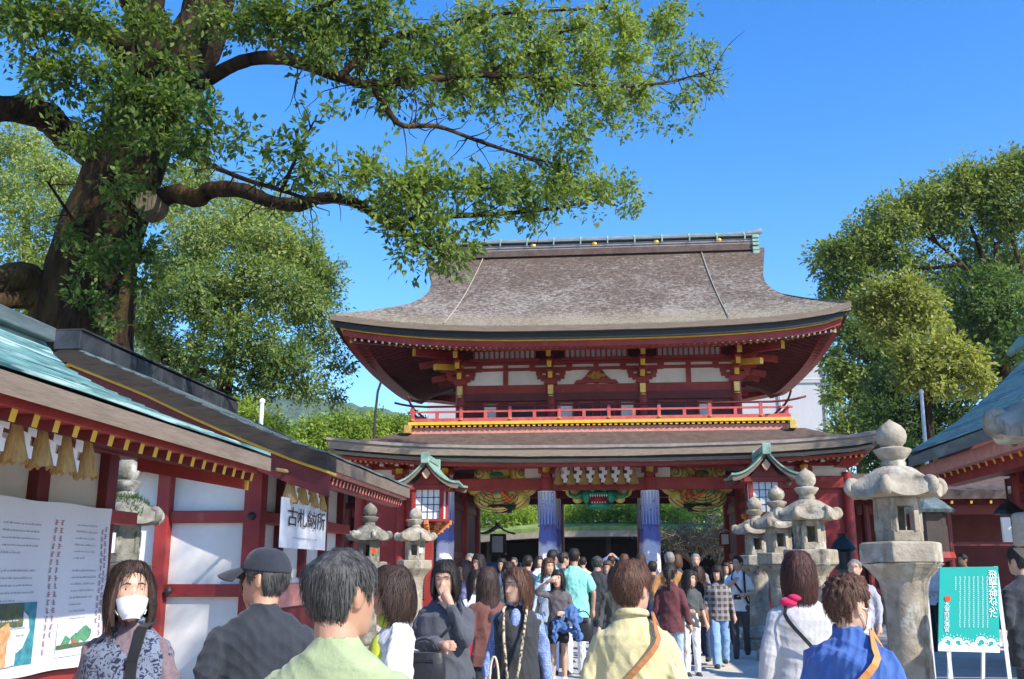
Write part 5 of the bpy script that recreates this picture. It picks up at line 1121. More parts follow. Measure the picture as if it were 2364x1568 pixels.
big = [
 # hanging shoots over the trunk and left side, shade put in as dark tint
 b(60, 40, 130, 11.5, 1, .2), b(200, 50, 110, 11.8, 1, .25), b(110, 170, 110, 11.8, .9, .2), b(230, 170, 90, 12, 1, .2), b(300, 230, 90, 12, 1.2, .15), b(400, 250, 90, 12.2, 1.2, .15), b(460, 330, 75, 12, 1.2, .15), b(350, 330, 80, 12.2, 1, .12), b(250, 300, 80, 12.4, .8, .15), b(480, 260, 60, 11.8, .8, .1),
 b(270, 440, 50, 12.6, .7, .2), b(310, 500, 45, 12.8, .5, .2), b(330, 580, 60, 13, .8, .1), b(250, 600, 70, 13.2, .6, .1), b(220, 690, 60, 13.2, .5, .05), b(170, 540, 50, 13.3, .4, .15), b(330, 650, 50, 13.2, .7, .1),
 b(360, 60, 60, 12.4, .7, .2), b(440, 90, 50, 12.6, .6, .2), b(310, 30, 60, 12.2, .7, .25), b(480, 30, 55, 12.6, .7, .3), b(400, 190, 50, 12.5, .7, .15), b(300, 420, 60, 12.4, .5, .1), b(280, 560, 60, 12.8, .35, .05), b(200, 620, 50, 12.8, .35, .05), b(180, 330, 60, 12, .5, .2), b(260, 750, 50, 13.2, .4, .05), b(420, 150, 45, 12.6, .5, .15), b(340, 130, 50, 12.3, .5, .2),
 # sprays along the middle right-hand shoot
 b(560, 320, 52, 10.8, .55, .1), b(620, 345, 55, 10.8, .55, .15), b(680, 345, 60, 10.8, .6, .2), b(745, 255, 38, 10.6, .4, .35), b(690, 290, 36, 10.7, .4, .15), b(740, 400, 60, 11, .6, .25), b(690, 420, 50, 11.2, .5, .2), b(800, 430, 55, 11.8, .6, .3), b(610, 400, 40, 11.2, .35, .15),
 # lower bough
 b(840, 400, 60, 12, .9, .4), b(880, 345, 42, 12.2, .5, .45), b(920, 420, 75, 12.4, 1, .45), b(985, 410, 70, 12.8, 1, .5), b(900, 480, 70, 12.4, 1, .35), b(980, 490, 70, 12.8, .9, .35), b(1060, 450, 75, 13.2, .8, .3), b(1130, 430, 80, 13.8, .8, .25), b(1210, 440, 80, 14.4, .9, .3), b(1130, 500, 55, 13.8, .5, .2), b(1230, 500, 60, 14.6, .6, .25), b(1300, 440, 75, 15.2, 1, .5), b(1380, 430, 65, 16.2, .7, .5), b(1440, 430, 50, 17, .6, .5), b(1450, 480, 40, 17, .35, .45), b(1370, 500, 38, 16.2, .25, .4),
 b(960, 555, 60, 12.6, .8, .3), b(1030, 585, 62, 12.7, .9, .3), b(1075, 560, 50, 12.9, .8, .35), b(930, 590, 40, 12.6, .5, .2), b(900, 530, 40, 12.5, .5, .25), b(1020, 530, 45, 12.8, .6, .3), b(960, 615, 26, 12.6, .35, .2),
 b(1260, 350, 60, 14.8, .6, .3), b(1330, 350, 50, 15, .7, .35), b(1330, 290, 60, 15.4, .7, .35), b(1200, 330, 45, 14.4, .35, .2), b(1300, 400, 55, 15.2, .7, .4),
 # upper bough
 b(560, 60, 80, 12.8, 1, .25), b(660, 70, 90, 12.6, 1.1, .3), b(620, 20, 90, 12.4, 1.1, .3), b(760, 60, 100, 12.6, 1.2, .3), b(740, 130, 70, 12.4, 1, .25), b(850, 110, 90, 12.8, 1.2, .25), b(860, 30, 85, 12.6, 1.1, .3), b(930, 170, 80, 13.2, 1, .3), b(830, 225, 45, 12.8, .5, .1), b(900, 235, 50, 13, .6, .2), b(960, 95, 80, 13.4, 1, .35), b(1040, 120, 85, 13.8, 1, .4), b(1060, 200, 75, 14, 1, .35), b(1000, 235, 50, 13.4, .5, .25), b(1140, 110, 85, 14.6, 1, .45), b(1150, 190, 80, 14.8, 1, .4), b(1130, 250, 55, 14.4, .5, .3), b(1100, 40, 70, 14.2, .9, .5), b(1210, 40, 85, 15, 1, .55), b(1250, 120, 85, 15.4, 1, .5), b(1270, 200, 80, 15.6, 1, .4), b(1220, 265, 50, 15, .5, .25), b(1330, 60, 80, 16.2, 1, .6), b(1360, 140, 80, 16.6, 1, .6), b(1380, 220, 70, 16.6, 1, .5), b(1410, 270, 50, 16.8, .8, .5), b(1430, 50, 75, 17.4, 1, .7), b(1450, 130, 75, 17.6, 1, .75), b(1470, 210, 65, 17.8, .9, .65), b(1500, 270, 45, 17.8, .5, .5), b(1530, 60, 65, 18.2, .8, .55), b(1560, 20, 50, 18.4, .7, .5), b(1550, 140, 60, 18.4, .6, .5), b(1620, 120, 45, 19.2, .55, .5), b(1630, 190, 45, 19.4, .6, .5), b(1580, 220, 45, 18.8, .45, .5), b(1560, 290, 38, 18.4, .35, .4), b(1600, 260, 32, 18.8, .35, .5), b(1440, 310, 32, 17, .3, .4), b(1060, 275, 30, 13.8, .25, .15), b(1180, 285, 35, 14.6, .3, .2)]
# the boughs carry on above the frame
big += [b(x, -110, 130, 12.5+x/320, .5, .35) for x in range(-60, 1500, 170)]
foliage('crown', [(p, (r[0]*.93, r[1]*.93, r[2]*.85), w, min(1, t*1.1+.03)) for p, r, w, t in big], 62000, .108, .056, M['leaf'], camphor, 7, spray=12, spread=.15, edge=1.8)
# --- trees behind
def tree(label, blobs, n, L, m, seed, trunk, Y, r=.35, group=None, limbs=(), barkm='bark', name='broadleaf_tree', edge=2.6, spread=.22):
    q = atY(trunk[0], 1316, Y); t = thing(name, label, 'tree', (q.x, Y, 0), group)
    top = atY(trunk[1], trunk[2], Y); mb = MB(); mb.tube([(q.x, Y, 0), (q.x+(top.x-q.x)*.4+.2, Y, top.z*.45), top], [r, r*.7, r*.25], 10); mb.obj('trunk', M[barkm], t, smooth=True)
    if limbs:
        mb = MB()
        for k, l in enumerate(limbs): limb(mb, l, .16 if k < 3 else .1, .03, 7, seed+k)
        mb.obj('branch', M[barkm], t, smooth=True)
    foliage('crown', blobs, n, L, L*.55, m, t, seed, spray=10, spread=spread, edge=edge, coh=.7); return t
tree('bright green camphor behind the left roofs, reaching from the trunk to the gate roof tip',
     [b(440, 430, 80, 27, 1, .7), b(560, 500, 90, 26, 1, .75), b(470, 560, 100, 25, 1, .6), b(620, 560, 80, 25, 1, .7), b(690, 590, 80, 26, 1, .6), b(740, 640, 60, 26, 1, .45), b(600, 660, 100, 24.5, 1.1, .45), b(700, 700, 80, 25.5, 1, .4), b(470, 680, 100, 24, 1.1, .35), b(390, 620, 70, 25, .9, .5), b(560, 780, 80, 24, 1, .25), b(450, 800, 60, 24, .7, .25), b(650, 830, 80, 24.5, 1, .25), b(740, 780, 55, 26, .7, .4), b(780, 840, 42, 27, .6, .35), b(770, 910, 38, 27, .5, .3), b(600, 880, 55, 24.5, .8, .2), b(700, 890, 50, 25, .7, .35), b(520, 850, 45, 24, .6, .15), b(360, 700, 60, 24, .9, .3), b(640, 480, 55, 26, .6, .7), b(380, 480, 60, 27, .6, .7), b(775, 700, 30, 26.5, .4, .4), b(370, 800, 60, 25, .9, .3), b(440, 880, 50, 25, .8, .25), b(510, 925, 40, 25, .7, .3), b(330, 740, 60, 25, .9, .35), b(570, 930, 36, 25, .5, .4)],
     74000, .115, M['leaf_far'], 21, (420, 560, 620), 25, .4, limbs=[[(380, 830, 25), (470, 860, 24.6), (560, 905, 24.3)], [(340, 780, 25), (430, 830, 24.8), (530, 840, 24.5), (640, 900, 24.5)], [(420, 900, 25), (500, 700, 25), (600, 560, 25)]])
tree('green tree at the left edge behind the great camphor',
     [b(40, 340, 90, 26, 1, .75), b(120, 400, 80, 26, 1, .7), b(30, 460, 90, 25, 1, .6), b(130, 500, 70, 25, 1, .5), b(60, 580, 90, 25, 1, .55), b(10, 680, 60, 25, .8, .5), b(110, 660, 60, 25, .8, .4), b(60, 700, 30, 25, .5, .5), b(180, 420, 60, 27, .7, .6), b(-60, 420, 100, 26, 1, .6)],
     26000, .115, M['leaf_far'], 22, (60, 60, 500), 26, .4)
tree('small yellow-green tree peeping over the left ridge', [b(570, 960, 36, 21.5, 1, .8), b(620, 985, 30, 21.5, 1, .8), b(640, 990, 20, 21.5, 1, .7)], 2600, .1, M['leaf_bush'], 23, (590, 590, 960), 21.5, .08)
for k, (x, y, r, t_) in enumerate(((720, 1000, 45, .7), (790, 985, 52, .6), (865, 990, 50, .75), (925, 990, 42, .45), (670, 1020, 40, .8), (960, 1000, 40, .4))):
    lab = ('bright round tree over the left end of the pent roof', 'round green tree, second from the left in the row over the pent roof', 'round green tree behind the bent pole', 'darker round tree beside the balcony left end', 'low bright tree touching the left ridge end', 'dark green tree tucked behind the balcony')[k]
    tree(lab, [b(x, y, r, 46+k, 1, t_), b(x-20, y+25, r*.8, 45.5+k, 1, t_), b(x+22, y+20, r*.8, 46+k, 1, t_-.1)], 4200, .2, M['leaf_bush'], 30+k, (x, x, y), 46+k, .25, 'round trees beyond the gate', spread=.3)
# right-hand group
tree('tall olive camphor towering above the right hall with sky showing under its crown',
     [b(1930, 590, 55, 39, 1, .5), b(1990, 560, 65, 39, 1, .6), b(2060, 510, 65, 39, 1, .55), b(2130, 470, 60, 39, 1, .5), b(2210, 440, 65, 39, 1, .5), b(2290, 420, 60, 39, 1, .45), b(2350, 390, 60, 39, 1, .5), b(2230, 400, 30, 39, .6, .3), b(1930, 650, 40, 39, .55, .2), b(1990, 640, 45, 39, .4, .3), b(2080, 590, 50, 39, .45, .45), b(2190, 510, 55, 39, .8, .3), b(2300, 480, 60, 39, .8, .25), b(2380, 470, 60, 39, .9, .3), b(1915, 700, 26, 39, .4, .1), b(2150, 590, 40, 39, .22, .3), b(2350, 560, 35, 39, .25, .3), b(2010, 600, 60, 39.5, .7, .4), b(2080, 640, 50, 39.5, .5, .4), b(2150, 640, 45, 39.5, .35, .3), b(2260, 560, 50, 39.5, .35, .3), b(2330, 520, 55, 39.5, .6, .35), b(1960, 680, 45, 39.5, .6, .25)],
     36000, .19, M['leaf_olive'], 41, (2330, 2300, 560), 39, .45, limbs=[[(2364, 800, 39), (2290, 690, 39), (2220, 610, 39), (2160, 560, 39), (2080, 510, 39)], [(2300, 700, 39), (2270, 600, 39), (2240, 520, 39), (2200, 450, 39)], [(2390, 700, 39), (2340, 560, 39), (2330, 450, 39)], [(2220, 610, 39), (2130, 620, 39), (2050, 600, 39), (1980, 600, 39)], [(2160, 560, 39), (2130, 500, 39), (2100, 470, 39)]], spread=.3)
tree('yellowing tree in front of the dark right-hand trees',
     [b(2030, 690, 50, 36, 1, .4), b(2100, 690, 55, 36, 1, .5), b(2130, 740, 45, 36, .9, .6), b(2060, 760, 50, 36, .9, .5), b(2010, 720, 40, 36, .7, .3), b(2110, 820, 50, 35, 1, .55), b(2180, 810, 45, 35, 1, .6), b(2230, 850, 45, 35, 1, .65), b(2160, 870, 50, 35, .9, .6), b(2100, 870, 40, 35, .7, .4), b(2250, 890, 30, 35, .6, .6)],
     20000, .19, M['leaf_gold'], 42, (2140, 2130, 760), 35.5, .3, spread=.3, limbs=[[(2140, 960, 35.5), (2120, 880, 35.5), (2090, 760, 35.8)], [(2130, 940, 35.5), (2180, 880, 35.3), (2220, 850, 35.2)]])
tree('dark evergreen mass behind the right hall roof',
     [b(2240, 620, 55, 41.5, .8, .5), b(2310, 590, 50, 41.5, .8, .5), b(2364, 620, 60, 41.5, 1, .5), b(2200, 660, 50, 41.5, .8, .45), b(2230, 700, 75, 38, 1, .4), b(2300, 660, 65, 38, 1, .5), b(2350, 720, 70, 38, 1, .45), b(2330, 800, 60, 37.5, 1, .3), b(2270, 740, 50, 37.6, .8, .3), b(2280, 770, 70, 40, 1, .2), b(2200, 770, 50, 41, 1, .15), b(2330, 820, 60, 40, 1, .2), b(2050, 900, 60, 40, 1, .1), b(2120, 950, 60, 39, 1, .1), b(2030, 960, 50, 39, 1, .15), b(2200, 940, 55, 39, 1, .15), b(2270, 870, 50, 40, .9, .2), b(2150, 1000, 50, 39, 1, .1), b(2070, 1000, 50, 39, 1, .15), b(2020, 1050, 55, 38, 1, .1), b(2080, 1060, 55, 38, 1, .1), b(2140, 1060, 50, 38, 1, .1)],
     36000, .19, M['leaf_deep'], 43, (2280, 2280, 760), 41, .4, spread=.3, limbs=[[(2364, 930, 40.5), (2300, 800, 40.3), (2230, 690, 40)], [(2160, 1040, 39), (2150, 960, 38.8), (2120, 900, 38.8)]])
tree('light tree behind the grey sheeting with sky through its crown',
     [b(1950, 760, 45, 52, .8, .3), b(2010, 800, 50, 52, .8, .35), b(1930, 830, 38, 52, .6, .3), b(1960, 870, 45, 52, .8, .7), b(2020, 880, 45, 52, .7, .4), b(1930, 910, 34, 52, .6, .7), b(1990, 930, 36, 52, .6, .5), b(1950, 985, 40, 52, .8, .5), b(2020, 980, 45, 52, .8, .4), b(1925, 700, 36, 52, .5, .2), b(2060, 840, 50, 52, .8, .3)],
     17000, .26, M['leaf_far'], 44, (1980, 1980, 860), 52, .4, spread=.4, edge=1.6)
# unseen tall trees to the right of the camera that dapple the walls and shade the right-hand roofs
def off_tree(label, x, y, blobs, n, seed):
    t = thing('broadleaf_tree', label, 'tree', (x, y, 0)); mb = MB(); mb.tube([(x, y, 0), (x+.2, y, 6), (x, y, 13)], [.45, .35, .15], 10); mb.obj('trunk', M['bark'], t, smooth=True)
    foliage('crown', [(Vector(c), (r, r, r*.7), 1, .4) for c, r in blobs], n, .17, .1, M['leaf'], t, seed, spread=.3, edge=2)
off_tree('tall tree right of the path casting dappled shade on the white panels', 13, -2, [((10.2, .6, 15.2), 1.5), ((12, -1, 16.5), 2.2), ((9, 3.6, 14), 1.0), ((12.8, 1.6, 16.4), 1.6), ((7.6, 1.4, 12.6), .7)], 2800, 51)
off_tree('tree behind the right hall shading the gate roof end', 17, 15, [((16, 16.5, 12.5), 2.6), ((18, 14.5, 13.5), 3), ((14.6, 19.5, 11), 2), ((19, 18, 12), 2.6)], 15000, 52)
# plants on the hall roof and the bare plum trees inside the gate
rg = thing('roof_garden', 'dense green shrubs growing on the hall roof seen through the gate', 'shrubs', (0, 52, 4)); rg['kind'] = 'stuff'
gb = []
rr = random.Random(9)
for k in range(130):
    x = rr.uniform(-8.5, 8.5); y = rr.uniform(47.3, 57)+3.5*(x/9.5)**2; s = rr.uniform(.3, .75); z = 3.55+.75*max(0, (y-46.5-3.5*(x/9.5)**2)/12)**.6; gb.append((Vector((x, y, z+s*.55+(y-47)*.05)), (s*1.2, s, s), 1, rr.uniform(.2, .95)))
foliage('shrub_leaves', gb, 42000, .22, .09, M['leaf_bush'], rg, 61, spread=.3)
for lab, x, y, Y, sd_ in (('bare brown plum tree inside the gate, right opening', 1600, 1235, 42, 71), ('bare plum branches at the far right of the right opening', 1655, 1215, 43, 72)):
    q = atY(x, y, Y); t = thing('plum_tree', lab, 'tree', (q.x, Y, 0)); mb = MB(); mb.tube([(q.x, Y, 0), (q.x+.1, Y, 1.2), (q.x-.1, Y, 2)], [.2, .16, .12], 8); mb.obj('trunk', M['bark_pale'], t, smooth=True)
    rs_ = random.Random(sd_); mb = MB()
    for k in range(420 if sd_ == 71 else 90):
        a = rs_.uniform(0, 6.28); w = (1.9 if sd_ == 71 else .9)*rs_.random()**.5; p = Vector((q.x+math.cos(a)*w, Y+math.sin(a)*w*.7, q.z-.25+rs_.gauss(0, .28)*(1 if sd_ == 71 else 2.2)+.2*math.cos(w))); d = Vector((rs_.gauss(0, .5), rs_.gauss(0, .4), rs_.uniform(.0, .5))); mb.tube([p, p+d*.3, p+d*.6+Vector((rs_.gauss(0, .08), 0, .03))], [.022, .016, .006], 4, caps=False)
    for k in range(8):
        a = k*.8; mb.tube([(q.x, Y, 1.8), (q.x+.6*math.cos(a), Y+.5*math.sin(a), q.z-.7), (q.x+1.4*math.cos(a), Y+1.0*math.sin(a), q.z-.2)], [.08, .06, .02], 5)
    mb.obj('branches', M['twig'], t)
    if sd_ == 71: foliage('sparse_leaves', [(Vector((q.x, Y, q.z-.2)), (2.0, 1.4, .5), 1, .6)], 3500, .1, .06, leaf_mat('dry_leaf', (.16, .12, .07), (.26, .2, .13)), t, 73, spread=.25)
# ================================================================== PEOPLE
STR = []; REM = []                                                            # (object, voxel, smoothing steps, shaping function): fused into one skin at the end
M['skin'] = mat('skin', (.46, .27, .185), (.52, .32, .225), .5, 9, spec=.35, coord='obj', bump=.05, bs=120)
M['skin_tan'] = mat('tanned_skin', (.4, .215, .135), (.47, .265, .175), .5, 9, spec=.35, coord='obj', bump=.05, bs=120)
M['lip'] = mat('lips', (.38, .12, .1), rough=.45); M['eye'] = mat('dark_eye', (.012, .009, .008), rough=.2); M['eyewhite'] = mat('eye_white', (.6, .57, .54), rough=.3); M['brow'] = mat('eyebrow', (.035, .025, .02), rough=.8)
def hair_mat(name, c, c2):
    m = mat(name, c, c2, .52, 55, lo=.3, hi=.7, stretch=(1, 1, .13), bump=.7, bs=130, coord='obj', spec=.3, bdist=.008); return m
HB = {'black': hair_mat('black_hair', (.008, .007, .007), (.035, .028, .025)), 'brown': hair_mat('brown_hair', (.045, .02, .012), (.13, .06, .035)), 'dark': hair_mat('dark_brown_hair', (.018, .011, .009), (.06, .034, .025)), 'red': hair_mat('reddish_hair', (.035, .012, .01), (.075, .028, .02)), 'grey': hair_mat('grey_hair', (.12, .11, .105), (.3, .28, .26)), 'salt': hair_mat('greying_black_hair', (.012, .011, .011), (.1, .095, .09))}
FAB = {}
def fab(name, c, c2=None, rough=.85, weave=True, ns=9, **kw):
    if name not in FAB:
        FAB[name] = mat(name, c, c2 or tuple(min(1, v*1.16+.004) for v in c), rough, ns, coord='obj', bump=.35, bs=38, spec=.25, sheen=.15, bdist=.012, **kw)
    return FAB[name]
def pattern(name, base, ink, scale, thr, kind='noise'):
    m = fab(name, base); nt = m.node_tree; N, L = nt.nodes, nt.links; b0 = ncol(m).links[0].from_socket; tc = N.new('ShaderNodeTexCoord')
    if kind == 'noise': t = N.new('ShaderNodeTexNoise'); t.inputs['Scale'].default_value = scale; t.inputs['Detail'].default_value = 2; t.inputs['Distortion'].default_value = 1.5; out = t.outputs['Fac']
    elif kind == 'dots': t = N.new('ShaderNodeTexVoronoi'); t.inputs['Scale'].default_value = scale; t.inputs['Randomness'].default_value = .3; out = t.outputs['Distance']
    L.new(tc.outputs['Object'], t.inputs['Vector']); r = N.new('ShaderNodeValToRGB'); r.color_ramp.elements[0].position = thr; r.color_ramp.elements[1].position = thr+.04
    if kind == 'dots': r.color_ramp.elements[0].color, r.color_ramp.elements[1].color = (1, 1, 1, 1), (0, 0, 0, 1)
    L.new(out, r.inputs[0]); mx = N.new('ShaderNodeMix'); mx.data_type = 'RGBA'; L.new(r.outputs[0], mx.inputs['Factor']); L.new(b0, mx.inputs['A']); mx.inputs['B'].default_value = (*ink, 1); L.new(mx.outputs['Result'], ncol(m)); return m
def plaid(name, base, c2, c3):
    m = fab(name, base); nt = m.node_tree; N, L = nt.nodes, nt.links; b0 = ncol(m).links[0].from_socket; tc = N.new('ShaderNodeTexCoord'); col = b0
    for ax, c in (('X', c2), ('Z', c3)):
        w = N.new('ShaderNodeTexWave'); w.bands_direction = ax; w.inputs['Scale'].default_value = 3.2; w.inputs['Distortion'].default_value = .6; L.new(tc.outputs['Object'], w.inputs['Vector']); r = N.new('ShaderNodeValToRGB'); r.color_ramp.elements[0].position = .55; r.color_ramp.elements[1].position = .62; L.new(w.outputs['Fac'], r.inputs[0])
        h = N.new('ShaderNodeMath'); h.operation = 'MULTIPLY'; h.inputs[1].default_value = .6; L.new(r.outputs[0], h.inputs[0]); mx = N.new('ShaderNodeMix'); mx.data_type = 'RGBA'; L.new(h.outputs[0], mx.inputs['Factor']); L.new(col, mx.inputs['A']); mx.inputs['B'].default_value = (*c, 1); col = mx.outputs['Result']
    L.new(col, ncol(m)); return m
# ---- head surface: theta 0 = face, z measured from the middle of the head
_Z = [-.117, -.108, -.095, -.075, -.055, -.035, -.015, .01, .03]
_W = [.016, .034, .047, .058, .064, .069, .073, .076, .077]
_F = [.066, .08, .087, .09, .089, .088, .086, .085, .088]
_Bk = [.005, .02, .035, .05, .066, .08, .092, .1, .103]
def head_r(z):
    if z <= .03: return float(np.interp(z, _Z, _W)), float(np.interp(z, _Z, _F)), float(np.interp(z, _Z, _Bk))
    s = math.sqrt(max(0, 1-((z-.03)/.0875)**2)); s2 = max(s, .02)**.92; return .077*s2, .088*s2, .103*s2
def head_pt(th, z, off=0.0, feat=True):
    w, f, b_ = head_r(z); c, s = math.cos(th), math.sin(th); e = .9
    x = (w+off)*math.copysign(abs(s)**e, s); y = ((f if c > 0 else b_)+off)*math.copysign(abs(c)**e, c)
    if feat and c > 0:
        g = lambda x0, z0, sx, sz: math.exp(-((x-x0)/sx)**2-((z-z0)/sz)**2)
        nz = max(0, min(1, (.014-z)/.046)) if z > -.034 else max(0, 1-(-.034-z)/.014)
        y += .024*nz*math.exp(-(x/(.0075+.006*nz))**2) - .009*(g(.031, .012, .017, .013)+g(-.031, .012, .017, .013)) + .004*(g(.03, .034, .022, .009)+g(-.03, .034, .022, .009)) + .004*(g(.042, -.022, .02, .02)+g(-.042, -.022, .02, .02))
        y += .0055*(g(0, -.06, .02, .006)+g(0, -.072, .017, .006)) - .004*g(0, -.066, .02, .0035) - .004*g(0, -.085, .02, .008) + .004*g(0, -.102, .018, .01)
    return x, y, z
ZL = [-.117, -.112, -.104, -.096, -.089, -.083, -.077, -.072, -.067, -.062, -.057, -.051, -.045, -.039, -.033, -.027, -.02, -.013, -.006, .001, .008, .015, .022, .03, .038, .047, .057, .067, .077, .087, .095, .102, .108, .1125, .116]
def xform(pts, m): return [tuple(m @ Vector(p)) for p in pts]
def loft(mb, secs, n=22, mi=0):
    """closed elliptical loft: (z, half width, half depth, y centre)"""
    vs = [(w*math.cos(6.2832*j/n), yc+d*math.sin(6.2832*j/n), z) for z, w, d, yc in secs for j in range(n)]; k = len(secs)
    return mb.add(vs, [(i*n+j, i*n+(j+1) % n, (i+1)*n+(j+1) % n, (i+1)*n+j) for i in range(k-1) for j in range(n)]+[tuple(range(n-1, -1, -1)), tuple((k-1)*n+j for j in range(n))], mi)
def chain(mb, pts, rad, n=12, rnd=True):
    """limb through joints with rounded ends"""
    P = []; Rr = []
    for i in range(len(pts)-1):
        a, b_ = Vector(pts[i]), Vector(pts[i+1])
        for q in range(6): t = q/6; P.append(a.lerp(b_, t)); Rr.append(rad[i]+(rad[i+1]-rad[i])*t)
    P.append(Vector(pts[-1])); Rr.append(rad[-1])
    for i in range(1, len(P)-1):
        if i % 6 == 0: P[i] = P[i]*.5+(P[i-1]+P[i+1])*.25
    if rnd:
        d0 = (P[0]-P[1]).normalized(); d1 = (P[-1]-P[-2]).normalized()
        P = [P[0]+d0*Rr[0]*.7]+P+[P[-1]+d1*Rr[-1]*.6]; Rr = [Rr[0]*.6]+Rr+[Rr[-1]*.6]
    mb.tube(P, Rr, n)
def hand(mb, wr, d, up, k=1.0, curl=.5, side=1):
    d = Vector(d).normalized(); up = Vector(up); n_ = (up-d*up.dot(d)).normalized(); l = d.cross(n_)*side
    chain(mb, [Vector(wr)-d*.02*k, Vector(wr)+d*.035*k, Vector(wr)+d*.085*k], [.025*k, .033*k, .036*k], 10)
    for q, (o, L) in enumerate(((-.03, .07), (-.01, .08), (.011, .075), (.03, .06))):
        p = Vector(wr)+d*.085*k+l*o*k; a = d*math.cos(curl*.5)-n_*math.sin(curl*.5); b_ = d*math.cos(curl*1.3)-n_*math.sin(curl*1.3)
        mb.tube([p, p+a*L*.5*k, p+a*L*.5*k+b_*L*.5*k], [.0105*k, .0098*k, .008*k], 8)
    p = Vector(wr)+d*.03*k-l*.025*k; a = (d*.75-l*.65).normalized(); mb.tube([p, p+a*.04*k, p+(a*.6+d*.4).normalized()*.075*k], [.013*k, .012*k, .009*k], 8)
ARM = {  # elbow, wrist for the right side; palm-back direction
 'down': ((.235, -.025, 1.1), (.25, .05, .87)), 'swing': ((.23, -.1, 1.1), (.23, -.06, .86)), 'front': ((.23, -.02, 1.08), (.12, .22, 1.06)), 'cross': ((.25, -.0, 1.1), (.0, .2, 1.1)), 'face': ((.2, .14, 1.1), (.07, .15, 1.385)), 'shade': ((.34, .16, 1.36), (.12, .17, 1.535)), 'camera': ((.25, .2, 1.33), (.09, .27, 1.5)), 'raise': ((.3, .12, 1.5), (.1, .16, 1.66)), 'phone': ((.22, .04, 1.08), (.1, .26, 1.22)), 'bag': ((.24, -.02, 1.1), (.27, .1, .93)), 'hip': ((.3, -.08, 1.12), (.2, .08, .98)), 'strap': ((.25, .06, 1.12), (.1, .17, 1.25)), 'back': ((.22, -.12, 1.12), (.06, -.17, 1.0))}
def noise_fold(co, seed, amp, vert=1.0):
    rs = np.random.RandomState(seed); out = np.zeros(len(co)); w = co+.03*np.sin(co[:, [1, 2, 0]]*17+rs.rand(3)*6)
    for q in range(7):
        k = rs.normal(size=3)*np.array([1, 1, .45/vert])*(14+9*q); out += np.sin(w@k+rs.rand()*6.28)/(1+.55*q)
    rid = np.zeros(len(co))
    for q in range(4):
        k = rs.normal(size=3)*np.array([1, 1, .6])*(9+8*q); rid += (1-2.2*np.abs(np.sin(w@k+.9*np.sin(w[:, 2]*11+q*2)+rs.rand()*6.28))**.7)/(1+.4*q)
    return (out*.55+rid*.75)*amp
def f_cloth(seed, amp):
    def f(co, no): return co+no*noise_fold(co, seed, amp)[:, None]
    return f
def f_hair(seed, amp, curly=0, c=(0, 0, 0)):
    def f(co, no):
        d = co-np.array(c); th = np.arctan2(d[:, 0], d[:, 1]); rs = np.random.RandomState(seed); o = np.zeros(len(co))
        for q in (7, 13, 23, 37, 53): o += np.sin(th*q+d[:, 2]*rs.uniform(-30, 30)+np.sin(d[:, 2]*rs.uniform(20, 50)+th*3)*1.2+rs.rand()*6.28)
        o = o*amp*.5
        if curly: o += noise_fold(co*3.2, seed, curly)
        return co+no*o[:, None]
    return f
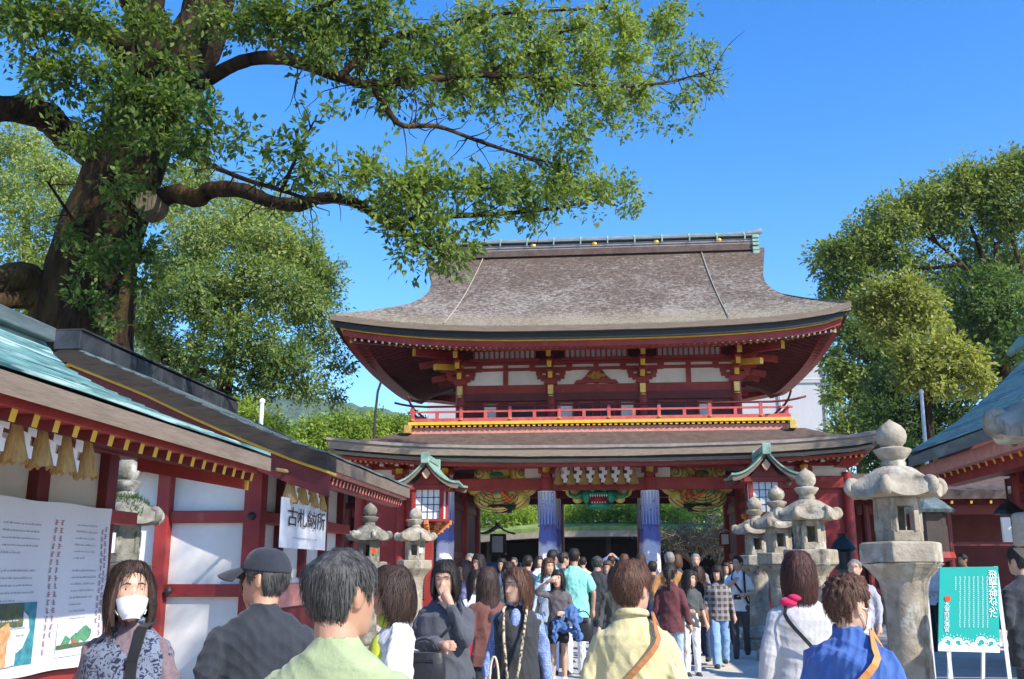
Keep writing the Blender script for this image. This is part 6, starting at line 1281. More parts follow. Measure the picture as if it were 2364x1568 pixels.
def person(label, x, y, H, face=0, sex='f', top=None, top_len=.5, sleeve='long', low=None, low_kind='trousers', hair='bob', hc='black', hair_len=0, arms=('down', 'down'), stride=0, yaw=0, pitch=0, skin='skin', shoe=(.03, .03, .032), q=0, wide=1.0, group=None, extras=(), collar=None, loose=1.0, bald=0, lean=0, hopen=.75, mask=False, glasses=False, cap=None, parting=0, seed=1, amp=.006, curly=0, vest=None):
    """standing figure: one fused body, with clothes, hair and worn things as its parts.  q 0 = hero ... 2 = far"""
    k = H/1.7; rot = -R(face); t = thing('person', label, 'person', (x, y, 0), group, rz=rot)
    vox = (.0065, .010, .015)[q]; RS = random.Random(seed); sh = (.168 if sex == 'm' else .148)*wide; shz = .815*H; hipw = (.155 if sex == 'm' else .16)*wide
    Z = lambda f: f*H
    # ---------- joints
    J = {}
    for s, nm in ((1, arms[0]), (-1, arms[1])):
        e, w = ARM[nm]; el, wr = [Vector((s*v[0]*(sh/.168 if i == 0 else 1)*k, v[1]*k, v[2]*k)) for i, v in enumerate((e, w))]
        J[s] = (Vector((s*sh*k*.93, -.004, shz-.07*k)), el, wr)
    st = stride
    L = {s: (Vector((s*.085*k, 0, Z(.5))), Vector((s*.088*k, s*st*.13*k+.03*abs(st), Z(.285))), Vector((s*.09*k, s*st*.24*k-(.05 if s*st < 0 else 0), .085*k+(.05*k if s*st < 0 else 0)))) for s in (1, -1)}
    hm = Matrix.Translation((0, .018*k, H-.128)) @ Matrix.Rotation(-R(yaw), 4, 'Z') @ Matrix.Rotation(R(pitch), 4, 'X')
    # ---------- body
    b = MB(); n = 40; vs = []
    for z in ZL: vs += [head_pt(6.2832*j/n, z) for j in range(n)]
    kk = len(ZL); b.add(xform(vs, hm), [(i*n+j, i*n+(j+1) % n, (i+1)*n+(j+1) % n, (i+1)*n+j) for i in range(kk-1) for j in range(n)]+[tuple(range(n)), tuple((kk-1)*n+n-1-j for j in range(n))])
    b.f = [f[::-1] for f in b.f]
    for s in (1, -1):                                               # ears
        e = MB(); ball(e, (s*.078, -.012, -.008), (.009, .019, .032), n=10, k=8); ball(e, (s*.083, -.02, .0), (.008, .012, .026), n=8, k=6); b.add(xform(e.v, hm), e.f)
    nr = .056 if sex == 'm' else .047
    b.tube([(0, -.012*k, Z(.80)), (0, -.005*k, Z(.845)), tuple(hm @ Vector((0, -.018, -.06))), tuple(hm @ Vector((0, -.012, 0)))], [nr*1.25, nr*1.02, nr, nr*.9], 16)
    tor = [(.46, hipw*.9, .1, -.01), (.52, hipw, .112, -.012), (.6, .125*wide if sex == 'f' else .142*wide, .092, 0), (.7, .14*wide, .1, .005), (.76, sh*.93, .095, -.004), (.79, sh*.8, .075, -.01), (.815, sh*.55, .06, -.01), (.835, .06, .052, -.01), (.855, .05, .05, -.008)]
    loft(b, [(Z(z), w*k*.88, d*k*.88, c*k) for z, w, d, c in tor])
    for s in (1, -1):
        S, E, W = J[s]; chain(b, [S, E, W], [.036*k, .034*k, .026*k])
        d = (W-E).normalized()
        if arms[0 if s > 0 else 1] in ('face', 'shade'): d = (d*.5+Vector((-s*.9, .1, .35))).normalized() if arms[0 if s > 0 else 1] == 'shade' else (d*.8+Vector((-s*.3, -.1, .4))).normalized()
        hand(b, W, d, (0, 1, .2) if W.z > 1.25*k else (s, .3, 0), k*1.0, .7 if W.z < 1.2 else .35, -s)
        P, K, A = L[s]; chain(b, [P, K, K.lerp(A, .35), A, A+Vector((0, .02, -.05*k))], [.078*k, .05*k, .054*k, .034*k, .03*k])
    o = b.obj('body', M[skin], t, local=True); REM.append((o, vox, 2, None))
    # ---------- face
    if q < 2:
        for s in (1, -1):
            e = MB(); zz = .013; px, py, _ = head_pt(s*.4, zz); ball(e, (s*.031, py-.0045, zz), (.0145, .006, .0052), n=10, k=6); v = e; v.v = xform(v.v, hm); eo = v.obj('eye', M['eyewhite'], t, smooth=True, local=True)
            e = MB(); ball(e, (s*.031, py-.0005, zz), (.0072, .004, .0064), n=8, k=6); e.tube([(s*.0165, py-.003, zz+.002), (s*.024, py+.001, zz+.006), (s*.034, py, zz+.0065), (s*.046, py-.008, zz+.002)], [.0012, .0028, .0028, .0012], 5); e.v = xform(e.v, hm); e.obj('iris', M['eye'], eo, smooth=True, local=True)
            e = MB(); e.tube([head_pt(s*.16, .032, .001), head_pt(s*.36, .037, .002), head_pt(s*.6, .031, .001)], [.002, .0028, .0012], 6); e.v = xform(e.v, hm); e.obj('eyebrow', M['brow'], t, smooth=True, local=True)
        if not mask:
            e = MB(); ball(e, (0, head_pt(0, -.061)[1]-.004, -.0605), (.022, .0075, .0042), n=12, k=6); ball(e, (0, head_pt(0, -.072)[1]-.004, -.0715), (.018, .0075, .0046), n=12, k=6); e.v = xform(e.v, hm); e.obj('lips', M['lip'], t, smooth=True, local=True)
    if mask:
        e = MB(); P = []
        for zi, z in enumerate(np.linspace(-.026, -.112, 13)):
            row = []
            for th in np.linspace(-1.05, 1.05, 25):
                x_, y_, z_ = head_pt(th, max(z, -.105), .005); cv = 1-abs(th)/1.2; row.append((x_*1.0, y_+.01*cv+(.004 if zi % 3 == 0 else 0)*cv, z+(.008*cv if zi == 0 else 0)))
            P.append(row)
        e.slab([[(p[0], p[2], p[1]) for p in r] for r in P], .004); e.v = xform([(p[0], p[2], p[1]) for p in e.v], hm); mk = e.obj('face_mask', M['mask'], t, smooth=True, local=True)
        e = MB()
        for s in (1, -1):
            for z in (-.012, -.09): e.tube([hm @ Vector(head_pt(s*1.12, z, .01)), hm @ Vector((s*.081, .0, -.0 if z > -.05 else -.03)), hm @ Vector((s*.082, -.025, -.005))], .0022, 5)
        e.obj('ear_loop', M['mask'], mk, local=True)
    if glasses:
        e = MB()
        for s in (1, -1):
            c = Vector((s*.033, head_pt(.38, .01)[1]+.012, .01)); e.tube([c+Vector((.024*math.cos(a), -.004*abs(math.cos(a)), .017*math.sin(a))) for a in np.linspace(0, 6.283, 17)], .0022, 5); e.tube([c+Vector((s*.024, 0, .004)), (s*.083, .03, .008), (s*.083, -.02, .004)], .0022, 5)
        e.tube([(-.009, .1, .013), (.009, .1, .013)], .002, 5); e.v = xform(e.v, hm); e.obj('glasses', M['eye'], t, smooth=True, local=True)
    # ---------- hair
    if hair:
        e = MB(); n = 44; vs = []; zs = list(np.linspace(-.1, .05, 22))+[.058, .066, .074, .082, .09, .097, .103, .108, .112, .116, .1185]
        def hl(th):                                                # hairline height round the head
            a = abs(th); pts = [(0, .078-(.01 if parting else 0)), (.5, .07), (.8, .045), (1.05, .0), (1.25, -.02), (1.45, .012), (1.75, .01), (1.95, -.04), (2.3, -.075), (3.15, -.082)]
            if hair in ('bob', 'long', 'fringe'): pts = [(0, (.085 if parting else .062) if hair != 'fringe' else .03), (.45, (.08 if parting else .062) if hair != 'fringe' else .03), (.75, .05), (1.0, .0), (1.3, -.06), (3.15, -.09)]
            return float(np.interp(a, [p[0] for p in pts], [p[1] for p in pts]))
        for z in zs:
            for j in range(n):
                th = 6.2832*j/n; th = th if th <= math.pi else th-6.2832
                cov = max(-1, min(1, (z-hl(th))/.014)); tk = (.012+.009*max(0, (z-.02)/.1)+(.006 if sex == 'f' else 0)); tk *= min(1, .3+max(0, z-hl(th))/.055) if hair == 'short' else 1
                if cap: tk *= max(0, 1-max(0, z-.03)/.02)
                bl = bald*min(1, max(0, (z-.072)/.022)) if bald else 0
                vs.append(head_pt(th, min(z, .116), (tk*cov if cov > 0 else .012*cov)*(1-bl)+bl*RS.uniform(-.004, .0065), False))
                if z > .09: p = vs[-1]; vs[-1] = (p[0], p[1], z+tk*.9*max(cov, 0)*min(1, (z-.09)/.02)*(1-bl)+.001*bl)
        kk = len(zs); e.add(vs, [(i*n+j, (i+1)*n+j, (i+1)*n+(j+1) % n, i*n+(j+1) % n) for i in range(kk-1) for j in range(n)]+[tuple(range(n)), tuple((kk-1)*n+n-1-j for j in range(n))])
        if hair in ('bob', 'long', 'fringe'):
            zlow = {'bob': -.14, 'fringe': -.14, 'long': -.36}[hair]-hair_len; P = []
            for z in np.linspace(.07, zlow, 26):
                u = min(1, max(0, (.07-z)/.2)); row = []; t0 = (hopen+.3*u) if hair != 'long' else (.85+.75*min(1, max(0, (-.06-z)/.18)))
                for th in np.linspace(t0, 6.2832-t0, 36):
                    w_, f_, b_ = head_r(max(z, .02)); o_ = .014+.018*math.sin(min(1, u*1.1)*2.4); c, s = math.cos(th), math.sin(th)
                    X, Y_ = (w_+o_)*math.copysign(abs(s)**.9, s), ((f_ if c > 0 else b_)+o_)*math.copysign(abs(c)**.9, c)
                    if hair == 'long' and z < -.08: fl = min(1, (-.08-z)/.12); Y_ = Y_*(1-.15*fl)-.01*fl; X *= 1+.1*fl
                    if z < zlow+.05 and hair == 'bob': X *= 1-.12*(zlow+.05-z)/.05; Y_ *= 1-.12*(zlow+.05-z)/.05
                    row.append((X, Y_, z+RS.uniform(-.004, .004)*(z < zlow+.02)))
                P.append(row)
            Q = [[(p[0]*.74, p[1]*.74-.004, p[2]) for p in r] for r in P]
            a, c = len(P), len(P[0]); s0 = len(e.v); e.v += [p for r in P for p in r]+[p for r in Q for p in r]; o2 = s0+a*c
            idx = lambda i, j, l: (s0 if l == 0 else o2)+i*c+j
            for i in range(a-1):
                for j in range(c-1): e.f += [(idx(i, j, 0), idx(i, j+1, 0), idx(i+1, j+1, 0), idx(i+1, j, 0)), (idx(i, j, 1), idx(i+1, j, 1), idx(i+1, j+1, 1), idx(i, j+1, 1))]
                e.f += [(idx(i, 0, 0), idx(i+1, 0, 0), idx(i+1, 0, 1), idx(i, 0, 1)), (idx(i, c-1, 0), idx(i, c-1, 1), idx(i+1, c-1, 1), idx(i+1, c-1, 0))]
            for j in range(c-1): e.f += [(idx(0, j, 0), idx(0, j, 1), idx(0, j+1, 1), idx(0, j+1, 0)), (idx(a-1, j, 0), idx(a-1, j+1, 0), idx(a-1, j+1, 1), idx(a-1, j, 1))]
            e.mi = [0]*len(e.f)
        if hair == 'bun': ball(e, (0, -.12, .05), (.045, .04, .045))
        if hair == 'tail': e.tube([(0, -.105, .04), (0, -.15, .0), (0, -.15, -.12), (0, -.12, -.24)], [.03, .035, .03, .008], 10)
        e.mi = [0]*len(e.f); e.v = xform(e.v, hm); o = e.obj('hair', HB[hc], t, local=True); hc_ = tuple(hm.translation)
        if q < 2: STR.append((o, hc_, hair, sex, seed, bald, q, tuple(hm.to_3x3() @ Vector((0, 1, 0))), bool(cap)))
        REM.append((o, (.0055, .009, .013)[q], 1, f_hair(seed, (.0016 if hair != 'short' else .0013), curly, hc_)))
    if cap:
        e = MB(); n = 36; zs = np.linspace(.035, .117, 12); vs = [head_pt(6.2832*j/n, float(z), .016) for z in zs for j in range(n)]; vs = [(p[0], p[1], p[2]+.018*max(0, (p[2]-.06)/.057)) for p in vs]; kk = len(zs)
        e.add(vs, [(i*n+j, (i+1)*n+j, (i+1)*n+(j+1) % n, i*n+(j+1) % n) for i in range(kk-1) for j in range(n)]+[tuple((kk-1)*n+n-1-j for j in range(n))]); e.v = xform(e.v, hm); co = e.obj('cap', cap, t, smooth=True, local=True); so = co.modifiers.new('thick', 'SOLIDIFY'); so.thickness = .004
        e = MB(); P = [[(r*.074*math.sin(a), .02+r*(.098 if r < 1.05 else .125)*math.cos(a)*1.0+(r-1)*.03, .042-.012*(r-1)*6*math.cos(a)-.02*abs(math.sin(a))**2*(r-1)*5) for a in np.linspace(-1.25, 1.25, 15)] for r in (1.0, 1.2, 1.38, 1.5)]; e.slab(P, .005); e.v = xform(e.v, hm); e.obj('brim', cap, co, smooth=True, local=True)
    # ---------- upper garment
    def garment(name, m, g, hem, slv, amp_, nk=.075, sd_=0, flare=1.0, open_=None):
        e = MB(); secs = [(hem, hipw*1.06*g*flare+.006, .122*g*flare, -.008)] if hem < .5 else []
        base = [(.5, hipw*1.03*g*(1+(flare-1)*.6)+.005, .122*g, -.01), (.6, (.14 if sex == 'f' else .155)*wide*g, .108*g, 0), (.7, .152*wide*g, .114*g, .006), (.765, sh*1.08*g, .11*g, -.002), (.793, sh*1.03*(1+(g-1)*.5), .092*g, -.01), (.811, sh*.93, .082, -.012), (.827, sh*.73, .073, -.012), (.841, sh*.52, .066, -.012), (.855, nk, .06, -.012), (.863, nk*.92, .056, -.012)]
        base = [s_ for s_ in base if s_[0] > hem+.02]
        if hem >= .5: secs = [(hem, (.145*wide+.01)*g, .108*g, -.004)]
        secs += base; loft(e, [(Z(z), w*k, d*k, c*k) for z, w, d, c in secs], 28)
        for s in (1, -1):
            S, E, W = J[s]; r0 = .064*(1+(g-1)*.35)
            if slv == 'long': chain(e, [S, E, W-(W-E).normalized()*.012], [r0*k, .054*(1+(g-1)*.6)*k, .04*g*k])
            elif slv == 'short': chain(e, [S, S.lerp(E, .72)], [r0*k, .064*g*k])
            elif slv == 'half': chain(e, [S, E, E.lerp(W, .15)], [r0*k, .058*g*k, .055*g*k])
        o = e.obj(name, m, t, local=True); REM.append((o, vox*1.05, 3, f_cloth(seed+sd_, amp_))); return o
    if top: garment('top', top, 1.0*loose, top_len, sleeve, amp)
    if vest: garment('vest', vest[0], 1.13*loose, vest[1], None, amp*.7, .09, 5)
    if collar:
        e = MB(); e.tube([(nr*1.5*math.cos(a), -.006+nr*1.45*math.sin(a), Z(.852)+.012*math.sin(a+math.pi)) for a in np.linspace(math.pi/2+.35, math.pi*2.5-.35, 21)], .012*k, 8, sec=1.5); e.obj('collar', collar, t, smooth=True, local=True)
    # ---------- lower garment
    if low:
        e = MB(); fl = 1.0
        if low_kind in ('trousers', 'wide'):
            loft(e, [(Z(.455), .1, .1, -.01), (Z(.5), hipw*1.01*k, .116*k, -.012), (Z(.57), (.14 if sex == 'f' else .15)*wide*k, .106*k, -.004), (Z(.6), (.135 if sex == 'f' else .15)*wide*k, .1*k, 0)])
            wd = 1.35 if low_kind == 'wide' else 1.0
            for s in (1, -1): P, K, A = L[s]; chain(e, [P, K, A+Vector((0, 0, -.035*k))], [.092*k, .066*k*wd, .062*k*wd])
        elif low_kind == 'shorts':
            loft(e, [(Z(.43), hipw*1.0*k, .11*k, -.01), (Z(.5), hipw*1.02*k, .118*k, -.012), (Z(.6), .135*wide*k, .1*k, 0)])
            for s in (1, -1): P, K, A = L[s]; chain(e, [P, P.lerp(K, .62)], [.094*k, .088*k])
        elif low_kind == 'skirt': loft(e, [(Z(.16), .25*k, .2*k, 0), (Z(.3), .21*k, .165*k, 0), (Z(.45), .17*k, .13*k, -.008), (Z(.6), .13*k, .1*k, 0)])
        o = e.obj('trousers' if low_kind in ('trousers', 'wide') else low_kind, low, t, local=True); REM.append((o, vox*1.15, 3, f_cloth(seed+9, amp*.7)))
    sm = fab('shoe_%d' % int(shoe[0]*100), shoe)
    for s in (1, -1):
        A = L[s][2]; e = MB(); zb = max(0, A.z-.085*k); loft(e, [(zb+.0, .044*k, .125*k, .05*k), (zb+.02, .047*k, .13*k, .05*k), (zb+.05*k, .044*k, .105*k, .035*k), (zb+.085*k, .04*k, .055*k, .0), (zb+.1*k, .036*k, .045*k, -.005)], 16); e.v = [(p[0]+A.x, p[1]+A.y, p[2]) for p in e.v]; e.obj('shoe', sm, t, smooth=True, local=True)
    # ---------- worn straps
    def torso_at(z, g=1.1):
        zz = [s_[0]*H for s_ in tor]; return np.interp(z, zz, [s_[1]*k for s_ in tor])*g, np.interp(z, zz, [s_[2]*k for s_ in tor])*g
    for ex in extras:
        if ex[0] == 'strap':                                        # shoulder side s to the opposite hip, back and front
            s, m, w = ex[1], ex[2], ex[3]; g = 1.22*loose*(1.06 if vest else 1)
            for fr in (1, -1):
                pts = []
                for u in np.linspace(0, 1, 16):
                    z = Z(.825)-(Z(.825)-Z(.53))*u; a = math.pi/2-(1.15-2.35*u)*1; xx = s*math.cos(math.pi*(.18+.64*u))*1.0; W_, D_ = torso_at(z, g); X = W_*xx; Y_ = fr*D_*math.sqrt(max(0, 1-xx*xx))-.008
                    pts.append(Vector((X, Y_*1.03+fr*.008, z)) if u else Vector((s*.1*k, -.01+fr*.004, Z(.85)+.004)))
                e = MB(); P = []
                for i, p in enumerate(pts):
                    tg = (pts[min(i+1, 15)]-pts[max(0, i-1)]).normalized(); nn = Vector((p.x*.6, p.y, 0)).normalized(); sd_ = tg.cross(nn).normalized()*w/2; P.append([p-sd_, p+sd_])
                vs = [v_ for r in P for v_ in r]; off = [v_+Vector((v_.x*.6, v_.y, 0)).normalized()*.006 for v_ in vs]; N_ = len(P); e.add(off+vs, [(2*i, 2*i+1, 2*i+3, 2*i+2) for i in range(N_-1)]+[(2*N_+2*i, 2*N_+2*i+2, 2*N_+2*i+3, 2*N_+2*i+1) for i in range(N_-1)]+[(2*i, 2*i+2, 2*N_+2*i+2, 2*N_+2*i) for i in range(N_-1)]+[(2*i+1, 2*N_+2*i+1, 2*N_+2*i+3, 2*i+3) for i in range(N_-1)])
                e.obj('bag_strap', m, t, local=True)
        elif ex[0] == 'vstrap':                                     # straight strap down one shoulder, front
            s, m, w = ex[1], ex[2], ex[3]; e = MB(); pts = [Vector((s*.1*k, -.02, Z(.845)+.01)), Vector((s*.1*k, .06*k, Z(.835))), Vector((s*.105*k, .128*k, Z(.75))), Vector((s*.11*k, .145*k, Z(.65))), Vector((s*.13*k, .14*k, Z(.56)))]
            for a, c in zip(pts[:-1], pts[1:]): e.bar(a, c, w, .006, up=(0, 1, .2))
            e.obj('bag_strap', m, t, local=True)
        elif ex[0] == 'part':                                       # (name, material, builder(mb, k, H))
            e = MB(); ex[3](e, k, H); e.obj(ex[1], ex[2], t, smooth=True, local=True)
    return t
M['mask'] = mat('white_mask', (.72, .74, .78), (.76, .78, .8), .8, 20, coord='obj')
def place(x, ytop, Y): p = atY(x, ytop, Y); return p.x, Y, min(p.z, 1.88)
def held(name, label, cat, pt, off, m, builder, rz=0, group=None):
    """an object carried by a person: stands on its own, placed beside the hand"""
    c, s = math.cos(pt.rotation_euler.z), math.sin(pt.rotation_euler.z); w = Vector((pt.location.x+off[0]*c-off[1]*s, pt.location.y+off[0]*s+off[1]*c, off[2]))
    t = thing(name, label, cat, tuple(w), group, rz=pt.rotation_euler.z+rz); builder(t); return t
def bag_builder(m, w, h, d, handle=.12, strapm=None):
    def f(t):
        e = MB(); loft(e, [(-h, w*.47, d*.46, 0), (-h+.015, w*.5, d*.5, 0), (-h*.5, w*.51, d*.5, 0), (-.012, w*.46, d*.34, 0), (0, w*.43, d*.28, 0)], 20); e.obj('bag_body', m, t, smooth=True, auto=50, local=True)
        e = MB(); e.tube([(w*.33*math.cos(a), 0, handle*math.sin(a)-.01) for a in np.linspace(0, math.pi, 12)], .008, 6); e.obj('handle', strapm or m, t, smooth=True, local=True)
        e = MB(); e.box((0, d*.42, -.05), (w*.5, .01, .02)); e.obj('zip_flap', strapm or m, t, local=True)
    return f
# ------------------------------------------------------------------ the crowd (x, head top and distance surveyed from the picture)
leather = fab('black_leather', (.012, .013, .016), rough=.4); tanl = fab('tan_leather', (.33, .13, .045), rough=.5); bag_b = fab('brown_leather', (.2, .09, .04), rough=.5)
P_ = {}
# closest figures
P_['green'] = person('man from behind in pale green T-shirt with thinning greying hair', *place(787, 1260, 2.62), face=12, sex='m', top=fab('pale_green_jersey', (.28, .33, .18), (.34, .39, .22), ns=16), top_len=.44, sleeve='short', low=fab('navy_cotton', (.03, .035, .06)), hair='short', hc='salt', bald=.9, yaw=22, skin='skin_tan', seed=3, wide=1.06, loose=1.06, amp=.005)
P_['masked'] = person('woman in white mask, floral vest and mauve knit looking up by the poster', *place(312, 1304, 4.25), face=186, top=fab('mauve_knit', (.15, .105, .125), (.19, .14, .155), ns=60), top_len=.4, vest=(pattern('blue_floral', (.14, .165, .22), (.015, .02, .05), 40, .52), .44), low=fab('charcoal_cloth', (.04, .04, .045)), hair='bob', hc='dark', arms=('down', 'front'), yaw=-42, pitch=10, mask=True, seed=4, wide=1.14, loose=1.1, extras=[('vstrap', -1, leather, .05)], parting=1)  # vest and knit darkened, the booth eave's shade put into their colours
P_['cap'] = person('man in black cap and black T-shirt with sunglasses, turned to the left', *place(616, 1268, 4.3), face=-28, sex='m', top=fab('black_jersey', (.022, .026, .034)), top_len=.45, sleeve='short', low=fab('navy_cotton', (.03, .035, .06)), hair='short', hc='salt', yaw=-52, pitch=4, skin='skin_tan', glasses=True, cap=fab('black_cap', (.018, .021, .03)), seed=5, wide=1.1, loose=1.08)
P_['greyjacket'] = person('person in shiny grey jacket half hidden behind the man in the cap', *place(600, 1306, 5.1), face=-10, sex='m', top=fab('grey_nylon', (.16, .16, .18), rough=.4), top_len=.45, low=fab('navy_cotton', (.03, .035, .06)), hair='short', hc='black', yaw=-30, seed=6, q=1, arms=('down', 'front'))
P_['yellow'] = person('woman in yellow-green top and white cardigan with glasses, in profile', *place(913, 1311, 5.2), face=-108, top=fab('white_cardigan', (.6, .6, .6)), top_len=.42, hopen=1.2, extras=[('part', 'yellow_front', fab('yellow_green_knit', (.5, .52, .04)), lambda e, k, H: (ball(e, (0, .06*k, .68*H), (.12*k, .092*k, .2*k)), ball(e, (0, .02, .83*H), (.085*k, .07, .05*k))))], low=fab('charcoal_cloth', (.04, .04, .045)), hair='bob', hc='dark', glasses=True, arms=('down', 'phone'), yaw=12, seed=7, loose=1.08)
P_['hand'] = person('woman in dark grey jacket covering half her face with one hand', *place(1030, 1297, 7.3), face=182, top=fab('slate_sweat', (.065, .07, .085)), top_len=.4, low=fab('black_cotton', (.02, .02, .023)), hair='bob', hc='black', arms=('cross', 'face'), yaw=4, pitch=-8, seed=8, loose=1.3, wide=1.08, extras=[('strap', -1, leather, .022)])
P_['vest'] = person('smiling woman with brown bob in black vest over dotted blue shirt', *place(1194, 1314, 7.4), face=184, top=pattern('dotted_blue', (.13, .19, .38), (.4, .46, .6), 90, .32, 'dots'), top_len=.42, vest=(fab('black_vest', (.03, .032, .036)), .42), low=fab('charcoal_trouser', (.035, .036, .042)), hair='bob', hc='brown', arms=('down', 'down'), yaw=38, hopen=1.1, seed=9, loose=1.12, stride=.6, hair_len=.03, collar=fab('dotted_blue', (0, 0, 0)), parting=1, extras=[('part', 'shirt_front', fab('dotted_blue', (0, 0, 0)), lambda e, k, H: ball(e, (0, .075*k, .765*H), (.05*k, .062*k, .1*k)))])
P_['tan'] = person('woman from behind in pale yellow shirt with short brown hair', *place(1457, 1300, 4.95), face=8, top=fab('cream_shirt', (.5, .43, .22), (.56, .49, .27)), top_len=.42, low=fab('denim_blue', (.07, .12, .25)), hair='short', hc='brown', yaw=28, seed=10, wide=1.12, loose=1.25, amp=.007, collar=fab('cream_shirt', (0, 0, 0)), extras=[('strap', 1, tanl, .026)])
P_['sweater'] = person('woman from behind in light grey sweater with long reddish bob', *place(1842, 1277, 6.3), face=-4, top=fab('light_grey_knit', (.4, .39, .39)), top_len=.43, low=fab('denim_blue', (.07, .12, .25)), hair='bob', hc='red', hair_len=.03, seed=11, wide=1.08, loose=1.2, amp=.004, extras=[('strap', -1, leather, .022), ('part', 'pink_scarf', fab('pink_scarf', (.62, .02, .1)), lambda e, k, H: (ball(e, (-.085*k, -.05, .826*H), (.062*k, .05, .032*k)), ball(e, (-.05*k, -.07, .842*H), (.05*k, .04, .026*k))))])
P_['blue'] = person('woman in blue denim blouse with short curly hair and white mask', *place(1951, 1332, 4.6), face=26, top=fab('blue_denim_blouse', (.045, .105, .32), (.06, .135, .38)), top_len=.42, low=fab('charcoal_cloth', (.04, .04, .045)), hair='short', hc='brown', yaw=34, mask=True, seed=12, wide=1.14, loose=1.28, curly=.006, amp=.007, extras=[('strap', 1, fab('orange_leather', (.5, .2, .06), rough=.5), .03)])
P_['edge'] = person('person in black jacket and navy trousers at the right edge beside the green sign', *place(2352, 1262, 9.3), face=-30, sex='m', top=fab('black_jersey', (.022, .026, .034)), top_len=.42, low=fab('navy_cotton', (.03, .035, .06)), hair='short', hc='black', seed=13, q=1, wide=1.15, loose=1.2, arms=('front', 'front'))
# middle of the path
P_['browncoat'] = person('young woman with long hair seen from the side in brown cardigan and black shorts', *place(1128, 1312, 9.2), face=-25, top=fab('brown_cardigan', (.14, .055, .045)), top_len=.45, low=fab('black_cotton', (.02, .02, .023)), low_kind='shorts', hair='long', hc='dark', arms=('front', 'front'), yaw=30, seed=14, q=1, loose=1.15, shoe=(.6, .6, .6))
P_['red'] = person('woman in white blouse and red dress with long dark hair', *place(1100, 1318, 11.5), face=160, top=fab('white_blouse', (.62, .6, .62)), top_len=.6, low=fab('crimson_skirt', (.42, .01, .03)), low_kind='skirt', hair='long', hc='black', yaw=-20, seed=15, q=1)
P_['shade'] = person('woman in brown-grey cardigan shading her eyes with a raised arm', *place(1288, 1317, 14.6), face=186, top=fab('taupe_cardigan', (.1, .085, .09)), top_len=.47, low=fab('black_cotton', (.02, .02, .023)), low_kind='shorts', hair='long', hc='black', arms=('shade', 'front'), yaw=6, seed=16, q=1, shoe=(.6, .6, .6), wide=1.1)
P_['longhair'] = person('woman with long brown hair facing the camera beside the mint shirts', *place(1266, 1290, 15.6), face=176, top=fab('pale_blue_blouse', (.35, .42, .5)), top_len=.45, low=fab('denim_blue', (.07, .12, .25)), hair='long', hc='brown', yaw=-25, seed=17, q=1)
P_['mint'] = person('tall man from behind in mint polo shirt and white trousers', *place(1325, 1266, 15.6), face=2, sex='m', top=fab('mint_polo', (.2, .52, .45)), top_len=.43, sleeve='short', low=fab('white_cotton', (.6, .6, .62)), hair='short', hc='black', seed=18, q=1, wide=1.15, loose=1.12, skin='skin_tan')
P_['mint2'] = person('second man in mint polo shirt, dark hair against the column cloth', *place(1275, 1260, 16.6), face=20, sex='m', top=fab('mint_polo', (.2, .52, .45)), top_len=.43, sleeve='short', low=fab('navy_cotton', (.03, .035, .06)), hair='short', hc='black', seed=19, q=1, wide=1.15, yaw=15, skin='skin_tan')
P_['bald'] = person('man with shaved head in black polo shirt seen from behind', *place(1378, 1282, 16.2), face=4, sex='m', top=fab('dark_polo', (.028, .03, .038)), top_len=.43, sleeve='short', low=fab('navy_cotton', (.03, .035, .06)), hair='short', hc='salt', bald=1.0, seed=20, q=1, wide=1.15, skin='skin_tan')
P_['maroon'] = person('woman with tied black hair in maroon cardigan and pale jeans seen from behind', *place(1545, 1302, 14.2), face=12, top=fab('maroon_cardigan', (.09, .025, .03)), top_len=.44, low=fab('pale_denim', (.3, .38, .48)), hair='tail', hc='black', seed=21, q=1, stride=.5, loose=1.1)
P_['greytee'] = person('woman in charcoal T-shirt with a dark bag next to the woman in maroon', *place(1590, 1318, 15.6), face=165, top=fab('charcoal_tee', (.06, .065, .065)), top_len=.46, sleeve='half', low=fab('white_cotton', (.6, .6, .62)), hair='long', hc='black', seed=22, q=1, arms=('front', 'down'), yaw=-40)
P_['blackjkt'] = person('smiling young woman in black jacket and blue jeans turned to the left', *place(1611, 1309, 17.6), face=195, top=fab('black_jacket', (.02, .02, .024)), top_len=.46, low=fab('indigo_denim', (.03, .05, .12)), hair='long', hc='dark', seed=23, q=1, yaw=45, arms=('front', 'hip'), stride=.6)
P_['plaid'] = person('young woman in plaid shirt jacket and light blue jeans walking towards the camera', *place(1655, 1307, 17.2), face=180, top=plaid('plaid_flannel', (.05, .05, .055), (.35, .27, .2), (.3, .3, .34)), top_len=.45, low=fab('light_denim', (.2, .33, .52)), low_kind='wide', hair='fringe', hc='black', seed=24, q=1, stride=.7, loose=1.15, yaw=20)
P_['camera'] = person('man in white T-shirt with glasses and a camera bag near the stone lanterns', *place(1702, 1284, 19.0), face=190, sex='m', top=fab('white_tee', (.66, .67, .7)), top_len=.45, sleeve='short', low=fab('dark_grey_trouser', (.06, .06, .065)), hair='short', hc='black', seed=25, q=1, yaw=30, glasses=True, arms=('strap', 'front'), extras=[('strap', 1, leather, .04), ('vstrap', -1, leather, .04)], stride=.4)
P_['elder'] = person('elderly man in pale jacket and blue shirt by the tall stone lantern', *place(1972, 1290, 13.5), face=200, sex='m', top=fab('pale_grey_jacket', (.3, .3, .34)), top_len=.42, vest=None, low=fab('navy_cotton', (.03, .035, .06)), hair='short', hc='grey', bald=.8, seed=26, q=1, wide=1.1, loose=1.2, arms=('front', 'down'), extras=[('part', 'shirt_front', fab('blue_shirt', (.06, .12, .34)), lambda e, k, H: ball(e, (0, .09*k, .7*H), (.07*k, .075*k, .16*k)))])
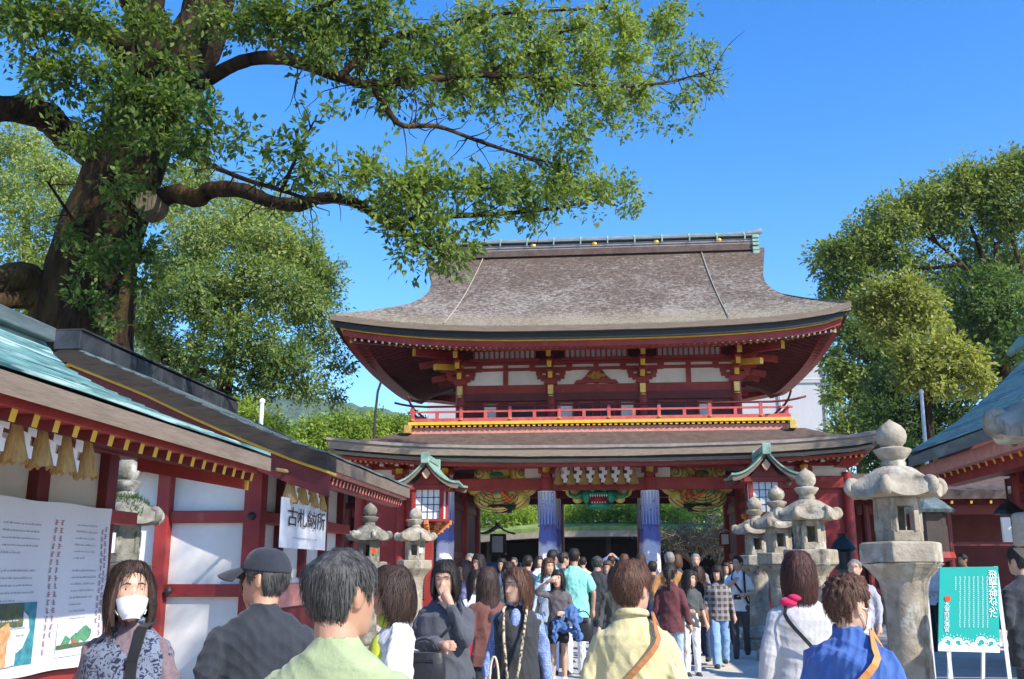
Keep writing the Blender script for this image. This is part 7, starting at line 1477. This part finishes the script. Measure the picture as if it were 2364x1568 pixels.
P_['whiteA'] = person('student in white shirt and black trousers beside the tall lantern shaft', *place(2118, 1292, 23), face=150, sex='m', top=fab('white_shirt', (.6, .62, .68)), top_len=.45, low=fab('black_cotton', (.02, .02, .023)), hair='short', hc='black', seed=27, q=2)
P_['whiteB'] = person('student in white shirt and black trousers with bent arms left of the green sign', *place(2147, 1282, 21), face=250, sex='m', top=fab('white_shirt', (.6, .62, .68)), top_len=.47, low=fab('black_cotton', (.02, .02, .023)), hair='short', hc='black', seed=28, q=2, arms=('front', 'front'))
P_['whiteC'] = person('young man in white shirt whose head shows above the green sign', *place(2221, 1268, 21.5), face=240, sex='m', top=fab('white_shirt', (.6, .62, .68)), top_len=.45, low=fab('black_cotton', (.02, .02, .023)), hair='short', hc='black', seed=29, q=2, skin='skin_tan')
# towards and inside the gate
far = [
 ('old', 'man with grey hair in navy jacket beside the left passage wall', 1087, 1277, 19, dict(face=200, sex='m', hc='grey', top=('navy_jacket', (.03, .04, .08)))),
 ('lav', 'woman in lavender blouse with long black hair in front of the passage wall', 1076, 1296, 13, dict(face=235, hair='long', top=('lavender_blouse', (.36, .34, .5)))),
 ('whitehat', 'person in white coat with red collar near the left opening', 1107, 1281, 15, dict(face=215, hair='bob', top=('white_coat', (.6, .6, .62)))),
 ('brow', 'woman with dark fringe peeping over the smiling woman', 1176, 1299, 14, dict(face=185, hair='fringe', hc='dark', top=('green_grey_top', (.2, .23, .2)))),
 ('navyback', 'person from behind in navy top with white bag in the left opening', 1218, 1283, 17.5, dict(face=10, sex='m', hc='black', top=('navy_top', (.03, .045, .1)))),
 ('gatekeeper', 'man in black jacket and glasses standing deep in the left opening', 1187, 1265, 25, dict(face=185, sex='m', hc='salt', top=('black_coat', (.015, .015, .017)), glasses=True)),
 ('navyboy', 'young man in navy shirt turned right between the mint shirts', 1299, 1270, 17.6, dict(face=60, sex='m', hc='black', top=('navy_shirt', (.035, .055, .13)))),
 ('paleblue', 'person in pale blue top with dark hair behind the shaved man', 1403, 1296, 18, dict(face=192, hair='long', hc='brown', top=('sky_blue_top', (.3, .48, .6)))),
 ('photo', 'person raising a camera with both arms before the dark hall', 1410, 1256, 22.5, dict(face=5, sex='m', hc='black', arms=('raise', 'raise'), top=('blue_white_jacket', (.08, .14, .3)))),
 ('minthair', 'long-haired woman in mint cardigan looking into the shrine', 1440, 1264, 20, dict(face=10, hair='long', hc='brown', top=('mint_cardigan', (.25, .5, .45)))),
 ('pinky', 'woman in pale pink top left of the right column cloth', 1478, 1270, 19.5, dict(face=15, hair='bob', hc='dark', top=('pale_pink_top', (.6, .42, .42)))),
 ('darkcap', 'person with black hair and navy shirt in front of the right column cloth', 1506, 1296, 18.5, dict(face=6, sex='m', hc='black', top=('navy_shirt', (.035, .055, .13)))),
 ('olive', 'person in olive bag and dark coat behind the shirt woman', 1420, 1310, 13.5, dict(face=172, hair='bob', hc='dark', top=('dark_olive_coat', (.05, .052, .045)))),
 ('orange', 'heavy man in orange and brown jacket under the right opening', 1545, 1266, 17.8, dict(face=-10, sex='m', hc='grey', top=('ochre_jacket', (.34, .17, .06)), wide=1.25)),
 ('orange2', 'woman just right of the ochre jacket with auburn hair', 1562, 1272, 20.5, dict(face=20, hair='bob', hc='brown', top=('dark_top', (.05, .05, .06)))),
 ('greyman', 'grey-haired man in grey checked shirt facing the camera in the right opening', 1605, 1273, 19.8, dict(face=182, sex='m', hc='grey', top=('grey_check_shirt', (.2, .2, .22)))),
 ('deep1', 'dark-haired visitor in black standing in the middle of the central opening', 1345, 1280, 24, dict(face=0, sex='m', hc='black', top=('beige_top', (.45, .38, .28)))),
 ('deep2', 'visitor in white shirt in front of the left end of the dark hall', 1243, 1281, 23, dict(face=150, hair='bob', hc='black', top=('white_shirt', (.6, .62, .68)))),
 ('deep3', 'visitor in red top at the foot of the right passage wall', 1684, 1296, 24, dict(face=170, hair='bob', hc='black', top=('red_top', (.3, .03, .03)))),
 ('deep4', 'small visitor with dark hair left of the central opening', 1160, 1290, 20, dict(face=200, hair='bob', hc='black', top=('blue_white_jacket', (.08, .14, .3)))),
 ('deep5', 'visitor in grey hoodie close to the three stone lanterns', 1676, 1300, 22.5, dict(face=-170, hair='bob', hc='dark', top=('white_hoodie', (.5, .5, .5)))),
 ('deep6', 'visitor in teal shirt deep inside the right of the central opening', 1460, 1275, 26, dict(face=0, sex='m', hc='black', top=('teal_shirt', (.05, .2, .24))))]
for i, (key, lab, x, yt, Y, kw) in enumerate(far):
    tn, tc = kw.pop('top'); kw.setdefault('hair', 'short'); kw.setdefault('hc', ('black', 'dark', 'black', 'brown')[i % 4]); X, YY, H = place(x, yt, Y)
    P_[key] = person(lab, X, YY, min(max(H, 1.5), 1.86), top=fab(tn, tc), top_len=.45, low=fab('navy_cotton' if i % 2 else 'charcoal_cloth', (.03, .035, .06)), seed=40+i, q=2 if Y > 16 else 1, **kw)
# ------------------------------------------------------------------ things they carry
held('shoulder_bag', 'black leather bag hanging in front of the woman covering her face', 'bag', P_['hand'], (.1, .24, 1.0), None, bag_builder(leather, .31, .24, .12, .1))
held('tote_bag', 'narrow cream bag held by the smiling woman with brown bob', 'bag', P_['vest'], (.12, .27, .78), None, bag_builder(fab('cream_canvas', (.55, .47, .3)), .1, .24, .05, .2))
held('handbag', 'brown leather handbag carried by the woman in plaid', 'bag', P_['plaid'], (.33, .12, .92), None, bag_builder(bag_b, .3, .27, .14, .11))
held('camera', 'black camera held by the man in white T-shirt', 'camera', P_['camera'], (.02, .28, 1.08), None, lambda t: (MB().box((0, 0, 0), (.13, .06, .09)).obj('camera_body', leather, t, local=True, bevel=.008), MB().tube([(0, .03, 0), (0, .12, 0)], [.036, .034], 14).obj('lens', M['eye'], t, smooth=True, local=True)))
def jacket_b(t):
    e = MB(); rs = random.Random(4)
    for q in range(7): ball(e, (rs.uniform(-.16, .16), rs.uniform(-.03, .05), -.05*q), (.13-.01*q, .07, .08))
    e.tube([(.1, .05, -.1), (.16, .06, -.3), (.15, .05, -.45)], [.06, .055, .05], 10); e.tube([(-.12, .05, -.1), (-.17, .06, -.28), (-.18, .05, -.4)], [.06, .055, .05], 10)
    o = e.obj('folded_jacket', fab('denim_jacket', (.06, .13, .3)), t, local=True); REM.append((o, .012, 2, f_cloth(3, .022)))
held('denim_jacket', 'blue denim jacket hung over the arm of the woman shading her eyes', 'jacket', P_['shade'], (-.14, .2, 1.0), None, jacket_b)
held('backpack', 'black bag beside the woman shading her eyes', 'bag', P_['shade'], (-.36, .06, .9), None, bag_builder(leather, .3, .32, .16, .1))
held('tablet', 'dark blue tablet held by the woman in the white cardigan', 'tablet', P_['yellow'], (-.1, .33, 1.17), None, lambda t: MB().box((0, 0, 0), (.26, .012, .19), mtx=Matrix.Rotation(R(-35), 4, 'X')).obj('slate', fab('navy_case', (.02, .035, .09), rough=.3), t, local=True, bevel=.004))
held('grey_bag', 'dark cloth bag carried by the woman in charcoal T-shirt', 'bag', P_['greytee'], (.3, .1, .98), None, bag_builder(fab('charcoal_canvas', (.07, .07, .075)), .34, .4, .12, .14))
lan = P_['vest']
e = MB()
for s in (1, -1): e.tube([(s*.06, -.03, 1.34), (s*.085, .1, 1.28), (s*.07, .175, 1.1), (s*.05, .2, .92), (s*.03, .235, .8)], .011, 6)
o = e.obj('bag_cord', mat('mottled_cord', (.04, .03, .02), (.5, .42, .28), .7, 40, lo=.45, hi=.55, coord='obj'), lan, smooth=True, local=True)
e = MB(); e.tube([(.03*math.cos(a), .035*math.sin(a), 0) for a in np.linspace(0, 6.283, 15)], .006, 6)
held('wristwatch', 'dark wristwatch on the sleeve of the half-hidden person in grey', 'watch', P_['greyjacket'], (-.12, .2, 1.04), None, lambda t: e.obj('watch_band', leather, t, smooth=True, local=True))
# ================================================================== finish: fuse the figures, lettering to meshes
def finish():
    for o, vox, sm, fn in REM:
        r = o.modifiers.new('fuse', 'REMESH'); r.mode = 'VOXEL'; r.voxel_size = vox; r.use_smooth_shade = True
        if sm: s = o.modifiers.new('relax', 'SMOOTH'); s.iterations = sm; s.factor = .5
    dg = bpy.context.evaluated_depsgraph_get()
    for o, vox, sm, fn in REM:
        me = bpy.data.meshes.new_from_object(o.evaluated_get(dg)); old = o.data; mats = list(old.materials)
        if fn is not None and len(me.vertices):
            n = len(me.vertices); co = np.empty(n*3, dtype=np.float32); no = np.empty(n*3, dtype=np.float32); me.vertices.foreach_get('co', co); me.vertices.foreach_get('normal', no)
            me.vertices.foreach_set('co', fn(co.reshape(-1, 3).astype(np.float64), no.reshape(-1, 3).astype(np.float64)).astype(np.float32).ravel()); me.update()
        me.polygons.foreach_set('use_smooth', [True]*len(me.polygons))
        me.materials.clear()
        for m in mats: me.materials.append(m)
        o.modifiers.clear(); o.data = me; bpy.data.meshes.remove(old)
    for o in TEXTS:
        me = bpy.data.meshes.new_from_object(o.evaluated_get(dg)); n = link(o.name, me, o.parent); nm = o.name; n.matrix_local = Matrix.LocRotScale(o.location, o.rotation_euler, o.scale); cu = o.data
        bpy.data.objects.remove(o); bpy.data.curves.remove(cu); n.name = nm
def strands(o, c, style, sex, seed, bald, q=0, fwd=(0, 1, 0), capped=False):
    """loose locks laid over the hair of the closest heads"""
    me = o.data; n = len(me.vertices); co = np.empty(n*3, dtype=np.float32); no = np.empty(n*3, dtype=np.float32); me.vertices.foreach_get('co', co); me.vertices.foreach_get('normal', no)
    co = co.reshape(-1, 3).astype(float); no = no.reshape(-1, 3).astype(float); rs = np.random.RandomState(seed); d = co-np.array(c)
    ok = (np.einsum('ij,ij->i', no, d/np.linalg.norm(d, axis=1)[:, None]) > .25)
    dn = d/np.linalg.norm(d, axis=1)[:, None]; ok &= ~((dn@np.array(fwd) > .5) & (d[:, 2] < .105))
    if capped: ok &= d[:, 2] < .02
    if bald: ok &= (d[:, 2] < .08) | (rs.rand(n) < .5)
    idx = rs.choice(np.where(ok)[0], (1500 if style == 'short' else 1100) if q == 0 else 450); P = co[idx]; N = no[idx]; m = len(P)
    crown = np.array(c)+np.array([0, -.05, .12]); L = rs.uniform(.02, .045, (m, 1)) if style == 'short' else rs.uniform(.05, .13, (m, 1)); w = rs.uniform(.0012, .0028, (m, 1))*(1 if q == 0 else 1.9)
    T = (P-crown); T[:, 2] -= .08; T += rs.normal(scale=.03, size=(m, 3)); rows = []; p = P+N*.0008
    for k in range(5):
        rad = p-np.array(c); rad[:, 2] *= .35; rad /= np.linalg.norm(rad, axis=1)[:, None]+1e-9; nn = N*.5+rad*.5; nn /= np.linalg.norm(nn, axis=1)[:, None]
        t = T-nn*np.einsum('ij,ij->i', T, nn)[:, None]; t /= np.linalg.norm(t, axis=1)[:, None]+1e-9; s_ = np.cross(t, nn); f = w*(1-k/4.3)
        q = p+nn*(.0015+.0008*k); rows.append((q-s_*f, q+s_*f)); p = p+t*L/4-nn*.0006
        T = T+rs.normal(scale=.012, size=(m, 3)); T[:, 2] -= .02
    mb = MB(); base = 0
    V = np.stack([r for pr in rows for r in pr], 1).reshape(-1, 3); mb.v = [tuple(v) for v in V]
    mb.f = [(i*10+2*k, i*10+2*k+1, i*10+2*k+3, i*10+2*k+2) for i in range(m) for k in range(4)]; mb.mi = [0]*len(mb.f)
    h = mb.obj('loose_hair', me.materials[0], o, smooth=True, local=True); h['kind'] = 'stuff'
finish()
for a in STR: strands(*a)

for o in scene.objects:
    if o.type == 'MESH' and o.parent is not None and o.name.split('.')[0] in ('printed_text', 'printed_title', 'small_print', 'body_lettering', 'wave_pattern', 'scroll_line', 'flame', 'claw', 'teeth', 'branches', 'twigs', 'window_bar', 'muntin', 'lattice', 'gilt_carving', 'crown', 'sparse_leaves', 'branch'): o['kind'] = 'stuff'
# ------------------------------------------------------------------ air
HAZE = .0002
if HAZE:
    hb = MB(); hb.bb(-2700, 2700, -450, 3100, -2, 225); hz = hb.obj('haze', []) ; hm = bpy.data.materials.new('air'); hm.use_nodes = True; nt = hm.node_tree; nt.nodes.clear()
    ou = nt.nodes.new('ShaderNodeOutputMaterial'); pv = nt.nodes.new('ShaderNodeVolumePrincipled'); pv.inputs['Color'].default_value = (.72, .84, 1, 1); pv.inputs['Density'].default_value = HAZE; pv.inputs['Anisotropy'].default_value = .2
    nt.links.new(pv.outputs[0], ou.inputs['Volume']); hz.data.materials.append(hm); props(hz, kind='stuff')
